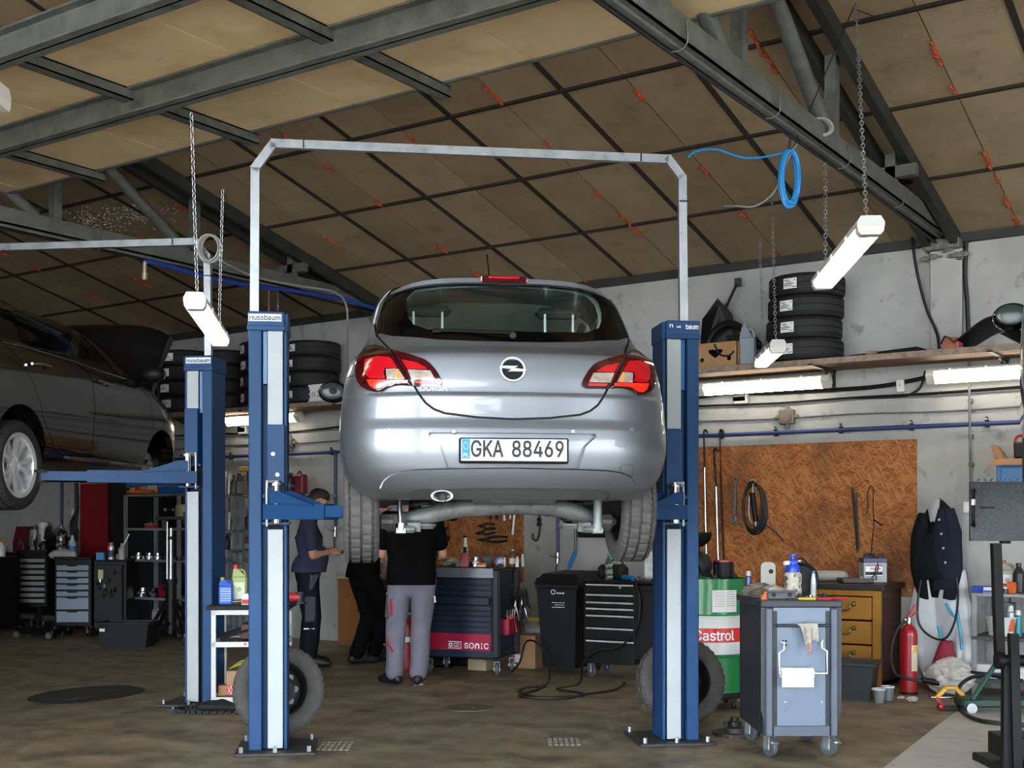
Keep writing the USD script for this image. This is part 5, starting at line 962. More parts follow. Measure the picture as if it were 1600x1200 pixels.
for x in (-.10, .125): o.p('panel_screw', lathe([(0, 0), (.007, 0), (.006, -.003), (0, -.004)], 10, axis='y', c=(x, -.001, zB + .21)), galv)
for x in (-.112, -.095): o.p('panel_hole', cbox((x, -.001, zT - .25), (.010, .003, .012)), black_matt); o.p('panel_hole', cbox((x, -.001, zT - .275), (.010, .003, .012)), black_matt)
hold = o.p('roll_holder', tube(spl([(-.125, -.02, zT - .255), (-.115, -.035, zT - .255), (-.115, -.035, zT - .3), (-.145, -.035, zT - .32), (-.145, -.04, zT - .445), (.15, -.04, zT - .445), (.15, -.035, zT - .31), (.12, -.035, zT - .29), (.12, -.03, zT - .25), (.13, -.02, zT - .245)], 1), .006, 8), print_white, 40, label='bent white wire holder')
for k, (x, y) in enumerate(((-hw + .055, .06), (hw - .045, .06), (-hw + .055, D_ - .1), (hw - .045, D_ - .1))): caster(o, x, y, .062, .03, mat('caster_grey', '4d5157', .5), 25 if k % 2 == 0 else 35, brake=k < 2)
for (x, z0, z1) in ((-hw - .006, .23, .30), (-hw - .006, .82, .92)): o.p('side_handle', box(-hw - .02, -hw - .012, .02, .05, z0, z1, .003), black_matt)
trolley = o; TT = zT
a = Lo('paper_roll', 'white paper towel roll on the holder of the grey trolley', 'paper roll', o.g(-.04, -.05, TT - .45), o.rot)
a.p('roll_body', lathe([(.012, -.098), (.034, -.1), (.034, .1), (.012, .098)], 28, axis='x', c=(0, 0, .008)), paper, 40); a.p('loose_sheet', cat(box(-.1, .096, -.034, -.032, -.075, .012)), paper)
# cloth on the push bar
def drape(pts, wid, dep, n=26, folds=5, amp=.18, seed=0, k=36):
    """Hanging cloth: a closed tube whose outline swells and folds along a path."""
    P = spl(pts, n // (len(pts) - 1)); m = len(P); tt = np.linspace(0, 1, m); wq = np.interp(tt, np.linspace(0, 1, len(wid)), wid); dq = np.interp(tt, np.linspace(0, 1, len(dep)), dep)
    th = np.arange(k) / k * 2 * np.pi; r_ = np.random.default_rng(seed); ph = r_.uniform(0, 6.28, 4); V = []
    for i in range(m):
        f = 1 + amp * (.5 * np.sin(folds * th + ph[0] + 1.5 * np.sin(tt[i] * 3 + ph[1])) + .5 * np.sin((folds * 2 - 1) * th + ph[2] + tt[i] * 4)) * (0.3 + .7 * tt[i])
        V.append(np.c_[P[i, 0] + wq[i] * np.cos(th) * f, P[i, 1] + dq[i] * np.sin(th) * f, np.full(k, P[i, 2]) + .006 * np.sin(3 * th + ph[3])])
    V = np.vstack(V + [P[:1], P[-1:]]); F = []
    for i in range(m - 1):
        for j in range(k): j2 = (j + 1) % k; a_, b_, c_, d_ = i * k + j, i * k + j2, (i + 1) * k + j2, (i + 1) * k + j; F += [(a_, c_, b_), (a_, d_, c_)]
    for j in range(k): j2 = (j + 1) % k; F += [(m * k, j, j2), (m * k + 1, (m - 1) * k + j2, (m - 1) * k + j)]
    return V, np.array(F)
cloth_m = mat('rag_cloth', 'aaa39c', .9, var=.15, scale=20, dirt='7d726a', dscale=12, bump=.002)
a = Lo('cleaning_rag', 'grey rag with a faded red print hung over the trolley push bar', 'rag', o.g(.04, -.06, TT - .16), o.rot)
def sheet(nx, nz, fn, th=.003):
    V = np.array([fn(u, v) for v in np.linspace(0, 1, nz) for u in np.linspace(0, 1, nx)]); n = len(V); F = [t for i in range(nz - 1) for j in range(nx - 1) for t in ((i * nx + j, i * nx + j + 1, (i + 1) * nx + j + 1), (i * nx + j, (i + 1) * nx + j + 1, (i + 1) * nx + j))]; F = np.array(F)
    rim = [j for j in range(nx)] + [i * nx + nx - 1 for i in range(1, nz)] + [(nz - 1) * nx + j for j in range(nx - 2, -1, -1)] + [i * nx for i in range(nz - 2, 0, -1)]
    S = [t for i in range(len(rim)) for t in ((rim[i], rim[i] + n, rim[(i + 1) % len(rim)]), (rim[(i + 1) % len(rim)], rim[i] + n, rim[(i + 1) % len(rim)] + n))]
    return np.vstack([V, V + (0, th, 0)]), np.vstack([F[:, ::-1], F + n, np.array(S)[:, ::-1]])
def ragf(u, v):
    L = np.interp(u, [0, .28, .45, .7, 1], [.02, .19, .16, .10, .11]); x = -.09 + .135 * u + v * (.045 * (1 - u)) - .0 * v
    return (x, -.006 - .018 * math.sin(u * 13 + v * 2) * v - .01 * v, .022 - L * v - .03 * (1 - u) * (1 - v) * 0)
a.p('rag_front', sheet(26, 16, ragf), cloth_m, 60); a.p('rag_back', sheet(14, 8, lambda u, v: (-.03 + .07 * u, .025 + .01 * math.sin(u * 9), .022 - .07 * v)), cloth_m, 60); a.p('rag_fold', sheet(14, 3, lambda u, v: (-.03 + .08 * u, -.008 + v * .034, .022 + .008 * math.sin(v * 3.14))), cloth_m, 60)
for k in range(4): a.p('rag_print', box(-.03 + .002 * k, -.008 + .003 * k, -.034, -.031, -.105 - .014 * k, -.099 - .014 * k), mat('faded_red', 'a8605e', .9))
# ---- green oil drum with a red band
Zd = 9.75; dl = W(1107, 818, Zd); dl[2] = 0; DZ = EYE - (1076 - YH) / FPX * Zd; dR = .30; dH = .885
a = Lo('drum_dolly', 'low black dolly under the green oil drum', 'dolly', dl, YAW); a.p('dolly_plate', lathe([(0, DZ - .05), (.30, DZ - .05), (.31, DZ - .03), (.31, DZ - .004), (0, DZ - .004)], 32), black_matt, 30)
for k in range(4): t_ = math.pi / 4 + k * math.pi / 2; a.p('dolly_wheel', lathe([(0, -.015), (.035, -.015), (.035, .015), (0, .015)], 16, axis='x', c=(.24 * math.cos(t_), .24 * math.sin(t_), .035)), rubber, 30); a.p('dolly_fork', cbox((.24 * math.cos(t_), .24 * math.sin(t_), .06), (.05, .04, .03), .004), steel_dark)
o = Lo('oil_drum', 'green, white and red steel oil drum with lettering, right of the lift', 'oil drum', dl + (0, 0, DZ), YAW)
gr = mat('drum_green', '0e7a3f', .32, var=.06, scale=4, coat=.3); wh = mat('drum_white', 'd9dbd8', .35, var=.04, coat=.2); rd = mat('drum_red', 'd5281f', .35, var=.06, coat=.3)
def band(z0, z1, rib=()): return lathe([(0, z0), (dR, z0)] + [(dR + d, z) for z, d in rib] + [(dR, z1), (0, z1)], 56)
o.p('drum_base', band(0, .30, [(.27, 0), (.285, .006), (.3, 0)]), gr, 30); o.p('drum_band', band(.301, .395), wh, 30); o.p('drum_band', band(.395, .505), rd, 30, label='red band'); o.p('drum_band', band(.505, .60, [(.575, 0), (.59, .006)]), wh, 30); o.p('drum_top', cat(band(.60, .865, [(.605, .006), (.62, 0)]), lathe([(dR - .012, .86), (dR + .006, .86), (dR + .006, dH), (dR - .012, dH), (dR - .012, .86)], 56)), gr, 30)
def wrap(m, R): v, f = arr(m); v = v.copy(); r = R - v[:, 1]; th = v[:, 0] / R; return np.c_[r * np.sin(th), -r * np.cos(th), v[:, 2]], f
v, f = text('Castrol', .074, (0, 0, .45), True, width=.325); x_ = .0
lb = mv((v, f), (.002, 0, 0)); vv, ff = arr(lb); m_ = trimesh.Trimesh(vv, ff, process=False).subdivide_to_size(.03, max_iter=6) if True else None
o.p('drum_lettering', wrap((np.array(m_.vertices) * (1, 1, 1), np.array(m_.faces)), dR + .001), print_white)
t = np.linspace(-1, 1, 13)
def patchw(x0, x1, z0, z1, R): m = trimesh.Trimesh(*box(x0, x1, 0, .003, z0, z1), process=False).subdivide_to_size(.04, max_iter=6); return wrap((np.array(m.vertices), np.array(m.faces)), R)
lab_ = o.p('drum_label', patchw(-.02, .19, .63, .80, dR + .003), paper, label='white safety data label')
o.p('label_print', cat(*[patchw(0.0, .08, .785 - k * .018, .788 - k * .018, dR + .004) for k in range(7)], *[patchw(.095, .18, .785 - k * .018, .788 - k * .018, dR + .004) for k in range(7)]), wire_grey, par=lab_)
drum = o; DT = DZ + dH
# ---- yellow wooden chest of drawers
o = Lo('drawer_chest', 'worn yellow wooden chest with three drawers and a dark top by the wall', 'chest of drawers', (WX(1343, .55), WALLY - .62, 0), 0)
yl = mat('yellow_wood', '9a6a1c', .5, var=.2, scale=5, dirt='3d2a12', dirt_at=(.55, .72), dscale=5, stretch=(1, 1, .3)); dkt = mat('oily_top', '2a211a', .45, var=.4, scale=10); dsd = mat('dark_side', '3a2a20', .6, var=.3, scale=8)
cw = (WX(1378, .62) - WX(1343, .62)) + .0; xl, xr = -.42, WX(1376, .62) - (WX(1343, .55))
o.p('carcass', cat(box(xr - .03, xr, .02, .6, .02, .86), box(xl, xl + .02, .02, .6, .02, .86), box(xl, xr, .58, .6, .02, .86), box(xl, xr, .02, .6, .02, .05)), dsd); o.p('front_post', box(xr - .07, xr + .005, -.012, .03, 0, .86, .004), yl); o.p('chest_top', box(xl - .02, xr + .04, -.04, .615, .86, .915, .006), dkt); o.p('top_edge', box(xl, xr + .0, -.02, .01, .81, .86, .003), yl)
for k in range(3):
    z1 = .80 - k * .215; d = o.p('drawer', box(xl + .02, xr - .08, -.008, .4, z1 - .20, z1, .005), yl, label='yellow wooden drawer front')
    o.p('drawer_pull', cat(tube(spl([(-.16, -.012, z1 - .11), (-.155, -.045, z1 - .115), (-.06, -.05, z1 - .115), (-.05, -.05, z1 - .07), (-.02, -.03, z1 - .06), (-.02, -.005, z1 - .06)], 3), .009, 6), ball((-.02, -.03, z1 - .06), .022, 1)), mat('old_brass', '75684e', .4, .8), 40, par=d)
for k in range(3): o.p('side_panel', box(xr + .0, xr + .006, .06, .56, .07 + k * .25, .29 + k * .25, .002), mat('dark_red_side', '3c1f1c', .6, var=.2))
chestY = o; CTOP = .915
# ---- black plastic tub and two clear pots in front of it
def tub(name, label, loc, w, d, h, rot, m, group=None):
    o = Lo(name, label, 'tub', loc, rot); t_ = .012; i = .86
    def fr(s, z): return [(-w / 2 * s, -d / 2 * s, z), (w / 2 * s, -d / 2 * s, z), (w / 2 * s, d / 2 * s, z), (-w / 2 * s, d / 2 * s, z)]
    A0, A1, B1, B0 = fr(i, 0), fr(1, h), fr(1 - 2 * t_ / w, h), fr(i - 2 * t_ / w, t_); V = np.array(A0 + A1 + B1 + B0); F = []
    for q in range(3):
        for j in range(4): a_, b_ = q * 4 + j, q * 4 + (j + 1) % 4; F += [(a_, b_, b_ + 4), (a_, b_ + 4, a_ + 4)]
    F += [(0, 2, 1), (0, 3, 2), (12, 13, 14), (12, 14, 15)]
    o.p('tub_wall', (V, np.array(F)), m); o.p('tub_rim', cat(box(-w / 2 - .02, w / 2 + .02, -d / 2 - .02, -d / 2 + .005, h - .03, h, .005), box(-w / 2 - .02, w / 2 + .02, d / 2 - .005, d / 2 + .02, h - .03, h, .005), box(-w / 2 - .02, -w / 2 + .005, -d / 2, d / 2, h - .03, h, .005), box(w / 2 - .005, w / 2 + .02, -d / 2, d / 2, h - .03, h, .005)), m); return o
tub('plastic_tub', 'black plastic tub on the floor in front of the yellow chest', W(1322, 818, 10.2) * (1, 1, 0), .50, .36, .31, YAW - 25, mat('tub_black', '26272a', .5, var=.15))
for (px, lab) in ((1373, 'left of the two small clear pots beside the black tub'), (1387, 'right of the two small clear pots beside the black tub')):
    c = FL(px, 1098 if px == 1373 else 1094); a = Lo('plastic_pot', 'small cloudy plastic pot, ' + lab, 'pot', c); a.p('pot_body', lathe([(0, 0), (.04, 0), (.052, .11), (.049, .11), (.037, .006), (0, .006)], 24), mat('cloudy_plastic', '9aa3a8', .3, trans=.55), 40); a.p('pot_rim', lathe([(.05, .105), (.056, .105), (.056, .117), (.05, .117), (.05, .105)], 24), white_plastic, 40); a.p('pot_residue', lathe([(0, .007), (.036, .007), (.042, .06), (0, .062)], 20), mat('grey_sludge', '5c6468', .6), 40)
# ---- fire extinguisher
c = FL(1420, 1084); o = Lo('fire_extinguisher', 'red fire extinguisher standing on the floor by the wall', 'fire extinguisher', c, YAW)
o.p('cylinder', lathe([(0, 0), (.068, 0), (.072, .012), (.072, .50), (.066, .54), (.045, .575), (.024, .59), (.024, .61), (0, .61)], 32), mat('extinguisher_red', '98121a', .35, coat=.3), 40); o.p('foot_ring', lathe([(.06, -.0), (.073, 0), (.073, .02), (.06, .02)], 32), black_plastic, 40)
vl = o.p('valve_head', cat(cyl((0, 0, .6), (0, 0, .65), .025, n=14), cyl((-.04, 0, .63), (.02, 0, .63), .014, n=10)), bright_steel, 40); o.p('lever', cat(bar((-.01, 0, .65), (.05, -.01, .76), .03, .012), bar((0, 0, .64), (.07, -.01, .70), .026, .01)), red_paint, par=vl)
o.p('hose', tube(spl([(-.03, 0, .63), (-.11, .0, .52), (-.15, .0, .35), (-.12, .0, .18), (-.02, -.08, .135), (.10, -.09, .12)], 6), .012, 8), wire_black, 40); o.p('horn', cyl((.08, -.09, .13), (.30, -.06, .09), .02, .035, n=16), black_plastic, 40)
lb = o.p('label', wrap((lambda m: (np.array(m.vertices), np.array(m.faces)))(trimesh.Trimesh(*box(0.0, .07, 0, .002, .2, .42), process=False).subdivide_to_size(.02, max_iter=6)), .0735), mat('label_cream', 'c9b8a6', .6)); o.p('label_stripe', wrap((lambda m: (np.array(m.vertices), np.array(m.faces)))(trimesh.Trimesh(*box(.02, .06, 0, .002, .36, .41), process=False).subdivide_to_size(.02, max_iter=6)), .0745), mat('label_yellow', 'd8b21c', .5), par=lb)
# ---- jacket, overalls and bag on the wall
jk = mat('jacket_black', '121317', .85, var=.2, scale=10, spec=.15, bump=.003, bscale=30); jn = mat('jacket_navy', '1f2330', .85, var=.2, scale=10, spec=.15, bump=.003, bscale=30); ov = mat('overall_white', 'c9ccd0', .8, var=.08, scale=6, bump=.004, bscale=14)
jx = WX(1466, .2); o = At('work_jacket', 'black and navy work jacket hung on the wall over white overalls', 'jacket', (jx, WALLY - .15, 1.0)); Y_ = WALLY - .17
jz = lambda py: WZ(1466, py, .2)
jX = lambda px: WX(px, .2)
o.p('jacket_body', drape([(jX(1466), Y_, jz(782)), (jX(1467), Y_, jz(800)), (jX(1468), Y_, jz(830)), (jX(1470), Y_ - .02, jz(880)), (jX(1473), Y_ - .02, jz(932))], [.03, .12, .17, .165, .16], [.03, .08, .11, .11, .10], 30, 4, .12, 3), jk, 60)
o.p('jacket_sleeve', drape([(jX(1447), Y_ - .06, jz(802)), (jX(1440), Y_ - .08, jz(840)), (jX(1439), Y_ - .09, jz(890)), (jX(1448), Y_ - .08, jz(935))], [.06, .075, .07, .065], [.05, .065, .06, .055], 26, 3, .12, 5), jk, 60)
o.p('jacket_sleeve', drape([(jX(1482), Y_ - .07, jz(795)), (jX(1490), Y_ - .09, jz(830)), (jX(1493), Y_ - .09, jz(885)), (jX(1488), Y_ - .09, jz(935))], [.06, .08, .075, .07], [.05, .07, .065, .06], 26, 3, .12, 6), jn, 60)
o.p('jacket_front', drape([(jX(1476), Y_ - .10, jz(795)), (jX(1478), Y_ - .13, jz(840)), (jX(1482), Y_ - .14, jz(920))], [.04, .09, .10], [.02, .03, .03], 20, 3, .1, 7), jn, 60)
o.p('jacket_pocket', drape([(jX(1455), Y_ - .12, jz(835)), (jX(1459), Y_ - .15, jz(895)), (jX(1463), Y_ - .15, jz(905))], [.07, .105, .11], [.02, .025, .02], 18, 3, .08, 8), jk, 60)
o.p('jacket_collar', drape([(jX(1464), Y_ - .07, jz(780)), (jX(1462), Y_ - .10, jz(797)), (jX(1461), Y_ - .12, jz(815))], [.035, .05, .02], [.02, .03, .01], 14, 2, .1, 9), mat('lining_grey', '9a9da1', .8), 60)
for k in range(4): q = (jX(1474 + k * 3.2), Y_ - .165, jz(812 + k * 22)); o.p('snap_button', mv(lathe([(0, -.004), (.011, -.004), (.011, .01), (0, .01)], 12, axis='y'), q), galv, 40)
o.p('coat_hook', bar((jx, WALLY - .004, jz(786)), (jx, Y_ - .02, jz(780)), .02), steel_dark)
o = At('white_overalls', 'white disposable overalls with blue seams hanging below the jacket', 'overalls', (jx, WALLY - .12, .2))
jy = WALLY - .22
for (nm, pts, wd, dp, sd_) in (('overall_leg', [(1447, 900), (1446, 960), (1450, 1010), (1462, 1060)], [.07, .14, .15, .10], [.06, .09, .09, .06], 1), ('overall_body', [(1478, 890), (1488, 940), (1490, 975), (1482, 1000)], [.06, .15, .16, .08], [.06, .09, .09, .05], 2), ('overall_leg', [(1499, 890), (1503, 950), (1507, 1000), (1506, 1045)], [.05, .08, .09, .07], [.06, .09, .09, .06], 4)):
    o.p(nm, drape([(jX(x), jy, jz(y)) for x, y in pts], wd, dp, 30, 4, .16, sd_), ov, 60)
tq = mat('blue_seam', '4fa6c9', .7)
for pts in ([(1486, 940), (1494, 955), (1503, 962)], [(1503, 950), (1508, 985), (1511, 1010)], [(1474, 975), (1480, 1000)], [(1455, 1048), (1462, 1062)]): o.p('seam_stripe', tube(spl([(jX(x), jy - .15 if x > 1470 else jy - .10, jz(y)) for x, y in pts], 5), .014, 6), tq, 40)
a = At('cable_coil', 'black hose loop hanging in front of the white overalls', 'hose', (jx, WALLY - .4, .95)); P = [(1449, 905), (1444, 940), (1445, 970), (1458, 988), (1478, 996), (1492, 988), (1503, 960), (1506, 925), (1503, 900)]; a.p('hose_run', tube(spl([(jX(x), WALLY - .40, jz(y)) for x, y in P], 6), .010, 6), wire_black, 40)
a = At('red_bag', 'dark red sack with white lettering at the foot of the overalls', 'bag', (jX(1482), WALLY - .35, 0)); rb = mat('sack_red', '8e1d38', .7, var=.15)
sk = drape([(jX(1486), WALLY - .36, jz(998)), (jX(1484), WALLY - .38, jz(1025)), (jX(1478), WALLY - .40, jz(1065)), (jX(1478), WALLY - .40, .02)], [.05, .09, .13, .13], [.04, .05, .07, .08], 24, 3, .08, 12); a.p('sack_body', sk, rb, 60); a.p('sack_lettering', text('Exxl-G', .07, (jX(1480), WALLY - .485, jz(1040)), True, width=.27, right=(.85, 0, .52), up=(-.52, 0, .85)), print_white)
a = At('plastic_bag', 'crumpled translucent white bag on the floor below the red sack', 'bag', (jX(1480), WALLY - .62, 0)); pb = trimesh.creation.icosphere(4, 1.0); pv = np.array(pb.vertices); pv = pv * (1 + .25 * (meshkit.noise(pv * 3 + 9, 2)[:, None] - .5) + .12 * (meshkit.noise(pv * 9 + 5, 3)[:, None] - .5)); pv = pv * (.20, .13, .16) + (WX(1484, .62), WALLY - .62, .15); pv[:, 2] = np.maximum(pv[:, 2], .004); a.p('bag_body', (pv, pb.faces), mat('bag_film', 'c9c6c0', .35, trans=.25), 60); a.p('bag_print', bar((WX(1470, .75), WALLY - .752, .22), (WX(1475, .75), WALLY - .752, .17), .012, .004), mat('faded_red', ''))
a = Lo('scissor_jack', 'small yellow and red scissor jack on the floor by the plastic bag', 'jack', FL(1485, 1108), YAW); jyel = mat('jack_yellow', 'd9a31d', .45, coat=.2)
a.p('jack_base', box(-.09, .09, -.06, .06, 0, .025, .004), steel_dark)
for s in (-1, 1):
    a.p('jack_arm', bar((s * .06, 0, .02), (s * .11, 0, .09), .03), red_paint); a.p('jack_arm', bar((s * .11, 0, .09), (s * .04, 0, .165), .03), jyel)
a.p('jack_screw', cyl((-.15, 0, .09), (.15, 0, .09), .009, n=10), bright_steel, 40); a.p('jack_saddle', box(-.05, .05, -.04, .04, .16, .18, .004), jyel)
for k, s in enumerate((-1, 1)): a.p('jack_wheel', lathe([(0, -.012), (.028, -.012), (.028, .012), (0, .012)], 14, axis='x', c=(s * .1, -.05, .028)), red_paint, 30)
# ---- galvanised shelf at the right with things on it
o = Lo('metal_rack', 'galvanised slotted-angle rack at the right edge', 'shelf', (WX(1518, .55), WALLY - .56, 0), 0); rh = WZ(1530, 926, .5)
rg = mat('rack_galv', '8d8f90', .5, .6, var=.15, scale=12)
for (x, y) in ((0, 0), (0, .5), (.95, 0), (.95, .5)):
    o.p('rack_post', cat(box(x, x + .045, y, y + .004, 0, rh, 0), box(x, x + .004, y, y + .045, 0, rh, 0)), rg)
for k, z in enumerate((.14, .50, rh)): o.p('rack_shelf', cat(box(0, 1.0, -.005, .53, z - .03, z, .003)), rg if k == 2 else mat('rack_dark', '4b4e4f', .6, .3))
RX, RY = WX(1518, .55), WALLY - .56
# ---- big black machine frame at the right with a chequer-plate guard
o = Lo('machine_frame', 'black steel machine frame with a chequer-plate guard at the right edge', 'machine', W(1590, 818, 7.0) * (1, 1, 0), YAW); s_ = 7.0 / FPX; fx = lambda px: (px - 1590) * s_; fz = lambda py: EYE - (py - YH) * s_
o.p('frame_upright', cat(bar((fx(1577), .03, 0), (fx(1578), .03, fz(1030)), .05, .06), bar((fx(1589), .0, 0), (fx(1583), .0, fz(990)), .045, .05)), black_plastic)
o.p('frame_mast', bar((fx(1589), .25, fz(1030)), (fx(1583), .25, fz(850)), .05, .05), black_plastic); o.p('frame_foot', box(fx(1570), fx(1640), -.02, .5, 0, .05, .006), black_plastic); o.p('frame_box', box(fx(1575), fx(1640), .05, .3, fz(1190), fz(1155), .006), black_plastic); o.p('frame_pivot', cat(cyl((fx(1568), .03, fz(1033)), (fx(1610), .03, fz(1033)), .035, n=16), cyl((fx(1560), .03, fz(1033)), (fx(1570), .03, fz(1033)), .05, n=16)), black_plastic, 40)
g0, g1, gz0, gz1 = fx(1536), fx(1640), fz(846), fz(751)
gp = o.p('guard_plate', cat(box(g0 + .025, g1, .20, .206, gz0 + .012, gz1, .0), box(g0, g1, .195, .21, gz1 - .008, gz1), box(g0, g0 + .02, .195, .215, gz0, gz1), box(g0, g1, .195, .215, gz0, gz0 + .015)), mat('chequer_black', '3a3d3f', .42, .4, var=.15), label='dark chequer-plate guard')
ck = []
for i in range(11):
    for j in range(10):
        x, z = g0 + .05 + i * .038, gz0 + .035 + j * .036
        if x < g1 - .02: d_ = .011; q = 1 if (i + j) % 2 else -1; ck.append(hullmesh([(x - d_, .20, z - q * d_), (x + d_, .20, z + q * d_), (x - .003, .196, z + q * .003), (x + .003, .196, z - q * .003), (x - .004, .20, z + q * .004), (x + .004, .20, z - q * .004)]))
o.p('chequer_ribs', cat(*ck), mat('chequer_rib', '63676a', .35, .6), par=gp, kind='stuff'); o.p('guard_handle', tube(spl([(g0 + .02, .19, gz1 - .05), (g0 - .0, .15, gz1 - .07), (g0 + .0, .15, gz0 + .12), (g0 + .02, .19, gz0 + .09)], 3), .011, 8), black_plastic, 40); o.p('handle_tape', cyl((g0 - .0, .15, gz0 + .21), (g0 - .0, .15, gz0 + .245), .016, n=12), galv, 40); o.p('guard_slot', box(fx(1552), fx(1576), .197, .2, fz(794), fz(791)), black_matt)
o.p('guard_arm', bar((fx(1600), .27, fz(850)), (fx(1600), .245, fz(780)), .05), black_plastic)
# ---- blue cabinet with carton and charger above the guard
o = Lo('wall_cabinet', 'small blue metal cabinet on the wall above the chequer-plate guard', 'cabinet', (WX(1585, .25), WALLY - .28, WZ(1580, 790, .28)), 0); ch = WZ(1580, 724, .28) - WZ(1580, 790, .28)
o.p('cabinet_body', box(-.14, .3, 0, .28, 0, ch, .006), mat('cabinet_blue', '2f6aa0', .4, var=.08)); o.p('cabinet_door', box(-.10, .3, -.012, .0, .02, ch - .03, .004), mat('cabinet_blue', ''))
oc = Lo('open_carton', 'torn open cardboard carton on the blue wall cabinet', 'box', o.g(0.02, .12, ch), 0); oc.p('carton_body', box(-.17, .25, -.14, .12, 0, .04), card); oc.p('carton_flap', cat(hexa([(-.17, -.14, .04), (-.1, -.14, .04), (-.1, .1, .04), (-.17, .1, .04), (-.2, -.15, .16), (-.19, -.15, .16), (-.19, .1, .17), (-.2, .1, .17)]), hexa([(-.17, -.15, 0.02), (.2, -.15, 0.02), (.2, -.145, .04), (-.17, -.145, .04), (-.2, -.26, -.02), (.2, -.26, -.02), (.2, -.255, -.01), (-.2, -.255, -.01)])), card)
oc = Lo('battery_charger', 'red and black battery charger standing in the torn carton', 'charger', o.g(.10, .06, ch + .042), 0); oc.p('charger_body', box(-.1, .2, -.06, .1, 0, .14, .012), black_plastic); oc.p('charger_handle', tube(spl([(-.1, .02, .02), (-.105, .02, .16), (-.05, .02, .20), (.12, .02, .21), (.2, .02, .18)], 5), .012, 8), red_paint, 40); oc.p('charger_label', box(-.02, .06, -.063, -.06, .06, .10), paper)
# ---- black wheeled chest with bright handles, the bin beside it
blk = mat('chest_black', '0c0d0f', .45, var=.2, scale=5, spec=.3); handle_m = mat('handle_bright', 'd2d4d6', .4, .3)
s_ = 11.3 / FPX; o = Lo('tool_chest', 'black tool chest with bright drawer handles under the silver car', 'tool chest', W(967, 818, 11.35) * (1, 1, 0), 4); x0, x1 = -.37, .44; zt_ = EYE - (908 - YH) * s_; zb_ = .19
o.p('chest_body', box(x0, x1, 0, .5, zb_, zt_ - .03, .008), blk); o.p('chest_top', box(x0 - .01, x1 + .02, -.015, .52, zt_ - .03, zt_, .01), blk); o.p('chest_lock', lathe([(0, -.008), (.012, -.008), (.012, 0), (0, 0)], 12, axis='y', c=(.02, -.012, zt_ - .06)), galv, 40)
zs = [EYE - (q - YH) * s_ for q in (913, 929, 941, 951, 962, 982, 1002, 1040)]
for k in range(7):
    d = o.p('drawer', box(x0 + .03, .16, -.012, .3, zs[k + 1] + .004, zs[k] - .002, .004), blk); o.p('drawer_handle', box(x0 + .035, .155, -.026, -.008, zs[k] - .020, zs[k] - .004, .004), handle_m, par=d, label='bright metal drawer handle')
o.p('chest_door', box(.19, x1 - .02, -.01, .0, zb_ + .03, zt_ - .09, .004), blk)
for (x, y) in ((x0 + .06, .06), (x1 - .08, .06), (x0 + .06, .42), (x1 - .08, .42)): caster(o, x, y, .06, .03, mat('caster_grey', ''), 60)
bchest = o; BT = zt_
o = Lo('wheelie_bin', 'black plastic refuse bin with white print beside the black chest', 'bin', W(876, 818, 11.75) * (1, 1, 0), 6); bn = mat('bin_black', '121315', .5, var=.15, spec=.3); s_ = 11.75 / FPX; bh = EYE - (915 - YH) * s_
o.p('bin_body', hullmesh([(-.19, 0, .06), (.15, 0, .06), (-.19, .45, .06), (.15, .45, .06), (-.235, -.05, bh), (.19, -.05, bh), (-.235, .5, bh), (.19, .5, bh)]), bn); o.p('bin_rim', box(-.25, .205, -.065, .515, bh - .03, bh + .02, .01), bn)
o.p('bin_lid', hullmesh([(-.255, -.075, bh + .02), (.21, -.075, bh + .02), (-.255, .52, bh + .02), (.21, .52, bh + .02), (-.20, .02, bh + .11), (.16, .02, bh + .11), (-.2, .5, bh + .13), (.16, .5, bh + .13)]), bn); o.p('bin_handle', cat(bar((-.29, .1, bh + .04), (-.29, .3, bh + .04), .05), bar((-.25, .12, bh + .03), (-.29, .12, bh + .03), .04)), bn)
for s in (-1, 1): o.p('bin_wheel', lathe([(0, -.02), (.09, -.02), (.09, .02), (0, .02)], 24, axis='x', c=(s * .2 - .02, .44, .09)), rubber, 30)
o.p('bin_print', cat(*[box(-.018 + .016 * k, -.006 + .016 * k, -.0535, -.046, bh - .078, bh - .062 - .004 * (k % 2)) for k in range(5)], mv(lathe([(.018, -.001), (.025, -.001), (.025, .001), (.018, .001), (.018, -.001)], 20, axis='y'), (-.055, -.051, bh - .06)), *[box(-.07 + .03 * (k % 2) + .035 * q_, -.043 + .03 * (k % 2) + .035 * q_, -.0475, -.038, bh - .165 - k * .022, bh - .159 - k * .022) for k in range(3) for q_ in range(4 - k % 2)]), print_white)
# ---- dark blue tool trolley with a crimson bottom drawer
s_ = 11.7 / FPX; o = Lo('workshop_trolley', 'dark blue drawer trolley with a crimson bottom drawer, right of the man in grey trousers', 'tool trolley', W(730, 818, 11.65) * (1, 1, 0), 13); so_b = mat('trolley_navy', '16243a', .38, var=.1, coat=.2); so_d = mat('trolley_ink', '20262f', .4, var=.1); crim = mat('crimson', 'a3123f', .35, var=.05, coat=.2)
x0, x1 = -.46, .28; zt_ = EYE - (886 - YH) * s_; zb_ = .17
o.p('trolley_body', cat(box(x0, x1, .0, .52, zb_, zt_ - .06, .006), box(x0 - .03, x1 + .03, -.02, .54, zb_, zb_ + .08, .01)), so_b); o.p('corner_post', box(x1 - .02, x1 + .06, -.03, .05, zb_, zt_ - .01, .02), so_d); o.p('corner_post', box(x1 - .0, x1 + .06, .46, .54, zb_, zt_ - .01, .02), so_d); o.p('corner_post', box(x0 - .06, x0 + .02, -.03, .05, zb_, zt_ - .01, .02), so_d)
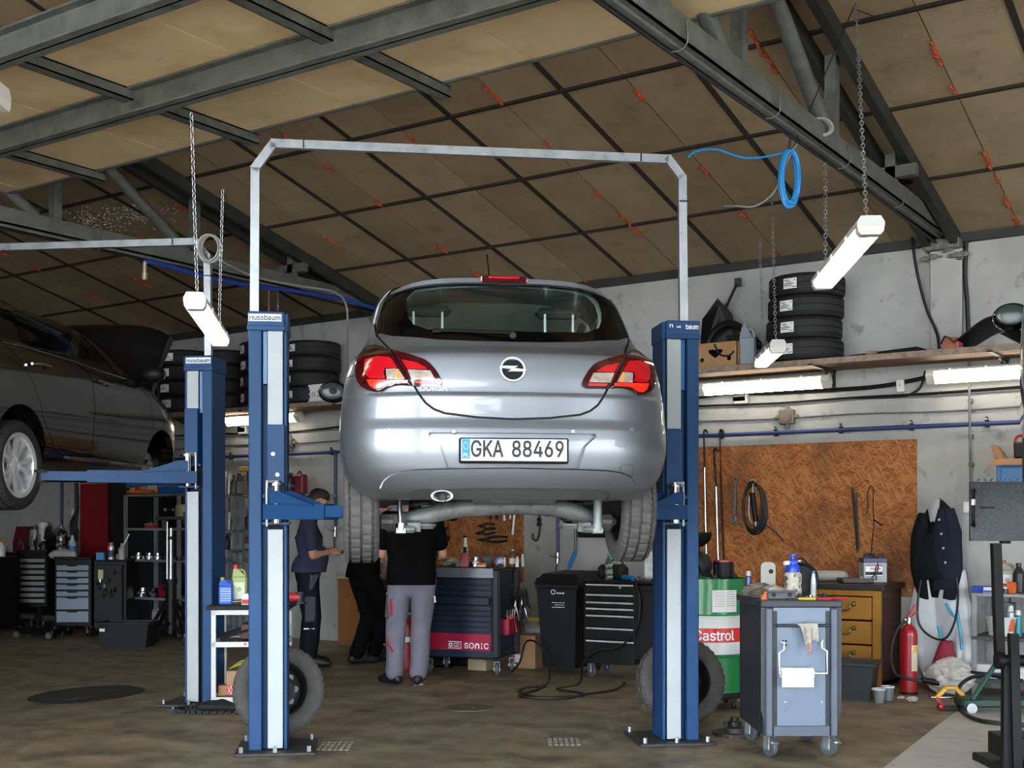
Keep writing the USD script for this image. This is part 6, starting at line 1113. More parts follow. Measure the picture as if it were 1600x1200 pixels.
o.p('trolley_top', box(x0 - .06, x1 + .06, -.03, .55, zt_ - .02, zt_, .008), so_d); o.p('top_front', box(x0, x1 - .0, -.035, -.02, zt_ - .10, zt_ - .005, .004), mat('top_steel', '9aa0a6', .3, .6), label='bright metal top edge')
zz = [EYE - (q - YH) * s_ for q in (904, 913, 921, 931, 944, 953, 961, 970, 978, 987)]
for k in range(9):
    op = .05 if k == 3 else 0; d = o.p('drawer', box(x0 + .02, x1 - .03, -.016 - op, .3, zz[k + 1] + .004, zz[k] - .003, .003), so_b); o.p('drawer_grip', box(x0 + .02, x1 - .03, -.024 - op, -.012 - op, zz[k] - .014, zz[k] - .004, .003), so_d, par=d)
z0, z1 = EYE - (1022 - YH) * s_, EYE - (989 - YH) * s_
d = o.p('drawer', box(x0 + .02, x1 - .03, -.018, .3, z0, z1, .003), crim, label='crimson bottom drawer'); o.p('drawer_lettering', cat(*[text(c_, .052, (x_, -.0195, (z0 + z1) / 2 - .012), True, width=w_) for c_, x_, w_ in (('S', .0, .042), ('O', .053, .05), ('I', .158, .013), ('C', .204, .048))], mv(ext(Polygon([(-.024, -.026), (-.024, .004), (-.017, .020), (0, .026), (.017, .020), (.024, .004), (.024, -.026), (.011, -.026), (.011, .002), (0, .013), (-.011, .002), (-.011, -.026)]), -.0015, 0, 'xz'), (.111, -.0195, (z0 + z1) / 2 - .012))), print_white, par=d); o.p('drawer_badge', cat(box(-.19, -.055, -.0195, -.018, (z0 + z1) / 2 - .045, (z0 + z1) / 2 - .037), box(-.19, -.055, -.0195, -.018, (z0 + z1) / 2 + .017, (z0 + z1) / 2 + .025), box(-.063, -.055, -.0195, -.018, (z0 + z1) / 2 - .045, (z0 + z1) / 2 + .025), text('FIXER', .016, (-.105, -.0195, (z0 + z1) / 2 + .002), True, .9), text('CARS', .016, (-.105, -.0195, (z0 + z1) / 2 - .022), True, .95), mv(lathe([(.008, 0), (.022, 0), (.022, .001), (.008, .001)], 20, axis='y'), (-.165, -.019, (z0 + z1) / 2 - .01))), print_white, par=d)
o.p('side_panel', box(x1 + .0, x1 + .012, .05, .47, zb_ + .05, zt_ - .04), so_b); tr = o.p('side_tray', cat(box(x1 + .01, x1 + .12, .08, .44, zb_ + .22, zb_ + .24), box(x1 + .11, x1 + .12, .08, .44, zb_ + .22, zb_ + .37), box(x1 + .01, x1 + .12, .08, .09, zb_ + .22, zb_ + .37), box(x1 + .01, x1 + .12, .43, .44, zb_ + .22, zb_ + .37)), crim, label='crimson side tray')
for (x, y) in ((x0 + .04, .06), (x1, .06), (x0 + .04, .46), (x1, .46)): caster(o, x, y, .065, .035, mat('caster_grey', ''), 20)
sonic = o; ST = zt_
# ---- white-framed bench between the lifts
o = Lo('work_table', 'chipped white steel table with a black top between the two lifts', 'table', W(334, 818, 9.5) * (1, 1, 0), YAW + 4); wfr = mat('chipped_white', 'c4c6c4', .5, var=.06, scale=4, dirt='2e2a26', dirt_at=(.6, .64), dscale=14); tw, td, th_ = .53, .50, .80
for (x, y) in ((0, 0), (tw, 0), (0, td), (tw, td)): o.p('table_leg', box(x - .018, x + .018, y - .018, y + .018, 0, th_ - .02, .002), wfr)
for z in (th_ - .02, .53, .10): o.p('table_rail', cat(box(-.018, tw + .018, -.018, .018, z - .04, z), box(-.018, tw + .018, td - .018, td + .018, z - .04, z), box(-.018, .018, 0, td, z - .04, z), box(tw - .018, tw + .018, 0, td, z - .04, z)), wfr)
o.p('table_top', box(-.05, tw + .06, -.05, td + .05, th_ - .02, th_ + .012, .004), black_matt)
for z in (.53, .10): o.p('table_shelf', box(.018, tw - .018, .018, td - .018, z - .02, z - .01), mat('oily_shelf', '3d2c22', .6, var=.3))
wtab = o; WT = th_ + .012
# ---- racks, chests and stands at the dark left
gry = mat('rack_grey', '8d9294', .5, .35, var=.15, scale=8); bk = mat('rack_black', '17181a', .6)
o = Lo('storage_rack', 'tall dark storage rack with grey shelf edges behind the far lift', 'shelf', (WX(193, 0.8), WALLY - 0.8, 0), 0); rt = WZ(240, 772, 0.7); rw_ = WX(310, 0.8) - WX(193, 0.8)
for x in (0, rw_ * .72, rw_): o.p('rack_post', box(x, x + .04, 0, .04, 0, rt), gry); o.p('rack_post', box(x, x + .04, .5, .54, 0, rt), gry)
rzs = [rt, WZ(240, 825, 0.7), WZ(240, 874, 0.7), WZ(240, 933, 0.7), .15]
for z in rzs: o.p('rack_shelf', box(0, rw_ + .04, 0, .54, z - .03, z), gry)
o.p('rack_back', box(0, rw_ * .72, .54, .55, 0.1, rt), bk); o.p('rack_side', box(-.01, .0, 0, .54, 0.05, rt), bk)
ra = o
o = Lo('storage_rack', 'white-edged shelf with bottles seen between the lift columns', 'shelf', (WX(343, .9), WALLY - .9, 0), 0); rw2 = WX(392, .9) - WX(343, .9)
for x in (-.02, rw2 * .42, rw2 * .62, rw2): o.p('rack_post', box(x, x + .05, 0, .05, 0, WZ(360, 773, .9)), gry)
rz2 = [WZ(360, 773, .9), WZ(360, 828, .9), WZ(360, 860, .9), WZ(360, 878, .9)]
for z in rz2: o.p('rack_shelf', box(-.05, rw2 + .05, 0, .45, z - .03, z), gry)
rb2 = o
def chest(label, px0, px1, pyt, pyb, Z, rows, front, body, rot, groupn=None, hand=True):
    s = Z / FPX; o = Lo('tool_chest', label, 'tool chest', W((px0 + px1) / 2, 818, Z) * (1, 1, 0), rot); w = (px1 - px0) * s / 2; zt = EYE - (pyt - YH) * s; zb = EYE - (pyb - YH) * s
    o.p('chest_body', cat(box(-w - .03, w + .03, 0, .45, max(zb - .04, .14), zt + .09, .006)), body); o.p('chest_top', box(-w - .04, w + .04, -.03, .46, zt + .06, zt + .10, .01), black_plastic)
    for (a_, b_) in rows:
        za, zc_ = EYE - (a_ - YH) * s, EYE - (b_ - YH) * s; d = o.p('drawer', box(-w, w, -.02, .2, zc_, za, .004), front)
        if hand: o.p('drawer_grip', hullmesh([(-.08, -.028, za + .004), (.08, -.028, za + .004), (-.05, -.028, za - .016), (.05, -.028, za - .016), (-.08, -.015, za + .004), (.08, -.015, za + .004)]), black_plastic, par=d)
    for (x, y) in ((-w + .02, .05), (w - .02, .05), (-w + .02, .4), (w - .02, .4)): caster(o, x, y, .065, .035, black_plastic, 40)
    return o, zt + .10
c1, c1t = chest('dark tool chest with eight pale grey drawer strips at far left', 29, 71, 872, 944, 16.4, [(873 + 9.0 * k, 873 + 9.0 * k + 5.4) for k in range(8)], mat('drawer_grey', '8f8f8d', .45, .2), blk, YAW - 3, hand=False)
c2, c2t = chest('black tool chest with seven blue-grey drawers and a tool side panel', 89, 139, 882, 974, 15.6, [(883, 891), (893, 901), (903.5, 911), (913.5, 921), (924, 931.5), (933.5, 952), (955, 972)], mat('drawer_bluegrey', '7f8c99', .42, .15), blk, YAW)
c2.p('pegboard', box(.26, .62, .02, .06, .2, .92, .004), blk)
for k in range(14):
    x, z = .30 + rng.uniform(0, .26), .45 + rng.uniform(0, .36); c2.p('hung_tool', hullmesh([np.array((x, .0, z)) + (rng.uniform(-.02, .02), rng.uniform(-.02, .01), rng.uniform(-.05, .05)) for _ in range(8)]), (bright_steel, dark_metal, black_plastic)[k % 3])
c2.p('info_card', box(.32, .385, .0, .012, .74, .86), mat('card_pale', 'b9b28f', .7))
tub('storage_tub', 'long black storage tub on the floor before the dark rack', W(200, 818, 14.4) * (1, 1, 0), .60, .4, .30, YAW, mat('tub_dark', '121316', .5, spec=.3)).p('tub_label', box(-.25, -.19, -.256, -.25, .2, .235), paper)
# gearbox jack
o = Lo('gearbox_jack', 'black telescopic gearbox jack with a bright ram before the dark rack', 'jack', W(267, 818, 14.8) * (1, 1, 0), YAW); s_ = 14.8 / FPX; hz_ = lambda py: EYE - (py - YH) * s_
o.p('jack_column', cat(cyl((0, 0, .12), (0, 0, hz_(910)), .065, n=20), cyl((0, 0, hz_(912)), (0, 0, hz_(905)), .08, n=20)), black_plastic, 40); o.p('jack_ram', cat(cyl((0, 0, hz_(910)), (0, 0, hz_(825)), .028, n=16), cyl((-.045, 0, hz_(910)), (-.045, 0, hz_(815)), .012, n=10)), bright_steel, 40); o.p('ram_collar', cyl((0, 0, hz_(843)), (0, 0, hz_(838)), .04, n=16), dark_metal, 40)
o.p('jack_head', cat(box(-.16, .28, -.1, .12, hz_(812), hz_(807), .004), box(-.1, -.05, -.04, .04, hz_(826), hz_(812)), box(.16, .2, -.04, .04, hz_(818), hz_(800))), black_plastic)
for k in range(4):
    t_ = math.pi / 4 + k * math.pi / 2; e = (.33 * math.cos(t_), .33 * math.sin(t_)); o.p('jack_leg', cat(bar((e[0] * .1, e[1] * .1, .55), (e[0], e[1], .12), .035), bar((0, 0, .2), (e[0], e[1], .12), .03)), black_plastic); o.p('jack_caster', lathe([(0, -.018), (.055, -.018), (.055, .018), (0, .018)], 18, axis='x', c=(e[0], e[1], .055)), rubber, 30); o.p('caster_stem', cyl((e[0], e[1], .05), (e[0], e[1], .13), .02, n=8), galv)
o.p('jack_pedal', bar((0, -.05, .25), (-.06, -.3, .2), .03), black_plastic)
# plywood sheet and brown cupboard behind the men
o = Lo('brown_cupboard', 'old brown wooden cupboard behind the leaning man', 'cupboard', (WX(556, .5), WALLY - .5, 0), 0); bw = mat('brown_wood', '8a5a30', .6, var=.2, scale=4, dirt='4a3220', stretch=(1, 1, .3)); cz = WZ(545, 905, .5)
o.p('cupboard_body', box(-.28, .5, 0, .48, .02, cz, .006), bw); o.p('cupboard_door', box(-.25, .1, -.015, 0, .06, cz - .05, .004), bw); o.p('cupboard_top', box(-.3, .55, -.03, .49, cz, cz + .05, .005), mat('pale_top', 'a59a86', .6, var=.15)); o.p('door_knob', ball((.06, -.025, cz * .55), .018, 1), steel_dark, 40)
# two wheels leaning behind the lift columns
def floor_wheel(label, px, py, R, w, lean, yaw):
    c = W(px, py, (8.3 if px < 700 else 8.72)); o = Lo('spare_wheel', label, 'wheel', (c[0], c[1], 0), YAW + yaw); z = R * math.cos(math.radians(lean)) + w / 2 * math.sin(math.radians(lean))
    X = lambda m: mv(mv(m, (0, 0, 0), rz=-90), (0, 0, z), rx=-lean)
    o.p('tyre', X(tyre_mesh(R, w, R * .62, 120)), mat('tyre_worn', ''), 35, label='worn rubber tyre'); r = R * .62; h = w / 2; rimm = mat('rim_dark', '2a2a2b', .45, .5, var=.2, scale=10)
    rim = lathe([(r + .006, -h * .86), (r + .008, h * .8), (r - .004, h * .86), (r - .016, h * .7), (r - .024, h * .3), (r - .03, h * .05), (r * .70, h * .25), (r * .5, h * .42), (r * .36, h * .36), (.03, h * .36), (.03, h * .2), (r * .36, h * .2), (r - .035, -h * .3), (r - .02, -h * .8)], 48, axis='x')
    q = o.p('rim', X(rim), rimm, 35, label='dark steel rim')
    hl = []
    for k in range(8): t_ = 2 * math.pi * k / 8; hl.append(lathe([(0, h * .27), (.021, h * .27), (.021, h * .30), (0, h * .30)], 14, axis='x', c=(.006, r * .60 * math.cos(t_), r * .60 * math.sin(t_))))
    for hm in hl: o.p('rim_hole', X(hm), mat('rim_hole', '7d7973', .8) if px < 700 else black_matt, 40, par=q)
    for k in range(5): t_ = 2 * math.pi * k / 5; o.p('bolt_hole', X(cyl((h * .33, .05 * math.cos(t_), .05 * math.sin(t_)), (h * .372, .05 * math.cos(t_), .05 * math.sin(t_)), .008, n=8)), black_matt, par=q)
    return o
floor_wheel('spare wheel with a dark steel rim leaning behind the left lift column', 435, 1094, .305, .20, 12, 14)
floor_wheel('spare wheel leaning behind the right lift column beside the green drum', 1063, 1078, .31, .20, 12, 8)
# ================================================================== the three men
def sph(p, r): return m3.Manifold.sphere(float(r), 20).translate([float(v) for v in p])
def limb(*pr):  # pr: (point, radius) along the limb
    S = [sph(p, r) for p, r in pr]; return m3.Manifold.batch_boolean([m3.Manifold.batch_hull([a, b]) for a, b in zip(S[:-1], S[1:])], m3.OpType.Add) if len(S) > 1 else S[0]
def blob(*pr): return m3.Manifold.batch_hull([sph(p, r) for p, r in pr])
def flesh(ms, edge=.022, it=12, fold=0.0, seed=0, fs=9.0):
    m = m3.Manifold.batch_boolean(ms, m3.OpType.Add).refine_to_length(edge).to_mesh(); t = trimesh.Trimesh(m.vert_properties[:, :3], m.tri_verts, process=True); trimesh.smoothing.filter_taubin(t, iterations=it)
    if fold: t.vertices = t.vertices + t.vertex_normals * ((meshkit.fbm(np.array(t.vertices) * (fs, fs, fs * .45), 3, seed) - .5) * 2 * fold)[:, None]
    return np.array(t.vertices), np.array(t.faces)
V3 = lambda *a: np.array(a, float)
def hand(w, d, up, s, curl=.5, L=.18):
    """w: wrist, d: direction of the hand, up: back of the hand; s: +1 when the thumb lies on the cross(d, up) side."""
    d = d / np.linalg.norm(d); up = up - d * (up @ d); up /= np.linalg.norm(up); sd = np.cross(d, up) * s
    out = [blob((w, .026), (w + d * .03 + sd * .022, .018), (w + d * .03 - sd * .024, .017), (w + d * .088 + sd * .030, .014), (w + d * .085 - sd * .034, .013))]
    for k, (o, ln) in enumerate(((.030, .074), (.010, .082), (-.011, .076), (-.031, .06))):
        b = w + d * (.088 - abs(k - 1) * .004) + sd * o; p = [b]; ang = 0.0
        for q, fr in enumerate((.45, .30, .25)):
            ang += curl * (.55 if q == 0 else .8); dd = d * math.cos(ang) - up * math.sin(ang); p.append(p[-1] + dd * ln * fr)
        out.append(limb(*[(q, r) for q, r in zip(p, (.0105, .0098, .009, .0078))]))
    tb = w + d * .03 + sd * .026; out.append(limb((tb, .014), (tb + d * .032 + sd * .028 - up * .008, .0125), (tb + d * .062 + sd * .03 - up * .022, .0105), (tb + d * .082 + sd * .022 - up * .03, .0085))); return out
def person(label, loc, rot, J, cols, hand_dirs, extra=None, head_tilt=-8, seed=0):
    o = Lo('person', label, 'person', loc, rot); g = {k: V3(*v) for k, v in J.items()}; top, bot, shoe = cols['top'], cols['bottom'], cols['shoe']
    mid = lambda a, b, t: g[a] * (1 - t) + g[b] * t
    hd = g['head']; t = math.radians(head_tilt); f = V3(0, math.cos(t), math.sin(t)); f = V3(f[0] * math.cos(J.get('turn', (0,))[0]) - f[1] * math.sin(J.get('turn', (0,))[0]), f[0] * math.sin(J.get('turn', (0,))[0]) + f[1] * math.cos(J.get('turn', (0,))[0]), f[2]); u = V3(0, 0, 1) - f * f[2]; u /= np.linalg.norm(u); r = np.cross(f, u)
    H = lambda a, b, c: hd + r * a + f * b + u * c
    body = [blob((H(0, -.02, .045), .088), (H(0, .015, .035), .082), (H(0, .0, -.0), .075), (H(0, .045, -.075), .036), (H(.028, .02, -.06), .04), (H(-.028, .02, -.06), .04)), limb((H(0, .090, .012), .010), (H(0, .103, -.022), .015)), blob((H(0, .074, -.052), .017), (H(0, .066, -.085), .02)),
            limb((H(0, -.02, -.05), .056), (g['neck'], .062)), blob((H(.078, -.005, .02), .010), (H(.084, -.02, -.01), .010), (H(.086, -.018, .02), .012)), blob((H(-.078, -.005, .02), .010), (H(-.084, -.02, -.01), .010), (H(-.086, -.018, .02), .012)),
            blob((g['neck'], .06), (mid('shl', 'shr', .25) - (0, 0, .03), .06), (mid('shl', 'shr', .75) - (0, 0, .03), .06)), blob((g['chest'], .07), (g['pelvis'], .07))]
    for s, q in ((-1, 'l'), (1, 'r')):
        body += [limb((g['sh' + q], .055), (mid('sh' + q, 'el' + q, .5), .050), (g['el' + q], .042), (mid('el' + q, 'wr' + q, .35), .043), (g['wr' + q], .029)), limb((g['neck'] - (0, 0, .05), .05), (g['sh' + q], .055)), limb((g['hip' + q], .085), (g['kn' + q], .055), (g['an' + q], .042))]
        d, up, cu = hand_dirs[q]; body += hand(g['wr' + q], V3(*d), V3(*up), -s, cu)
    o.p('body', flesh(body, .014, 8), skin, True, label='light skin')
    hair = [blob((H(0, -.03, .055), .092), (H(0, .01, .075), .082), (H(0, -.055, .0), .065))]
    o.p('hair', flesh(hair, .02, 5, .004, seed), cols['hair'], True)
    for s in (-1, 1): o.p('eye', ball(H(s * .033, .083, .012), .0125, 2), print_white, True); o.p('eyebrow', limb_mesh(H(s * .018, .094, .032), H(s * .05, .086, .033), .005), cols['hair'], True); o.p('iris', ball(H(s * .033, .092, .012), .006, 1), print_black, True)
    o.p('mouth', limb_mesh(H(-.022, .087, -.052), H(.022, .087, -.052), .0055), mat('lip', '8f5148', .5), True)
    c, p_ = g['chest'], g['pelvis']; k_ = cols.get('k', 1.0); dx = (g['shr'] - g['shl']) * .5; bulge = cols.get('belly', 0)
    tp = [blob((g['shl'] + dx * .12, .072), (g['shr'] - dx * .12, .072), (c - dx * .62 + (0, 0, .0), .105 * k_), (c + dx * .62, .105 * k_)), blob((c - dx * .62, .105 * k_), (c + dx * .62, .105 * k_), (p_ - dx * .45 + (0, .02 + bulge, .12), .12 * k_), (p_ + dx * .45 + (0, .02 + bulge, .12), .12 * k_)), blob((p_ - dx * .45 + (0, .02 + bulge, .12), .12 * k_), (p_ + dx * .45 + (0, .02 + bulge, .12), .12 * k_), (p_ - dx * .42, .138 * k_), (p_ + dx * .42, .138 * k_), (p_ - dx * .42 - (0, 0, .12), .138 * k_), (p_ + dx * .42 - (0, 0, .12), .138 * k_)), limb((g['neck'] - (0, 0, .02), .072), (c, .09))]
    for q in 'lr': tp.append(limb((g['sh' + q], .076), (mid('sh' + q, 'el' + q, .68), .072)))
    o.p('tshirt', toM(flesh(tp, .022, 10, .010, seed + 1)).trim_by_plane((0, cols.get('hemy', .0), 1), float(g['pelvis'][2] + cols.get('hem', -.05))), top, 50, label=cols.get('top_label'))
    bt = [blob((p_ - dx * .42 - (0, 0, .02), .112 * k_), (p_ + dx * .42 - (0, 0, .02), .112 * k_), (g['hipl'] + (0, 0, -.05), .10), (g['hipr'] + (0, 0, -.05), .10), (p_ + (0, -.02, -.08), .10))]
    for q in 'lr': bt.append(limb((g['hip' + q], .112), (mid('hip' + q, 'kn' + q, .5), .105), (g['kn' + q], .090), (mid('kn' + q, 'an' + q, .4), .088), (g['an' + q] + (0, 0, .02), .080)))
    tr_ = o.p('trousers', toM(flesh(bt, .02, 9, .013, seed + 2)).trim_by_plane((0, 0, 1), .035), bot, 50, label=cols.get('bottom_label'))
    for q in 'lr':
        a_, t_ = g['an' + q], g['toe' + q]; dd = (t_ - a_) * (1, 1, 0); sh_ = blob((V3(a_[0], a_[1], .045) - dd * .25, .042), (V3(a_[0], a_[1], .05) + dd * .3, .045), (V3(t_[0], t_[1], .036), .036), (V3(a_[0], a_[1], .09) - dd * .1, .048)).trim_by_plane((0, 0, 1), .0)
        o.p('shoe', flesh([sh_], .018, 5), shoe, True)
    return o, g, tr_
def limb_mesh(a, b, r): return flesh([limb((a, r), (b, r))], .01, 2)
blk_shirt = mat('shirt_black', '08080a', .9, var=.1, spec=.1); navy_shirt = mat('shirt_navy', '2a2c44', .88, var=.12, scale=14); grey_tr = mat('trouser_grey', '6f6d7c', .85, var=.08, scale=12); dark_tr = mat('trouser_dark', '171a22', .85, var=.12, scale=12, spec=.15); char_tr = mat('trouser_black', '0c0d0f', .88, var=.15, spec=.1); shoe_m = mat('shoe_black', '17171a', .5, var=.2); hair_b = mat('hair_brown', '2b2019', .7, var=.3, scale=40)
# man in the black shirt, back to us
la = W(643, 818, 11.05); la[2] = 0
pa, ga, ta = person('person in a black T-shirt and grey trousers with red piping, back turned', la, YAW - 4,
    dict(head=(.0, .07, 1.70), neck=(0, .0, 1.55), chest=(0, 0, 1.32), pelvis=(0, -.01, 1.0), shl=(-.215, 0, 1.49), shr=(.215, 0, 1.49), ell=(-.275, .06, 1.17), elr=(.275, .06, 1.17), wrl=(-.15, .28, 1.10), wrr=(.15, .28, 1.12), hipl=(-.11, 0, .92), hipr=(.11, 0, .92), knl=(-.145, .02, .50), knr=(.085, .03, .50), anl=(-.15, -.02, .09), anr=(.065, -.03, .09), toel=(-.29, .10, .03), toer=(.075, .17, .03)),
    dict(top=blk_shirt, bottom=grey_tr, shoe=shoe_m, hair=hair_b, hem=-.10, top_label='black T-shirt', bottom_label='grey work trousers'), dict(l=((.4, .8, -.1), (0, 0, 1), .5), r=((-.4, .8, -.1), (0, 0, 1), .5)), seed=3)
part(pa.t, 'pocket', flesh([blob((V3(-.19, -.03, .80), .035), (V3(-.2, .05, .80), .03), (V3(-.205, -.03, .62), .035), (V3(-.205, .05, .62), .03))], .02, 4, .006, 5), mat('pocket_grey', '45454e', .85), True, label='dark grey thigh pocket')
part(pa.t, 'red_piping', tube(spl([(-.175, -.085, .77), (-.170, -.092, .70), (-.172, -.09, .62)], 4), .013, 6), mat('piping_red', 'b3203c', .8), 40); part(pa.t, 'red_piping', tube(spl([(-.215, -.03, .44), (-.198, -.06, .37), (-.155, -.09, .30)], 4), .011, 6), mat('piping_red', ''), 40)
part(pa.t, 'reflective_strip', tube([(-.228, .02, .815), (-.185, -.066, .81)], .009, 6), print_white, 40); part(pa.t, 'reflective_strip', tube([(.213, -.03, .80), (.218, -.02, .74)], .009, 6), print_white, 40); part(pa.t, 'shoe_sole', box(.03, .12, -.085, .10, 0.0, .018, .006), mat('sole_grey', '8a8580', .7))
# man in dungarees, side on, hands together in front of him
lb_ = W(481, 818, 12.45); lb_[2] = 0
pb_, gb, tb_ = person('person in a navy T-shirt and dark dungarees side-on, holding a small part', lb_, YAW - 78,
    dict(head=(0, .10, 1.66), neck=(0, .02, 1.52), chest=(0, 0, 1.28), pelvis=(0, .0, .98), shl=(-.20, 0, 1.455), shr=(.20, 0, 1.455), ell=(-.235, .06, 1.14), elr=(.245, .04, 1.13), wrl=(-.07, .20, 1.17), wrr=(.10, .21, 1.16), hipl=(-.11, 0, .91), hipr=(.11, 0, .91), knl=(-.12, .03, .50), knr=(.12, .04, .50), anl=(-.13, -.01, .09), anr=(.13, .0, .09), toel=(-.15, .20, .03), toer=(.15, .20, .03)),
    dict(top=navy_shirt, bottom=dark_tr, shoe=shoe_m, hair=hair_b, hem=-.02, belly=.045, k=1.2, top_label='navy T-shirt', bottom_label='dark dungarees'), dict(l=((.25, .9, .05), (-.7, .0, .8), .9), r=((-.25, .9, .1), (.7, 0, .8), .9)), head_tilt=-28, seed=9)
bib = flesh([blob((V3(-.13, .10, 1.30), .03), (V3(.13, .10, 1.30), .03), (V3(-.15, .13, 1.0), .03), (V3(.15, .13, 1.0), .03)), limb((V3(-.11, .12, 1.3), .025), (V3(-.13, .05, 1.47), .022), (V3(-.1, -.11, 1.3), .022)), limb((V3(.11, .12, 1.3), .025), (V3(.13, .05, 1.47), .022), (V3(.1, -.11, 1.3), .022))], .02, 5, .004, 4)
part(pb_.t, 'bib', bib, dark_tr, True); part(pb_.t, 'chest_print', cat(*[hullmesh([V3(.06 + .03 * k, .155 + .0 * k, 1.36 - .04 * k) + d for d in ((-.03, 0, .02), (.03, -.01, .03), (0, .005, -.03), (.02, -.02, -.02), (-.02, -.02, 0))]) for k in range(4)]), mat('print_grey', 'a9adb5', .8), 40)
part(pb_.t, 'knee_pocket', flesh([blob((V3(.212, -.02, .70), .02), (V3(.215, .05, .70), .02), (V3(.196, -.02, .48), .02), (V3(.196, .05, .48), .02))], .02, 3), mat('pocket_slate', '434650', .85), True); part(pb_.t, 'hip_pocket', flesh([blob((V3(.20, .02, .93), .02), (V3(.17, .09, .93), .02), (V3(.205, .02, .80), .02))], .02, 3), mat('pocket_slate', ''), True); part(pb_.t, 'reflective_strip', tube([(.20, -.05, .395), (.205, .06, .395)], .008, 6), print_white, 40)
part(pb_.t, 'held_part', cat(box(-.03, .04, .32, .36, 1.14, 1.17, .006), cyl((.0, .32, 1.155), (.03, .40, 1.19), .008, n=8)), dark_metal, label='small dark part between his fingers')
# man in black, leaning with crossed legs
lc = W(588, 818, 12.75); lc[2] = 0
pc_, gc, tc_ = person('person in all-black work clothes leaning with one leg crossed behind the rear wheel', lc, YAW - 55,
    dict(head=(.02, .06, 1.66), neck=(.02, -.05, 1.52), chest=(.02, -.10, 1.28), pelvis=(.0, -.16, .94), shl=(-.19, -.06, 1.45), shr=(.22, -.08, 1.45), ell=(-.27, -.02, 1.15), elr=(.27, .04, 1.17), wrl=(-.22, .18, 1.0), wrr=(.12, .26, 1.12), hipl=(-.11, -.14, .88), hipr=(.11, -.14, .88), knl=(-.10, -.02, .48), knr=(.04, .08, .48), anl=(-.02, -.22, .09), anr=(-.08, .02, .09), toel=(.02, -.02, .03), toer=(-.06, .24, .03)),
    dict(top=blk_shirt, bottom=char_tr, shoe=shoe_m, hair=hair_b, hem=-.05, bottom_label='black work trousers'), dict(l=((.1, .5, -.8), (-1, 0, 0), .4), r=((-.3, .9, 0), (0, 0, 1), .6)), head_tilt=-20, seed=15)
for k in range(4): part(pc_.t, 'reflective_dash', tube([(.10 - .02 * k, .10 - .01 * k, .30 - .035 * k), (.096 - .02 * k, .105 - .01 * k, .285 - .035 * k)], .006, 5), print_white)
# ================================================================== small things
def PX(px, Z): return (px - 800) / FPX * Z
def onplane(px, Z, z): p = W(px, 818, Z); return np.array((p[0], p[1], z))
def mcol(c, rough=.4, **k): return mat('col_%s_%02d' % (c, int(rough * 100)), c, rough, **k)
def bottle(label, loc, h, r, col, cap, lab=None, neck=.35, cat_='bottle', name='bottle', clear=False, n=20):
    o = Lo(name, label, cat_, loc); sh_ = h * .68
    bm = glass_bottle if clear else mcol(col)
    o.p('bottle_body', lathe([(0, 0), (r * .9, 0), (r, .006), (r, sh_ * .9), (r * .9, sh_), (r * neck, h * .86), (r * neck, h * .9), (0, h * .9)], n), bm, 40); o.p('bottle_cap', lathe([(0, h * .9), (r * neck * 1.15, h * .9), (r * neck * 1.1, h), (0, h)], 14), mcol(cap), 40)
    if lab: o.p('bottle_label', lathe([(r + .0008, h * .18), (r + .0008, h * .5)], n), mcol(lab, .6), 40)
    return o
glass_bottle = mat('bottle_pet', 'cfe6d8', .06, trans=.92, spec=.5)
def can(label, loc, h, r, col, cap, lab=None, name='spray_can'):
    o = Lo(name, label, 'spray can', loc); o.p('can_body', lathe([(0, 0), (r, 0), (r, h * .74), (r * .92, h * .78), (r * .55, h * .82), (0, h * .82)], 20), mcol(col, .3, metal=.3), 40); o.p('can_cap', lathe([(0, h * .80), (r * .8, h * .80), (r * .75, h * .97), (r * .55, h), (0, h)], 18), mcol(cap), 40)
    if lab: o.p('can_label', lathe([(r + .0008, h * .15), (r + .0008, h * .55)], 20), mcol(lab, .6), 40)
    return o
def jerry(label, loc, w, d, h, col, cap, lab=None, rot=YAW, name='canister', off=0.25):
    o = Lo(name, label, 'canister', loc, rot); m = mcol(col); o.p('canister_body', cat(box(-w / 2, w / 2, -d / 2, d / 2, 0, h * .72, min(w, d) * .18), hullmesh([(sx * w * .45, sy * d * .42, h * .70) for sx in (-1, 1) for sy in (-1, 1)] + [(-w * off + sx * w * .14, sy * w * .14, h * .9) for sx in (-1, 1) for sy in (-1, 1)])), m, 30)
    o.p('canister_cap', lathe([(0, h * .89), (w * .16, h * .89), (w * .15, h), (0, h)], 14, (-w * off, 0, 0)), mcol(cap), 40); o.p('canister_handle', tube(spl([(-w * off + w * .1, 0, h * .86), (w * .25, 0, h * .86), (w * .38, 0, h * .68)], 4), w * .07, 8), m, 40)
    if lab: q = o.p('canister_label', box(-w * .36, w * .36, -d / 2 - .0015, -d / 2 + .002, h * .14, h * .56, .001), mcol(lab, .6)); o.p('label_mark', lathe([(0, -.001), (w * .16, -.001), (w * .16, 0), (0, 0)], 16, axis='y', c=(0, -d / 2 - .0015, h * .38)), mcol(col), par=q)
    return o
def carton(label, loc, w, d, h, col, rot=YAW, stripe=None, lettering=None, name='carton'):
    o = Lo(name, label, 'box', loc, rot); o.p('carton_body', box(-w / 2, w / 2, -d / 2, d / 2, 0, h, .003), mcol(col, .7)); o.p('carton_flap', cat(box(-w / 2 + .003, -.002, -d / 2 + .003, d / 2 - .003, h - .001, h + .003), box(.002, w / 2 - .003, -d / 2 + .003, d / 2 - .003, h - .001, h + .003)), mcol(col, .7))
    if stripe: o.p('carton_band', box(-w / 2 + .004, w / 2 - .004, -d / 2 - .0015, -d / 2 + .001, h * .1, h * .5), mcol(stripe, .6))
    if lettering: o.p('carton_lettering', text(lettering, h * .2, (0, -d / 2 - .001, h * .72), True, width=w * .6), print_black)
    return o
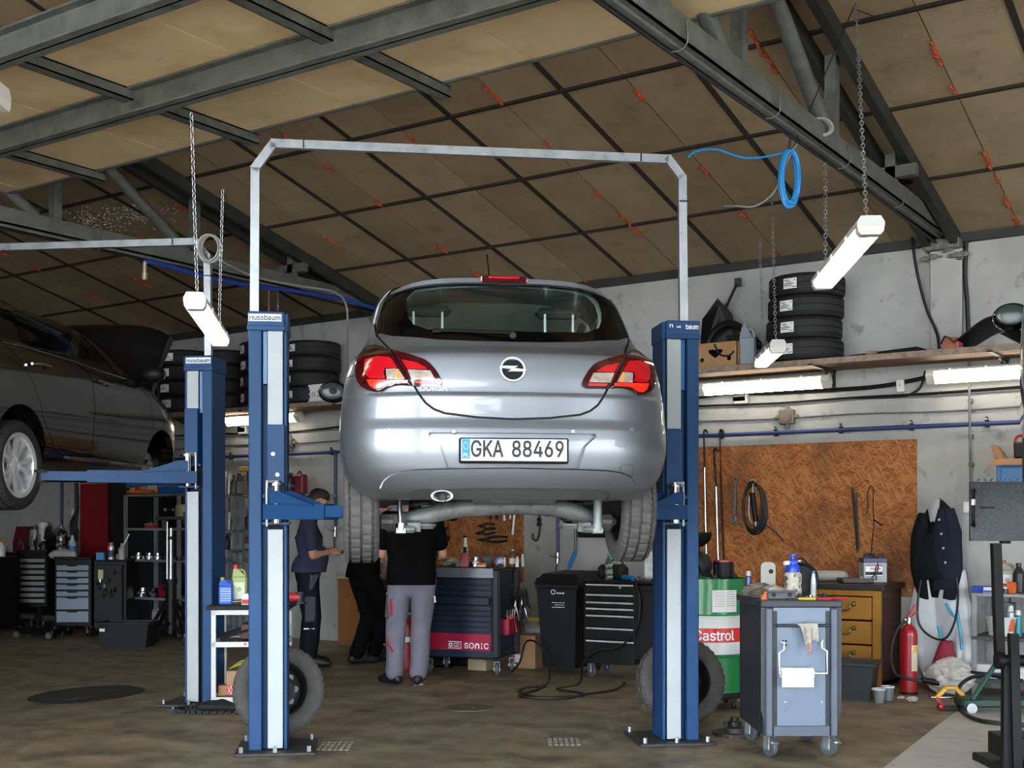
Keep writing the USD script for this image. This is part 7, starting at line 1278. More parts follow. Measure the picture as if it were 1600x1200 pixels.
def rag(label, loc, s, col, seed=0):
    o = Lo('rag', label, 'rag', loc); b = trimesh.creation.icosphere(3, 1.0); v = np.array(b.vertices); v = v * (1 + .5 * (meshkit.noise(v * 2.5 + seed, seed)[:, None] - .5) + .25 * (meshkit.noise(v * 7 + seed, seed + 1)[:, None] - .5)) * np.array(s); v[:, 2] = np.maximum(v[:, 2] + s[2] * .7, .002); o.p('rag_cloth', (v, b.faces), mcol(col, .9), 50)
    o.p('rag_fold', tube(spl([(-s[0] * .7, -s[1] * .5, s[2] * .7), (-s[0] * .1, -s[1] * .6, s[2] * 1.35), (s[0] * .6, -s[1] * .4, s[2] * .8)], 5), s[2] * .28, 8), mcol(col, .9), 50); return o
def metalpart(label, loc, s, seed=0, m=None, name='metal_part', cat_='car part'):
    r_ = random.Random(seed); o = Lo(name, label, cat_, loc, YAW + r_.uniform(-40, 40)); m = m or (dark_metal, bright_steel)[seed % 2]
    o.p('part_body', cat(lathe([(0, 0), (s * .5, 0), (s * .5, s * .35), (s * .34, s * .42), (s * .34, s * .7), (0, s * .72)], 18), box(-s * .8, s * .5, -s * .18, s * .18, 0, s * .2, s * .03)), m, 30); o.p('part_flange', cat(cyl((-s * .72, 0, .0), (-s * .72, 0, s * .3), s * .16, n=12), cyl((0, -s * .62, s * .3), (0, s * .5, s * .3), s * .12, n=12)), (steel_dark, galv)[seed % 2], 30); return o
def pliers(label, loc, rot, col, L=.18):
    o = Lo('pliers', label, 'pliers', loc, rot)
    o.p('jaws', hullmesh([(-.012, 0, 0), (.012, 0, 0), (-.012, 0, .012), (.012, 0, .012), (-.004, L * .35, .002), (.004, L * .35, .002), (0, L * .35, .01), (-.01, -.02, .0), (.01, -.02, .012)]), dark_metal)
    for s in (-1, 1): o.p('grip', tube(spl([(0, -.01, .006), (s * .022, -L * .25, .007), (s * .018, -L * .65, .007)], 4), .007, 8), mcol(col, .5), 40)
    return o
def loosecable(label, pts, r, m, name='floor_cable', cat_='cable', sub=8):
    o = At(name, label, cat_, pts[0]); o.p('cable_run', tube(spl(pts, sub), r, 6), m, 40); o.p('cable_plug', ball(pts[-1], r * 1.8, 1), m, 40); return o
# ---- on the grey trolley
T = trolley; tz = TT + .001
P = T.g(0.002, .22, tz); o = Lo('pump_sprayer', 'dirty white pump sprayer with a blue head on the grey trolley', 'sprayer', P)
o.p('sprayer_tank', lathe([(0, 0), (.05, 0), (.056, .01), (.056, .06), (.05, .08), (.056, .10), (.056, .15), (.045, .165), (0, .165)], 28), mat('grimy_white', 'b9b3a4', .5, var=.1, dirt='4c463c', dirt_at=(.5, .58), dscale=30), 40); o.p('sprayer_head', cat(lathe([(0, .16), (.044, .16), (.046, .19), (.034, .215), (.034, .225), (0, .225)], 24), box(-.034, .03, -.03, .03, .215, .245, .008), lathe([(0, .24), (.012, .24), (.012, .265), (.028, .268), (.028, .28), (0, .28)], 16)), mat('sprayer_blue', '1c3fc0', .35), 40); o.p('sprayer_nozzle', cat(cyl((-.03, -.02, .225), (-.06, -.03, .222), .014, n=12), cyl((.02, 0, .235), (.05, 0, .235), .006, n=8)), print_white, 40)
P = T.g(.085, .36, tz); o = Lo('hose_reel', 'black coiled hose standing behind the sprayer on the trolley', 'hose', P); ms = []
for k in range(6): t = np.linspace(0, 2 * np.pi, 30)[:-1]; R_ = .105 - .008 * (k % 3); ms.append(tube(np.c_[R_ * np.cos(t), np.full(29, -.03 + .012 * k), .115 + R_ * np.sin(t)], .008, 6, True))
o.p('hose_loops', cat(*ms), wire_black, 40); o.p('reel_disc', mv(lathe([(0, -.02), (.085, -.02), (.085, .02), (0, .02)], 28, axis='y'), (0, 0, .115)), black_plastic, 30); o.p('reel_arc', tube(spl([(-.08, 0, .16), (0, -.01, .25), (.08, 0, .17)], 6), .006, 6), wire_black, 40)
P = T.g(-.10, .48, tz); o = Lo('plastic_guard', 'pale grey plastic guard standing behind the pump sprayer', 'car part', P); o.p('guard_sheet', ext(rrect(-.045, .05, 0, .22, .03).difference(Polygon([(-.08, .24), (-.08, .16), (-.01, .24)])), -.012, .012, 'xz'), mcol('b8b6b0', .5), 30); o.p('guard_hole', lathe([(0, -.014), (.015, -.014), (.015, .0), (0, .0)], 14, axis='y', c=(.02, 0, .16)), dark_metal)
bottle('slim white bottle with a blue trigger top on the trolley', T.g(.155, .30, tz), .17, .017, 'd0d2d2', '2f6fb0', 'b9bcc0', .6)
can('small spray can with a silver nozzle at the left of the trolley', T.g(-.21, .55, tz), .16, .022, '4d5580', 'b9b9b9', None)
rag('dirty grey rag at the back left of the trolley top', T.g(-.17, .42, tz), (.10, .07, .05), '6e675f', 3); rag('pale pink-grey rag left of the sprayer on the trolley', T.g(-.10, .30, tz), (.085, .06, .045), 'a39a90', 5); rag('brown gloves crumpled at the left edge of the trolley', T.g(-.20, .25, tz), (.06, .05, .035), '5a5146', 8)
o = Lo('tool_case', 'grey plastic tool case lying on the front of the trolley', 'case', T.g(-.105, .11, tz)); o.p('case_body', box(-.09, .09, -.05, .05, 0, .045, .008), mcol('4c5058', .5)); o.p('case_lid', box(-.085, .085, -.046, .046, .044, .052, .004), mcol('565b64', .5)); [o.p('case_latch', box(x - .012, x + .012, -.055, -.048, .02, .042, .002), black_plastic) for x in (-.05, .05)]
o = Lo('orange_clamp', 'small orange plastic clamp at the left front of the trolley', 'clamp', T.g(-.20, .10, tz)); o.p('clamp_body', hullmesh([(-.03, -.02, 0), (.03, -.02, 0), (.0, .02, 0), (-.005, -.01, .05), (.025, 0, .045), (-.03, .02, .01)]), mcol('d2601f', .5)); o.p('clamp_pin', cyl((-.03, 0, .02), (.04, 0, .02), .006, n=8), galv)
pliers('yellow-handled cutter lying on the trolley front edge', T.g(-.02, .05, tz), YAW + 85, 'c9b02a'); pliers('red-handled pliers, left pair on the trolley front edge', T.g(.085, .06, tz), YAW + 70, 'b02a35'); pliers('red-handled pliers, right pair on the trolley front edge', T.g(.19, .07, tz), YAW + 105, 'b02a35')
metalpart('dark metal clamp piece in front of the sprayer', T.g(.02, .10, tz), .05, 2); metalpart('bright socket adapter beside the sprayer', T.g(.10, .16, tz), .035, 3); metalpart('small dark joint at the right of the trolley', T.g(.2, .2, tz), .045, 4)
# ---- on the yellow chest
Y = chestY; yz = CTOP + .001
o = Lo('car_battery', 'grey car battery with a blue lid and test leads on the yellow chest', 'battery', Y.g(xr + 0 if False else .02, .38, yz), YAW)
s_ = 11.0 / FPX; bw_ = 37 * s_; bh_ = .185
o.p('battery_case', box(-bw_ / 2, bw_ / 2, -.08, .08, 0, bh_, .005), mcol('9a9da3', .4)); o.p('battery_lid', box(-bw_ / 2 - .003, bw_ / 2 + .003, -.083, .083, bh_ - .005, bh_ + .035, .005), mcol('2f3a66', .4)); lb2 = o.p('battery_label', box(-bw_ * .42, bw_ * .3, -.082, -.079, .06, .155), print_white)
o.p('label_print', cat(box(-bw_ * .42, bw_ * .3, -.0835, -.081, .148, .156), text('BOSCH', .018, (.0, -.083, .125), True, width=.09)), mcol('8f2530', .5), par=lb2); o.p('label_band', box(-bw_ * .42, bw_ * .3, -.0835, -.081, .068, .098), print_black, par=lb2)
for s in (-1, 1): o.p('battery_post', cyl((s * .06, .0, bh_ + .03), (s * .06, 0, bh_ + .06), .01, n=10), galv)
o.p('test_leads', cat(tube(spl([(-.08, -.03, bh_ + .06), (0, -.06, bh_ + .06), (.02, -.095, .12), (-.05, -.11, .03), (-.06, -.15, .005)], 5), .005, 5), tube(spl([(.05, -.02, bh_ + .06), (.0, -.09, .13), (.0, -.11, .02)], 4), .005, 5)), wire_black, 40); o.p('lead_clamp', cat(*[hullmesh([(x + dx, -.03 + dy, bh_ + .04 + dz) for dx, dy, dz in ((-.02, 0, 0), (.02, 0, 0), (0, .02, 0), (.012, 0, .04), (-.012, 0, .04))]) for x in (-.08, -.04, .0, .05, .08)]), black_plastic)
o = Lo('plastic_bottle', 'pale grey plastic bottle lying on its side on the yellow chest', 'bottle', Y.g(-.32, .30, yz), YAW); o.p('bottle_body', lathe([(0, -.17), (.045, -.165), (.052, -.12), (.052, .06), (.045, .10), (.02, .135), (0, .135)], 22, axis='x', c=(0, 0, .052)), mcol('9b9a96', .5, var=.15), 40); o.p('bottle_cap', cyl((.13, 0, .052), (.16, 0, .052), .022, n=12), mcol('a82430'), 40)
o = Lo('oil_tray', 'flat dark oily tray on the front of the yellow chest', 'tray', Y.g(-.05, .14, yz), YAW); o.p('tray_body', box(-.15, .13, -.09, .09, 0, .04, .008), dkt); o.p('tray_rim', cat(box(-.155, .135, -.095, -.085, .03, .046), box(-.155, .135, .085, .095, .03, .046)), dkt)
o = Lo('jar_cover', 'small bright lid on the oily tray', 'lid', Y.g(.0, .12, yz + .041), YAW); o.p('lid_disc', lathe([(0, 0), (.03, 0), (.026, .012), (.012, .014), (0, .014)], 18), bright_steel, 40); o.p('lid_knob', ball((0, 0, .018), .008, 1), bright_steel)
# ---- on the green drum
dz_ = DT + .001
o = Lo('funnel_pot', 'black pot with a red lid ring on the green drum', 'pot', drum.g(.11, -.05, DT - drum.loc[2]), YAW); o.p('pot_body', lathe([(0, 0), (.075, 0), (.08, .02), (.08, .13), (0, .13)], 24), black_plastic, 40); o.p('pot_ring', lathe([(.07, .128), (.083, .128), (.083, .142), (.07, .142), (.07, .128)], 24), red_paint, 40); o.p('pot_ribs', cat(*[box(.078 * math.cos(t_) - .006, .078 * math.cos(t_) + .006, .078 * math.sin(t_) - .006, .078 * math.sin(t_) + .006, .02, .11) for t_ in np.arange(10) * .628]), black_plastic)
o = Lo('rubber_dome', 'black ribbed rubber dome on the green drum', 'rubber cap', drum.g(-.09, -.02, DT - drum.loc[2]), YAW); o.p('dome_shell', mv(lathe([(0, .115), (.04, .11), (.075, .09), (.095, .055), (.10, .02), (.10, 0), (0, 0)], 28), (0, 0, .10), ry=65), rubber, 40); o.p('dome_ring', mv(lathe([(.09, .05), (.104, .05), (.1, .065), (.09, .065), (.09, .05)], 28), (0, 0, .1), ry=65), rubber, 40)
o = Lo('drain_funnel', 'wide black drain funnel on a stem above the green drum', 'funnel', drum.g(-.06, .2, DT - drum.loc[2]), YAW); o.p('funnel_bowl', lathe([(.02, .24), (.06, .25), (.11, .30), (.12, .36), (.112, .36), (.1, .31), (.05, .262), (.0, .255)], 28), black_plastic, 40); o.p('funnel_stem', cyl((0, 0, 0), (0, 0, .26), .022, n=14), black_plastic, 40)
for k in range(5): metalpart('small oily fitting among those on the drum top, number %d from the left' % (k + 1) if False else ['small oily fitting at the left of the drum top', 'small oily fitting behind the dome on the drum', 'small oily fitting beside the red-ringed pot', 'small oily fitting at the right rim of the drum', 'small oily fitting at the front rim of the drum'][k], drum.g(*[(-.2, .1), (-.12, .17), (.03, .12), (.22, .05), (.02, -.2)][k], DT - drum.loc[2]), .045, 10 + 2 * k)
# ---- on the black chest and around it
C = bchest; cz_ = BT + .001
o = Lo('water_bottle', 'clear plastic water bottle with a green cap on the black chest', 'bottle', C.g(-.15, .10, cz_)); o.p('bottle_body', lathe([(0, 0), (.03, 0), (.036, .008), (.037, .04), (.032, .05), (.037, .06), (.037, .10), (.03, .115), (.037, .13), (.036, .165), (.024, .195), (.013, .215), (.013, .225), (0, .225)], 24), glass_bottle, 40); o.p('bottle_cap', lathe([(0, .222), (.016, .222), (.015, .242), (0, .242)], 16), mcol('2f9a3e'), 40); o.p('bottle_label', lathe([(.0375, .062), (.0375, .098)], 24), mat('pet_label', '9fb8a6', .4, trans=.5), 40)
o = Lo('tool_bag', 'black zipped tool bag on the black chest behind the bottle', 'bag', C.g(-.22, .33, cz_), 5); o.p('bag_body', box(-.13, .14, -.09, .09, 0, .14, .035), mcol('141416', .8), 40); o.p('bag_handle', tube(spl([(-.05, 0, .13), (.0, 0, .18), (.08, 0, .19), (.11, 0, .13)], 5), .010, 6), mcol('141416', .8), 40)
jerry('white rectangular canister with a green label on the black chest', C.g(.19, .36, cz_), .17, .12, .27, 'd2d4d2', 'd2d4d2', 'dfe3e0', 4).p('green_print', cat(box(.025, .075, -.064, -.0615, .145, .165), box(.025, .075, -.064, -.0615, .115, .135)), mcol('2f8a58', .6))
o = Lo('air_gun', 'blue air tool on the black chest with its hose trailing to the floor', 'air tool', C.g(.04, .10, cz_), 4); o.p('gun_body', cat(cyl((-.06, .03, .03), (.08, -.03, .025), .022, n=12), bar((.05, -.02, .03), (.09, -.07, .012), .025)), blue_hose, 40); o.p('gun_tip', cyl((.08, -.03, .025), (.13, -.05, .02), .012, n=10), galv, 40)
loosecable('black hose hanging from the air tool down the chest and over the floor', [C.g(.15, .03, cz_ + .02), C.g(.20, -.04, cz_ - .06), C.g(.235, -.06, .75), C.g(.22, -.06, .55), C.g(.14, -.06, .40), C.g(0, -.06, .30), C.g(-.2, -.07, .26), C.g(-.32, -.10, .15), FL(905, 1068, .012), FL(870, 1076, .012), FL(915, 1085, .012), FL(850, 1090, .012), FL(815, 1083, .012), FL(818, 1075, .012), FL(850, 1072, .012)], .010, wire_black, 'air_hose', 'hose')
loosecable('dark cable looped on the floor between the carton and the bin', [FL(800, 1050, .012), FL(812, 1035, .25), W(822, 1003, 11.6), W(840, 1005, 11.6), W(856, 1030, 11.5), FL(858, 1062, .012), FL(845, 1075, .012), FL(812, 1088, .012), FL(880, 1091, .012), FL(918, 1084, .012), FL(960, 1078, .012), FL(975, 1068, .012)], .010, wire_black)
for k, (x, y) in enumerate(((.02, .25), (.12, .18), (.30, .15), (.36, .3))): metalpart(['small dark wrench head behind the air tool', 'red-brown gasket tool on the black chest', 'dark puller at the right of the black chest', 'bright socket at the back right of the black chest'][k], C.g(x, y, cz_), .05, 30 + k, (dark_metal, mcol('6a2c2a', .5), dark_metal, bright_steel)[k])
c = FL(826, 1042); carton('brown cardboard carton with a white sticker on the floor beside the bin', c, .26, .3, .33, 'a5805c', 12).p('carton_sticker', box(-.09, -.03, -.153, -.149, .06, .14), print_white)
o = Lo('bin_sack', 'grey and yellow plastic sack in the open carton top', 'bag', c + (0, .05, .337), YAW); o.p('sack_body', flesh([blob((V3(-.08, 0, .03), .05), (V3(.08, 0, .03), .05), (V3(0, .05, .1), .04))], .03, 4, .02, 3), mcol('8a8c88', .5), True); o.p('sack_edge', flesh([limb((V3(-.02, .03, .14), .03), (V3(.08, .05, .13), .025))], .03, 3, .01, 5), mcol('a59b3a', .5), True)
for k, (px, py, lab) in enumerate(((690, 1042, 'left'), (725, 1040, 'right'))): o = Lo('dark_case', 'dark plastic case under the dark blue trolley, %s one' % lab, 'case', FL(px, py) + (0, .0, 0), 10); o.p('case_body', box(-.12, .12, -.08, .1, 0, .1, .02), black_plastic); o.p('case_lid', box(-.115, .115, -.075, .095, .1, .12, .008), black_plastic)
carton('low pale carton under the dark blue trolley', FL(752, 1046), .2, .2, .11, 'b3a183', 10)
# ---- on the dark blue trolley
S = sonic; sz_ = ST + .001
sx = lambda px: (px - 730) / FPX * 11.65 + .02
rag('pale grey rag on the dark blue trolley', S.g(sx(690), .15, sz_), (.09, .07, .05), 'a4a19a', 11)
o = can('white and orange spray can on the dark blue trolley', S.g(sx(705), .25, sz_), .22, .035, 'd9d6cc', 'c8c4b8', 'd8602a')
o = Lo('lever_stand', 'small crimson stand with a white-capped lever on the trolley', 'stand', S.g(sx(714), .12, sz_), YAW); o.p('stand_foot', hullmesh([(-.045, -.03, 0), (.035, -.03, 0), (-.045, .03, 0), (.035, .03, 0), (-.02, -.02, .12), (.03, -.02, .15), (.0, .02, .15)]), mcol('a3182c', .4)); o.p('stand_lever', cat(cyl((0, 0, .1), (.005, 0, .30), .016, n=12)), black_plastic, 40); o.p('lever_cap', cyl((.002, -.003, .19), (.005, -.003, .28), .018, n=12), print_white, 40)
o = metalpart('bright cast housing on the dark blue trolley', S.g(sx(726), .22, sz_), .13, 41); metalpart('dark bracket behind the cast housing', S.g(sx(738), .35, sz_), .09, 42)
carton('small orange and white carton on the trolley top', S.g(sx(744), .12, sz_), .1, .06, .035, 'd86a2a', 13, 'e0ddd2'); carton('small blue-grey carton behind the orange one', S.g(sx(742), .30, sz_), .09, .06, .09, '55606e', 13)
o = Lo('tape_roll', 'roll of blue tape on the dark blue trolley', 'tape', S.g(sx(770), .20, sz_), YAW); o.p('tape_ring', lathe([(.03, -.02), (.048, -.02), (.048, .02), (.03, .02), (.03, -.02)], 24, axis='y', c=(0, 0, .048)), mcol('2a62b0'), 40); o.p('tape_core', lathe([(0, -.018), (.03, -.018), (.03, .018), (0, .018)], 20, axis='y', c=(0, 0, .048)), mcol('b8bcc2'), 40)
bottle('small brown bottle with a pale spout on the trolley', S.g(sx(789), .22, sz_), .17, .033, '4a3a2c', 'c9bda6', 'cfc7b4', .3); bottle('small white tube with a red cap on the trolley', S.g(sx(799), .18, sz_), .11, .018, 'd4d8d6', 'b5222d', None, .6); bottle('slim pale bottle at the right end of the trolley', S.g(sx(804) - .02, .30, sz_), .12, .015, 'c2d6d2', 'd8d8d8', None, .6); bottle('tiny white tube left of the brown bottle', S.g(sx(779), .16, sz_), .09, .012, 'd8d8d4', 'd8d8d4', None, .7)
for k in range(5): metalpart(['flat dark part at the middle of the trolley', 'dark drill chuck on the trolley front', 'small dark ring near the blue tape', 'dark sensor near the brown bottle', 'dark coupling by the rag'][k], S.g(sx((752, 760, 776, 784, 699)[k]), (.25, .08, .1, .33, .05)[k], sz_), .05, 50 + 2 * k, dark_metal)
for k in range(16):
    x, z, y = .405, rng.uniform(.55, .92), rng.uniform(.12, .42); p0 = S.g(x, y, z)
    if k == 0: ob = Lo('hung_pliers', 'bundle of pliers and cutters hung on the side of the dark blue trolley', 'tools', S.g(.42, .25, .5), S.rot)
    r_ = [rng.uniform(-.05, .05) for _ in range(4)]; ob.p('plier', cat(tube(spl([(r_[0], y - .25, z - .5), (r_[0] + .02, y - .25 + r_[1], z - .57), (r_[0] + .03, y - .25 + r_[2], z - .64)], 4), .008, 6), tube(spl([(r_[0], y - .25, z - .5), (r_[0] - .01, y - .25 - r_[1], z - .57), (r_[0], y - .25 - r_[2] - .02, z - .64)], 4), .008, 6), hullmesh([(r_[0] + a_, y - .25 + b_, z - .5 + c_) for a_, b_, c_ in ((-.01, -.015, -.01), (.01, .015, -.01), (0, 0, .06), (.012, -.01, .01), (-.012, .01, .01))])), (black_plastic, dark_metal, bright_steel, mcol('8a2030'))[k % 4 if k % 4 < 3 or k == 7 else 0], 40)
for k, (lab, col, y) in enumerate((('red marker in the crimson side tray', 'b81f2c', .15), ('orange screwdriver in the crimson side tray', 'd8842a', .22), ('white sealant tube in the crimson side tray', 'd2d2ce', .36), ('pale screwdriver blade standing in the side tray', 'c4c6c8', .29))): o = Lo('tray_tool', lab, 'tool', S.g(.345, y, .42), S.rot); o.p('tool_handle', cyl((0, 0, 0), (rng.uniform(-.03, .03), rng.uniform(-.02, .06), .15), .018 if k != 3 else .008, n=12), mcol(col), 40); o.p('tool_tip', cyl((0, 0, .14), (.0, .03, .2), .008, n=8), galv if k < 2 else mcol(col), 40)
# ---- on and in the white work table
wx = lambda px: (px - 334) / FPX * 9.5
jerry('blue metal canister with white print on the white work table', wtab.g(wx(349), .12, WT), .11, .07, .215, '2456b8', 'a98a4c', None, YAW + 4).p('canister_print', cat(*[box(-.04, .045, -.0365, -.0345, .03 + .018 * k, .037 + .018 * k) for k in range(6)]), mcol('9fb6e0', .5))
o = jerry('pale green oil bottle with a red cap on the white work table', wtab.g(wx(368), .20, WT), .12, .07, .31, '8f9a5a', 'c02a2e', 'c8d4b8', YAW + 4)
carton('small red and white carton on the white work table', wtab.g(wx(386), .10, WT), .11, .08, .085, 'd8d4d0', YAW + 4, 'c02a32')
o = Lo('tool_heap', 'heap of grey spanners and rods on the white work table', 'tools', wtab.g(wx(376), .2, WT), YAW)
for k in range(9): t_ = rng.uniform(-.5, .9); o.p('spanner', tube([(-.13 + .02 * k, -.1 + .02 * k, .012 + .006 * k), (-.13 + .02 * k + .2 * math.cos(t_), -.1 + .16 * math.sin(t_) + .05, .03 + .012 * k)], .009, 6), (bright_steel, dark_metal, galv)[k % 3], 40)
can('small dark spray can at the back of the white work table', wtab.g(wx(384), .40, WT), .2, .03, '30343a', 'b5b7b9', '8a8d90')
o = Lo('grinder', 'red and black hand tool at the right end of the work table', 'power tool', wtab.g(.58, .2, WT), YAW); o.p('tool_motor', cyl((-.1, 0, .05), (.06, .02, .05), .038, n=16), mcol('a3202c'), 40); o.p('tool_head', cat(cyl((.06, .02, .0), (.06, .02, .09), .035, n=14), cyl((.06, .02, .0), (.06, .02, .012), .06, n=20)), dark_metal, 40)
o = Lo('brown_tray', 'brown tray with dark rods on the middle shelf of the work table', 'tray', wtab.g(.28, .3, .532), YAW + 4); o.p('tray_body', box(-.1, .25, -.12, .15, 0, .12, .006), mcol('4a3226', .7)); o.p('steel_rod', cat(*[tube([(-.25, -.2 + .05 * k, .01 + .01 * k), (.1, -.1 + .05 * k, .12 + .01 * k)], .009, 6) for k in range(4)]), dark_metal, 40)
o = Lo('hub_cap', 'silver spoked wheel trim leaning on the lower shelf of the work table', 'wheel trim', wtab.g(.36, .45, .102), YAW + 4); hub = [lathe([(.15, -.01), (.17, -.015), (.175, 0), (.15, .01), (.15, -.01)], 32, axis='y', c=(0, 0, .175)), lathe([(0, -.02), (.035, -.02), (.035, 0), (0, 0)], 18, axis='y', c=(0, 0, .175))]
o.p('trim_ring', cat(*hub), alu, 40)
for k in range(9): t_ = 2 * math.pi * k / 9; o.p('trim_spoke', bar((.03 * math.cos(t_), -.012, .175 + .03 * math.sin(t_)), (.155 * math.cos(t_), -.008, .175 + .155 * math.sin(t_)), .016, .012), alu)
o = carton('brown parts carton with a red lattice print on the bottom shelf of the work table', wtab.g(.16, .16, .102), .15, .2, .19, '9a7a5c', YAW + 4)
o.p('lattice_print', cat(box(-.072, .072, -.1025, -.1, .005, .085), ), mcol('b93038', .6)); o.p('lattice_lines', cat(*[bar((-.07 + .024 * k, -.104, .008), (-.07 + .024 * k + .04, -.104, .082), .004, .002) for k in range(5)], *[bar((-.03 + .024 * k, -.104, .008), (-.07 + .024 * k, -.104, .082), .004, .002) for k in range(5)]), print_white)
carton('small plain brown carton at the left of the bottom shelf', wtab.g(.06, .1, .102), .07, .1, .08, '8f6a48', YAW + 4)
o = Lo('cable_bundle', 'green and yellow cables on top of the lattice-print carton', 'cable', wtab.g(.2, .17, .295), YAW); [o.p('cable_strand', tube(spl([(-.1, -.05 + .02 * k, .01), (0, .03 * k - .05, .04 + .006 * k), (.12, -.04 + .03 * k, .02)], 5), .006, 5), mcol(('7f8a2a', 'b8a62a', '3f6a34')[k % 3]), 40) for k in range(5)]
# ---- bottles on the shelf between the lift columns
def shelfrow(z, y, items, base, px_):
    for (px, kind, h, r, col, cap, lab, label) in items:
        loc = (WX(px, .62), WALLY - .62 + y, z)
        if kind == 'b': bottle(label, loc, h, r, col, cap, lab)
        elif kind == 'c': can(label, loc, h, r, col, cap, lab)
        elif kind == 'j': jerry(label, loc, r * 2, r * 1.3, h, col, cap, lab)
        elif kind == 'x': carton(label, loc, r * 2, r * 2, h, col, YAW, lab)
rowlab = ('on the top shelf between the lift columns', 'on the middle shelf between the lift columns', 'on the lower shelf between the lift columns')
shelfrow(rz2[0] + .001, 0, [(351, 'c', .30, .033, 'b9bbbb', 'c9c9c9', None, 'silver can, leftmost ' + rowlab[0]), (358, 'c', .28, .033, 'aeb0ae', 'b5b5b5', None, 'silver can, second ' + rowlab[0]), (366, 'b', .25, .045, '4a463c', '2a2a2a', '6a6252', 'dark bottle ' + rowlab[0]), (379, 'j', .27, .08, '4c4740', '2a2a28', None, 'dark grey canister ' + rowlab[0]), (388, 'x', .25, .05, '7a5a48', '', None, 'brown carton at the right end ' + rowlab[0])], 0, 0)
shelfrow(rz2[1] + .001, 0, [(350, 'c', .25, .035, 'b0b2b4', 'b02a30', None, 'red-capped silver can ' + rowlab[1]), (358, 'c', .22, .03, 'c5c7c9', 'cfcfcf', None, 'pale silver can ' + rowlab[1]), (365, 'c', .23, .03, '9fa3a5', 'b9b9b9', '50565c', 'grey labelled can ' + rowlab[1]), (380, 'j', .29, .08, 'b8babc', '35383c', '24282e', 'white oil jug with a dark label ' + rowlab[1]), (389, 'b', .24, .04, '6c4a40', '2a2a2a', None, 'brown bottle ' + rowlab[1])], 0, 0)
shelfrow(rz2[2] + .001, 0, [(349, 'b', .2, .04, '3a2a26', '8a2a2c', None, 'dark red-capped bottle ' + rowlab[2]), (355, 'b', .2, .04, '33302e', '2a2a2a', None, 'dark bottle ' + rowlab[2]), (364, 'b', .22, .033, '9fb4c4', 'd8d8d8', None, 'pale blue bottle ' + rowlab[2]), (384, 'x', .16, .09, '9a4a40', '', 'c9b0a4', 'red and white carton ' + rowlab[2])], 0, 0)
o = Lo('yellow_drill', 'yellow-handled tool at the right of the top shelf between the columns', 'power tool', (WX(385, .75), WALLY - .75, rz2[0] + .28), YAW); o.p('tool_body', cyl((-.08, 0, .03), (.1, 0, .03), .03, n=12), mcol('c9952a'), 40); o.p('tool_grip', bar((.02, 0, .03), (.04, 0, -.25), .035), black_plastic)
for k, (px, col, lab) in enumerate(((446, '55504c', 'dark grey case'), (468, '7a2430', 'red case'), (458, '2d2a2c', 'black case'))): o = Lo('power_tool_case', lab + ' on the shelf behind the lift arm', 'case', (WX(px, .5), WALLY - .5 - (.1 if k == 2 else 0), rz2[0] + .001), 4); o.p('case_body', box(-.09, .09, -.06, .06, 0, .27 - .03 * k, .02), mcol(col, .5)); o.p('case_handle', tube(spl([(-.05, 0, .25 - .03 * k), (0, 0, .31 - .03 * k), (.05, 0, .25 - .03 * k)], 4), .01, 6), mcol(col, .5), 40)
o = Lo('storage_rack', 'right-hand continuation of the bottle shelf behind the lift column', 'shelf', (WX(435, .75), WALLY - .72, 0), 0); w_ = WX(482, .7) - WX(435, .7)
for z in (rz2[0],): o.p('rack_shelf', box(-.05, w_, 0, .45, z - .03, z), gry)
for x in (-.05, w_ - .04): o.p('rack_post', box(x, x + .04, .02, .06, 0, rz2[0] - .03), gry)
# ---- on the dark rack and the far left bench
rx = lambda px: WX(px, 0.8) - WX(193, 0.8)
def rbox(label, px0, px1, z, h, col, lid=None):
    w = rx(px1) - rx(px0); o = Lo('parts_tray', label, 'tray', ra.g((rx(px0) + rx(px1)) / 2, .2, z + .001), 0); o.p('tray_body', cat(box(-w / 2, w / 2, -.14, .14, 0, .012), box(-w / 2, w / 2, -.14, -.13, 0, h), box(-w / 2, w / 2, .13, .14, 0, h), box(-w / 2, -w / 2 + .01, -.14, .14, 0, h), box(w / 2 - .01, w / 2, -.14, .14, 0, h)), mcol(col)); o.p('tray_content', box(-w / 2 + .012, w / 2 - .012, -.125, .125, .012, h * .8 if lid is None else h + lid[1]), mcol(lid[0] if lid else '3a3a3a', .6)); return o
rbox('orange parts tray on top of the dark rack', 192, 234, rzs[0], .05, 'd2621f', ('5a4a44', .0)); rbox('bright blue parts tray on top of the dark rack', 241, 292, rzs[0], .085, '1f62b0')
o = Lo('small_boxes', 'red and clear screw boxes standing in the orange tray', 'box', ra.g(rx(208), .2, rzs[0] + .052), 0); o.p('box_body', box(-.12, .0, -.08, .08, 0, .06, .004), mcol('b02a2c')); o.p('box_lid', box(.01, .14, -.08, .08, 0, .07, .004), mcol('9a8f8a', .4))
o = Lo('radio', 'black equalizer-like panel on the top shelf of the dark rack', 'device', ra.g(rx(244), .25, rzs[1] + .001), 0); o.p('device_case', box(-.17, .17, -.05, .2, 0, rzs[0] - rzs[1] - .06, .004), black_plastic); [o.p('device_knob', lathe([(0, -.02), (.02, -.02), (.02, 0), (0, 0)], 12, axis='y', c=(-.05 + .08 * (k % 3), -.05, .12 + .12 * (k // 3))), galv if k % 2 else dark_metal, 40) for k in range(6)]
o = Lo('oil_filter', 'cream oil filter hung at the right side of the dark rack', 'filter', W(287, 797, 15.4) - (0, 0, .12), YAW); o.p('filter_can', lathe([(0, 0), (.09, 0), (.11, .02), (.10, .17), (.08, .19), (0, .19)], 24), mcol('9a8a62', .5), 40); o.p('filter_hanger', tube([(0, 0, .19), (0, 0, .36)], .006, 5), wire_black)
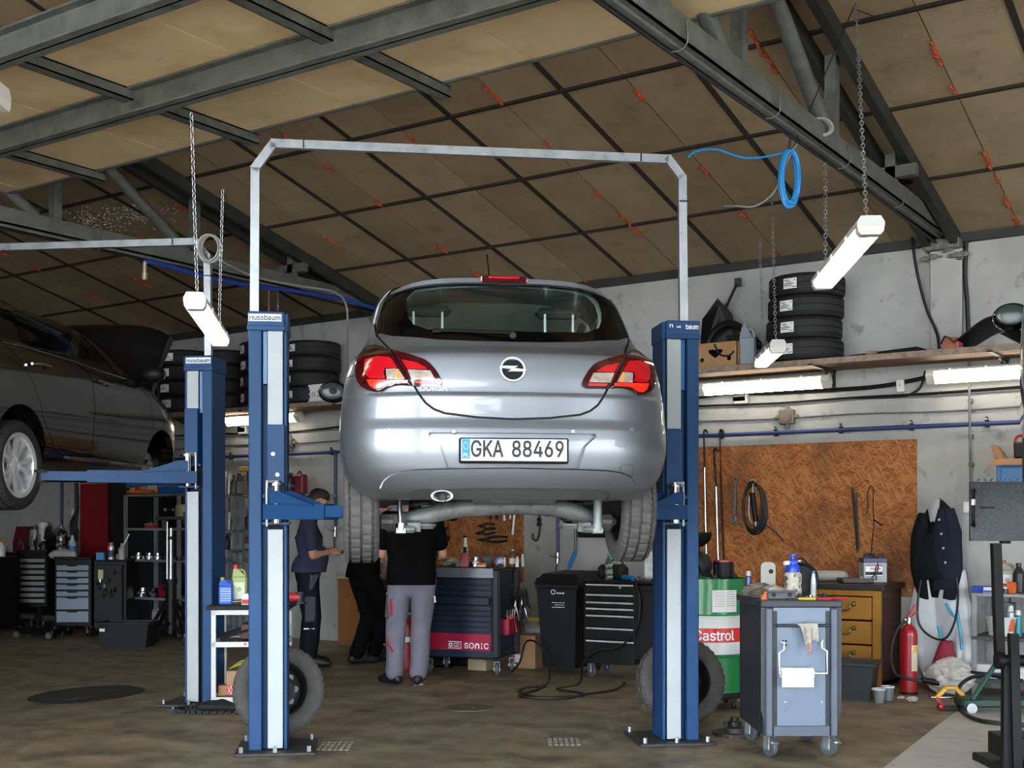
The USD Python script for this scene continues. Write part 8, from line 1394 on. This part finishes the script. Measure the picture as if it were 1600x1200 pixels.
for k, (px, zi, sd, lab) in enumerate(((205, 2, 61, 'cast elbow at the left of the second shelf of the dark rack'), (222, 2, 63, 'bright bearing housing on the second shelf of the dark rack'), (235, 2, 65, 'small bright hub on the second shelf of the dark rack'), (250, 2, 60, 'dark gear on the second shelf of the dark rack'), (280, 2, 62, 'large dark casting at the right of the second shelf'), (212, 3, 67, 'bright alternator on the third shelf of the dark rack'), (228, 3, 64, 'dark starter on the third shelf of the dark rack'), (225, 1, 66, 'small grey part on the upper shelf of the dark rack'))):
    metalpart(lab, ra.g(rx(px), .12, rzs[zi] + .001), .17 if zi == 3 or px == 280 else .12, sd, name='car_part')
o = Lo('red_case', 'red plastic case on the third shelf of the dark rack', 'case', ra.g(rx(250), .15, rzs[3] + .001), 0); o.p('case_body', box(-.14, .12, -.08, .1, 0, .16, .02), mcol('7d1a22')); o.p('case_latch', box(-.03, .03, -.085, -.078, .1, .14, .003), black_plastic)
o = Lo('red_can', 'flat red and white tin on the upper shelf of the dark rack', 'tin', ra.g(rx(228), .1, rzs[1] + .001), 0); o.p('tin_body', box(-.1, .06, -.05, .05, 0, .05, .008), mcol('b02440')); o.p('tin_lid', box(-.095, .055, -.045, .045, .05, .058, .003), mcol('c8c0bc'))
o = Lo('plastic_jug', 'cloudy white jug on the floor behind the gearbox jack', 'jug', FL(247, 985), YAW); o.p('jug_body', box(-.1, .14, -.08, .08, 0, .3, .05), mcol('8b8d8c', .5), 40); o.p('jug_neck', cyl((.05, 0, .29), (.05, 0, .36), .03, n=14), mcol('8b8d8c', .5), 40)
carton('grey carton on the floor below the dark rack', FL(214, 985) + (0, .3, 0), .24, .2, .25, '5c5f60', 0)
o = Lo('workbench', 'long dark workbench against the left wall', 'workbench', (WX(40, .7), WALLY - .72, 0), 0); o.p('bench_top', box(-2.2, 1.15, -.0, .56, .93, .985, .005), mcol('2a2623', .6, var=.2)); [o.p('bench_leg', box(x, x + .07, .03, .1, 0, .93), steel_dark) for x in (-2.1, -.9, .2, 1.05)]; o.p('bench_back', box(-2.2, 1.15, .5, .55, .1, .93), bk)
bz = .986; bo = lambda px, y=.3: (WX(px, .72 - y), WALLY - .72 + y, bz)
o = Lo('toolbox', 'open dark red toolbox on the far left bench', 'toolbox', bo(28), 0); o.p('toolbox_body', cat(box(-.40, .42, -.18, .2, 0, .02), box(-.40, .42, .18, .2, 0, .22), box(-.40, .42, -.18, -.16, 0, .05)), mcol('5d1620', .5)); o.p('toolbox_lid', hexa([(-.4, .19, .22), (.42, .19, .22), (.42, .21, .22), (-.4, .21, .22), (-.38, .23, .42), (.44, .23, .42), (.44, .25, .42), (-.38, .25, .42)]), mcol('5d1620', .5)); [o.p('hung_clip', tube(spl([(-.2 + .18 * k, .15, .12), (-.16 + .18 * k, .14, .22), (-.1 + .18 * k, .15, .16), (-.1 + .18 * k, .16, .05)], 4), .012, 6), bright_steel, 40) for k in range(3)]
for (px, h, r, col, cap, lab) in ((55, .44, .075, '9b9c9c', '6a6c6c', 'grey gas cylinder on the far left bench'), (67.5, .48, .07, 'c2c4c6', 'd4d4d2', 'white filter cylinder on the far left bench')):
    o = Lo('gas_cylinder', lab, 'gas cylinder', bo(px, .53), 0); o.p('cylinder_body', lathe([(0, 0), (r, 0), (r, h * .8), (r * .8, h * .86), (0, h * .86)], 22), mcol(col, .35), 40); o.p('cylinder_top', lathe([(0, h * .84), (r * 1.1, h * .84), (r * 1.1, h), (0, h)], 18) if px > 60 else lathe([(0, h * .84), (r * .3, h * .84), (r * .3, h), (0, h)], 14), mcol(cap, .4), 40); o.p('cylinder_label', box(-.03, .03, -r - .003, -r + .02, h * .3, h * .65), mcol('7c7e80', .6))
o = Lo('black_bag', 'black cloth bag slumped on the far left bench', 'bag', bo(82, .45), 0); o.p('bag_body', flesh([blob((V3(-.2, 0, .12), .08), (V3(.15, 0, .2), .1), (V3(.1, .05, .28), .06))], .04, 4, .02, 8), mcol('121213', .85), True); o.p('bag_strap', tube(spl([(-.1, -.05, .2), (0, -.1, .38), (.1, -.05, .3)], 5), .012, 6), mcol('121213', .85), 40)
o = Lo('torpedo_lamp', 'mottled chrome lamp standing on the far left bench', 'lamp', bo(95, .15), 0); o.p('lamp_body', lathe([(0, 0), (.10, .0), (.09, .08), (.06, .2), (.06, .3), (.085, .34), (.06, .40), (0, .42)], 22), mat('mottled', 'a9a9a4', .3, .6, dirt='2a2a28', dirt_at=(.48, .54), dscale=16), 40); o.p('lamp_cap', ball((0, 0, .41), .04, 1), galv, 40)
bottle('blue-labelled clear bottle on the far left bench', bo(113, .12), .30, .055, 'b5c6d0', '9fa6ac', '4f8ab8', .4); bottle('small yellowish bottle on the far left bench', bo(61, .1), .12, .045, '6c6a44', 'c2bfae', None, .3); bottle('dark bottle with a white cap on the far left bench', bo(68, .15), .24, .05, '2c3036', 'cfd0d0', None, .5)
o = Lo('white_rag_heap', 'heap of white rags on the blue-grey drawer chest', 'rag', c2.g(-.16, .05, c2t + .001), YAW); o.p('rag_cloth', flesh([blob((V3(-.12, 0, .02), .045), (V3(.14, 0, .02), .045), (V3(0, .04, .06), .04))], .025, 3, .02, 21), mcol('a3a09c', .9), True); o.p('rag_fold', flesh([limb((V3(-.1, -.03, .05), .02), (V3(.1, -.04, .05), .02))], .02, 3, .008, 4), mcol('a3a09c', .9), True)
can('white spray bottle with an orange cap on the chest beside the red panel', c2.g(.42, .2, .985), .22, .04, 'c9c6c0', 'd2591f', '3b3f6a'); carton('small light blue carton on the chest beside the red panel', c2.g(.32, .1, .985), .1, .07, .09, '4a8fd0', YAW); bottle('grey plastic bottle at the right of the tool panel chest', c2.g(.56, .2, .985), .21, .045, 'a3a19b', 'b5b3ad', None, .3)
o = Lo('side_cabinet', 'narrow black cabinet beside the blue-grey drawer chest', 'cabinet', c2.g(.44, .28, 0), YAW); o.p('cabinet_body', box(-.2, .22, -.2, .25, .1, .97, .006), blk); o.p('cabinet_top', box(-.21, .23, -.21, .26, .97, .984, .003), black_plastic)
o = Lo('dust_brush', 'pale brush with a white handle standing beside the orange-capped bottle', 'brush', c2.g(.50, .25, .985), YAW); o.p('brush_handle', bar((0, 0, .05), (.14, 0, .33), .016), print_white); o.p('brush_head', box(-.03, .03, -.02, .02, 0, .07, .006), mcol('8a8478', .7))
bottle('white bottle with an orange cap at the far left edge', (WX(1, 1.9), WALLY - 1.9, 1.02), .2, .06, 'c9c9c7', 'd8561c', None, .6)
o = Lo('left_cabinet', 'black cabinet cut by the left edge of the view', 'cabinet', (WX(-8, 2.1), WALLY - 2.1, 0), 8); o.p('cabinet_body', box(-.95, -.10, 0, .5, .1, 1.0, .006), blk); o.p('cabinet_top', box(-.97, -.08, -.02, .52, 1.0, 1.018, .004), black_plastic); o.p('cabinet_knob', lathe([(0, -.03), (.05, -.02), (.05, 0), (0, 0)], 16, axis='y', c=(-.2, 0, .62)), galv, 40)
o = Lo('trolley_jack', 'black trolley jack on the floor before the far left chests', 'jack', FL(60, 996), YAW - 20); o.p('jack_frame', cat(box(-.3, .3, -.1, .1, .04, .12, .02), box(.1, .3, -.06, .06, .1, .17, .02)), black_plastic); [o.p('jack_wheel', lathe([(0, -.02), (.04, -.02), (.04, .02), (0, .02)], 16, axis='y', c=(x, y, .04)), galv, 30) for x in (-.25, .25) for y in (-.1, .1)]; o.p('jack_badge', box(-.31, -.25, -.06, .0, .06, .10), print_white)
# ---- right rack
rk = lambda px, y, z: (WX(px, .55), RY + y, z)
o = Lo('tape_roll', 'roll of black tape on the galvanised rack', 'tape', rk(1541, .2, rh + .001), 0); o.p('tape_ring', lathe([(.04, 0), (.065, 0), (.065, .05), (.04, .05), (.04, 0)], 26), black_plastic, 40); o.p('tape_core', lathe([(.036, 0), (.041, 0), (.041, .05), (.036, .05), (.036, 0)], 26), card, 40)
carton('bright blue and white carton at the left of the galvanised rack', rk(1528, .1, rh + .001), .13, .1, .05, '2544a8', 8); carton('white carton beside the bright blue one on the rack', rk(1545, .06, rh + .001), .1, .08, .045, 'd8dadd', 4, '2a4aa0')
o = jerry('grey oil bottle with a red cap on the galvanised rack', rk(1563, .28, rh + .001), .13, .075, .27, '8f9079', 'c4232b', 'cfd3cf', 10); o.p('label_band', box(-.045, .045, -.0405, -.038, .05, .075), mcol('b8272e', .6))
o = bottle('dark oil bottle half hidden by the black machine frame', rk(1582, .25, rh + .001), .25, .05, '27221f', '2a2a2a', None, .4); carton('small orange carton at the right of the galvanised rack', rk(1577, .1, rh + .001), .07, .07, .09, 'c9551f', 5); can('small white-capped can lying low on the galvanised rack', rk(1569, .05, rh + .001), .05, .025, '33363a', 'd8d8d8'); metalpart('small dark fitting on the galvanised rack', rk(1556, .08, rh + .001), .05, 71)
o = Lo('bucket', 'white plastic bucket on the middle shelf of the galvanised rack', 'bucket', rk(1557, .2, .501), 0); o.p('bucket_body', lathe([(0, 0), (.10, 0), (.125, .15), (.12, .15), (.096, .005), (0, .005)], 28), mcol('c3c4c2', .45), 40); o.p('bucket_rim', lathe([(.12, .145), (.132, .145), (.132, .16), (.12, .16), (.12, .145)], 28), mcol('c3c4c2', .45), 40)
o = Lo('green_pot', 'dark green pot with brushes standing behind the bucket', 'pot', rk(1557, .34, .501), 0); o.p('pot_body', lathe([(0, 0), (.085, 0), (.09, .27), (.08, .27), (.075, .01), (0, .01)], 24), mcol('43544c', .4), 40); o.p('brush_stick', cat(tube([(-.03, 0, .02), (-.05, .02, .42)], .01, 6), tube([(.02, 0, .02), (.04, .0, .36)], .008, 6)), steel_dark)
can('grey and orange spray can on the middle shelf of the rack', rk(1573, .15, .501), .26, .032, 'a9aeb2', 'c9c9c9', 'c8562c'); can('teal spray can on the middle shelf of the rack', rk(1583, .2, .501), .22, .03, '2f7f86', 'd0d0d0'); carton('flat blue and white pack on the lowest shelf of the rack', rk(1545, .15, .141), .3, .2, .05, '3a5aa8', 0, 'd8dce4'); carton('white pack lying on the blue pack on the lowest rack shelf', rk(1542, .16, .195), .25, .18, .06, 'c9cbc9', 4); rag('pale rag ball at the right of the lowest rack shelf', rk(1590, .1, .141), (.08, .07, .06), 'cfccc6', 33)
o = Lo('green_lever', 'dark green trolley jack with a slanting lever under the rack', 'jack', FL(1535, 1112), YAW); s_ = .0052; o.p('jack_bed', box(-.18, .5, -.08, .12, .04, .11, .015), mcol('1e3a30', .5)); o.p('jack_lever', tube([(-.11, -.08, .10), (.16, .05, .42)], .02, 10), mcol('1f4a3a', .45), 40); [o.p('jack_wheel', lathe([(0, -.02), (.04, -.02), (.04, .02), (0, .02)], 16, axis='y', c=(x, -.09, .04)), galv, 30) for x in (-.12, .42)]
loosecable('black hose curving over the floor from the rack to the right edge', [W(1518, 1050, 10.2), W(1545, 1055, 10.0), W(1568, 1062, 9.8), FL(1600, 1090, .05), FL(1630, 1140, .02)], .014, wire_black, 'air_hose', 'hose')
loosecable('thick black cable arching round the plastic bag on the floor', [W(1598, 1064, 9.4), W(1560, 1056, 9.5), W(1520, 1058, 9.6), W(1498, 1075, 9.6), FL(1498, 1105, .02), FL(1520, 1122, .02), FL(1560, 1130, .02), FL(1640, 1135, .02)], .016, wire_black)
# ---- on the floor
o = Lo('floor_mat', 'worn dark rubber mat on the floor at left', 'mat', FL(135, 1086), 0); q = [FL(x, y) - FL(135, 1086) for x, y in ((42, 1094), (66, 1084), (120, 1076), (190, 1072), (226, 1078), (200, 1088), (150, 1096), (100, 1101), (70, 1100))]; mp_ = trunc([(p[0], p[1]) for p in q], 4); o.p('mat_sheet', ext(mp_, 0, .008, 'xy'), mcol('211f1e', .8, var=.3)); o.p('mat_patch', ext(mp_.buffer(-.25).buffer(.05), .008, .013, 'xy'), mcol('29261f', .8, var=.3))
o = Lo('brake_disc', 'rusty brake disc lying on the floor left of the grey trolley', 'brake disc', FL(1150, 1148), YAW); o.p('disc_ring', lathe([(.08, 0), (.16, 0), (.16, .022), (.08, .022), (.08, 0)], 40), mat('rusty_disc', '3a3631', .6, .4, var=.3, scale=20), 30); o.p('disc_hat', lathe([(0, .05), (.075, .05), (.085, .02), (.085, .0), (0, 0)], 28), mat('rusty_disc', ''), 30); [o.p('disc_vane', box(.158 * math.cos(t_) - .006, .158 * math.cos(t_) + .006, .158 * math.sin(t_) - .006, .158 * math.sin(t_) + .006, .006, .016), black_matt) for t_ in np.arange(24) * 2 * math.pi / 24]
metalpart('dark brake caliper lying on the rusty disc', FL(1148, 1146, 0) + (0, 0, .051), .09, 80, dark_metal, 'brake_caliper')
o = Lo('chain_tool', 'black chain and strap heap on the floor under the work table', 'chain', FL(338, 1112), YAW); o.p('chain_loop', cat(*[cbox((.30 * math.cos(t_), .16 * math.sin(t_), .018), (.03, .025, .03), .004) for t_ in np.arange(34) * 2 * math.pi / 34]), black_plastic); o.p('strap_heap', flesh([blob((V3(-.15, .05, .03), .03), (V3(.12, .0, .03), .035), (V3(0, .1, .07), .03))], .03, 3, .02, 6), black_matt, True)
o = Lo('steel_plate', 'blue steel plate on the floor by the far lift column', 'plate', FL(290, 1110), YAW - 4); o.p('plate_sheet', box(-.14, .18, -.03, .03, 0, .012, .002), blue_lift); o.p('plate_bolt', cyl((-.1, 0, .012), (-.1, 0, .03), .012, n=6), galv)
o = Lo('red_extinguisher', 'red gas bottle half hidden behind the man in grey trousers', 'gas bottle', FL(636, 1046), YAW); o.p('bottle_body', lathe([(0, 0), (.085, 0), (.09, .02), (.09, .42), (.06, .48), (.03, .5), (0, .5)], 26), mat('extinguisher_red', ''), 40); o.p('bottle_valve', cat(cyl((0, 0, .5), (0, 0, .57), .02, n=10), cyl((-.04, 0, .55), (.04, 0, .55), .014, n=8)), galv, 40); o.p('bottle_band', lathe([(.0915, .28), (.0915, .33)], 26), print_white)
for k, (px, py, s, lab) in enumerate(((1425, 1096, .05, 'crumpled pale paper on the floor beside the extinguisher'), (1408, 1092, .03, 'small white scrap left of the crumpled paper'), (322, 1013, .03, 'white paper scrap behind the far lift column'))): rag(lab, FL(px, py), (s, s * .8, s * .5), 'b9b6b0', 90 + k)
# ---- the third car, seen as a sliver with its mirror at the right edge
lx = W(1592, 818, 6.9); rot3 = YAW - 22.5; r3 = math.radians(rot3); loc3 = lx - np.array([[math.cos(r3), -math.sin(r3), 0], [math.sin(r3), math.cos(r3), 0], [0, 0, 1]]) @ np.array([-.852, 2.45, 0]); loc3[2] = 1.48
o = Lo('grey_car', 'dark grey car cut by the right edge, showing only its door mirror', 'car', loc3, rot3); g3 = mat('grey_car_paint', '3a3d40', .28, .6, coat=1.0)
S3 = sh1.solid(m=60) - m3.Manifold.batch_boolean([toM(cyl((s * .60, y, .40), (s * 1.1, y, .40), .355, n=40)) for s in (-1, 1) for y in (.75, 3.26)], m3.OpType.Add); gl3 = swr.union(swf)
o.p('body', S3, g3, 30); [o.p('side_window', (sh1.solid(.004, m=50) - sh1.solid(-.01, m=50)) ^ prism(gl3, 0, s * 1.2, 'yz'), gloss_black, 30) for s in (-1, 1)]; o.p('rear_window', patch(win_o, .004, -.01), gloss_black, 30); [car_wheel(o.t, (s * .737, y, .32), .307, .19, .195, 5, s) for s in (-1, 1) for y in (.75, 3.26)]
[o.p('tail_light', (sh1.solid(.012, m=50) - sh1.solid(-.005, m=50)) ^ prism(l_, -.3, .75, 'xz'), lamp_red, 28, label='red tail light') for l_ in lampall]
mcx = (-.89, 2.40, 1.13); q = o.p('door_mirror', ball(mcx, .5, 3, (.205, .20, .155)), gloss_black, True, label='black oval door mirror'); o.p('mirror_rim', mv(lathe([(.9, -.05), (1.0, -.05), (1.0, .05), (.9, .05), (.9, -.05)], 32, axis='y'), (mcx[0], mcx[1] - .09, mcx[2]), s=(.085, .25, .062)), black_plastic, True, par=q); o.p('mirror_glass', mv(ball((0, 0, 0), 1, 2, (.078, .006, .056)), (mcx[0], mcx[1] - .098, mcx[2])), mat('mirror_glass', ''), True, par=q); o.p('mirror_foot', bar((-.80, 2.5, 1.0), (-.93, 2.43, 1.07), .05, .05), black_plastic, par=q)
o = Lo('scissor_lift', 'blue scissor lift under the dark grey car at the right', 'car lift', (loc3[0] + 0, loc3[1], 0), rot3); [o.p('lift_platform', box(x - .15, x + .15, .95, 3.0, 1.68, 1.80, .01), blue_lift) for x in (-.38, .38)]; [o.p('lift_leg', cat(bar((x, 1.1, .08), (x, 2.9, 1.68), .06, .1), bar((x + .07, 2.9, .08), (x + .07, 1.1, 1.68), .06, .1)), blue_lift) for x in (-.38, .31)]; o.p('lift_base', box(-.55, .55, .95, 3.0, 0, .08, .01), blue_lift)
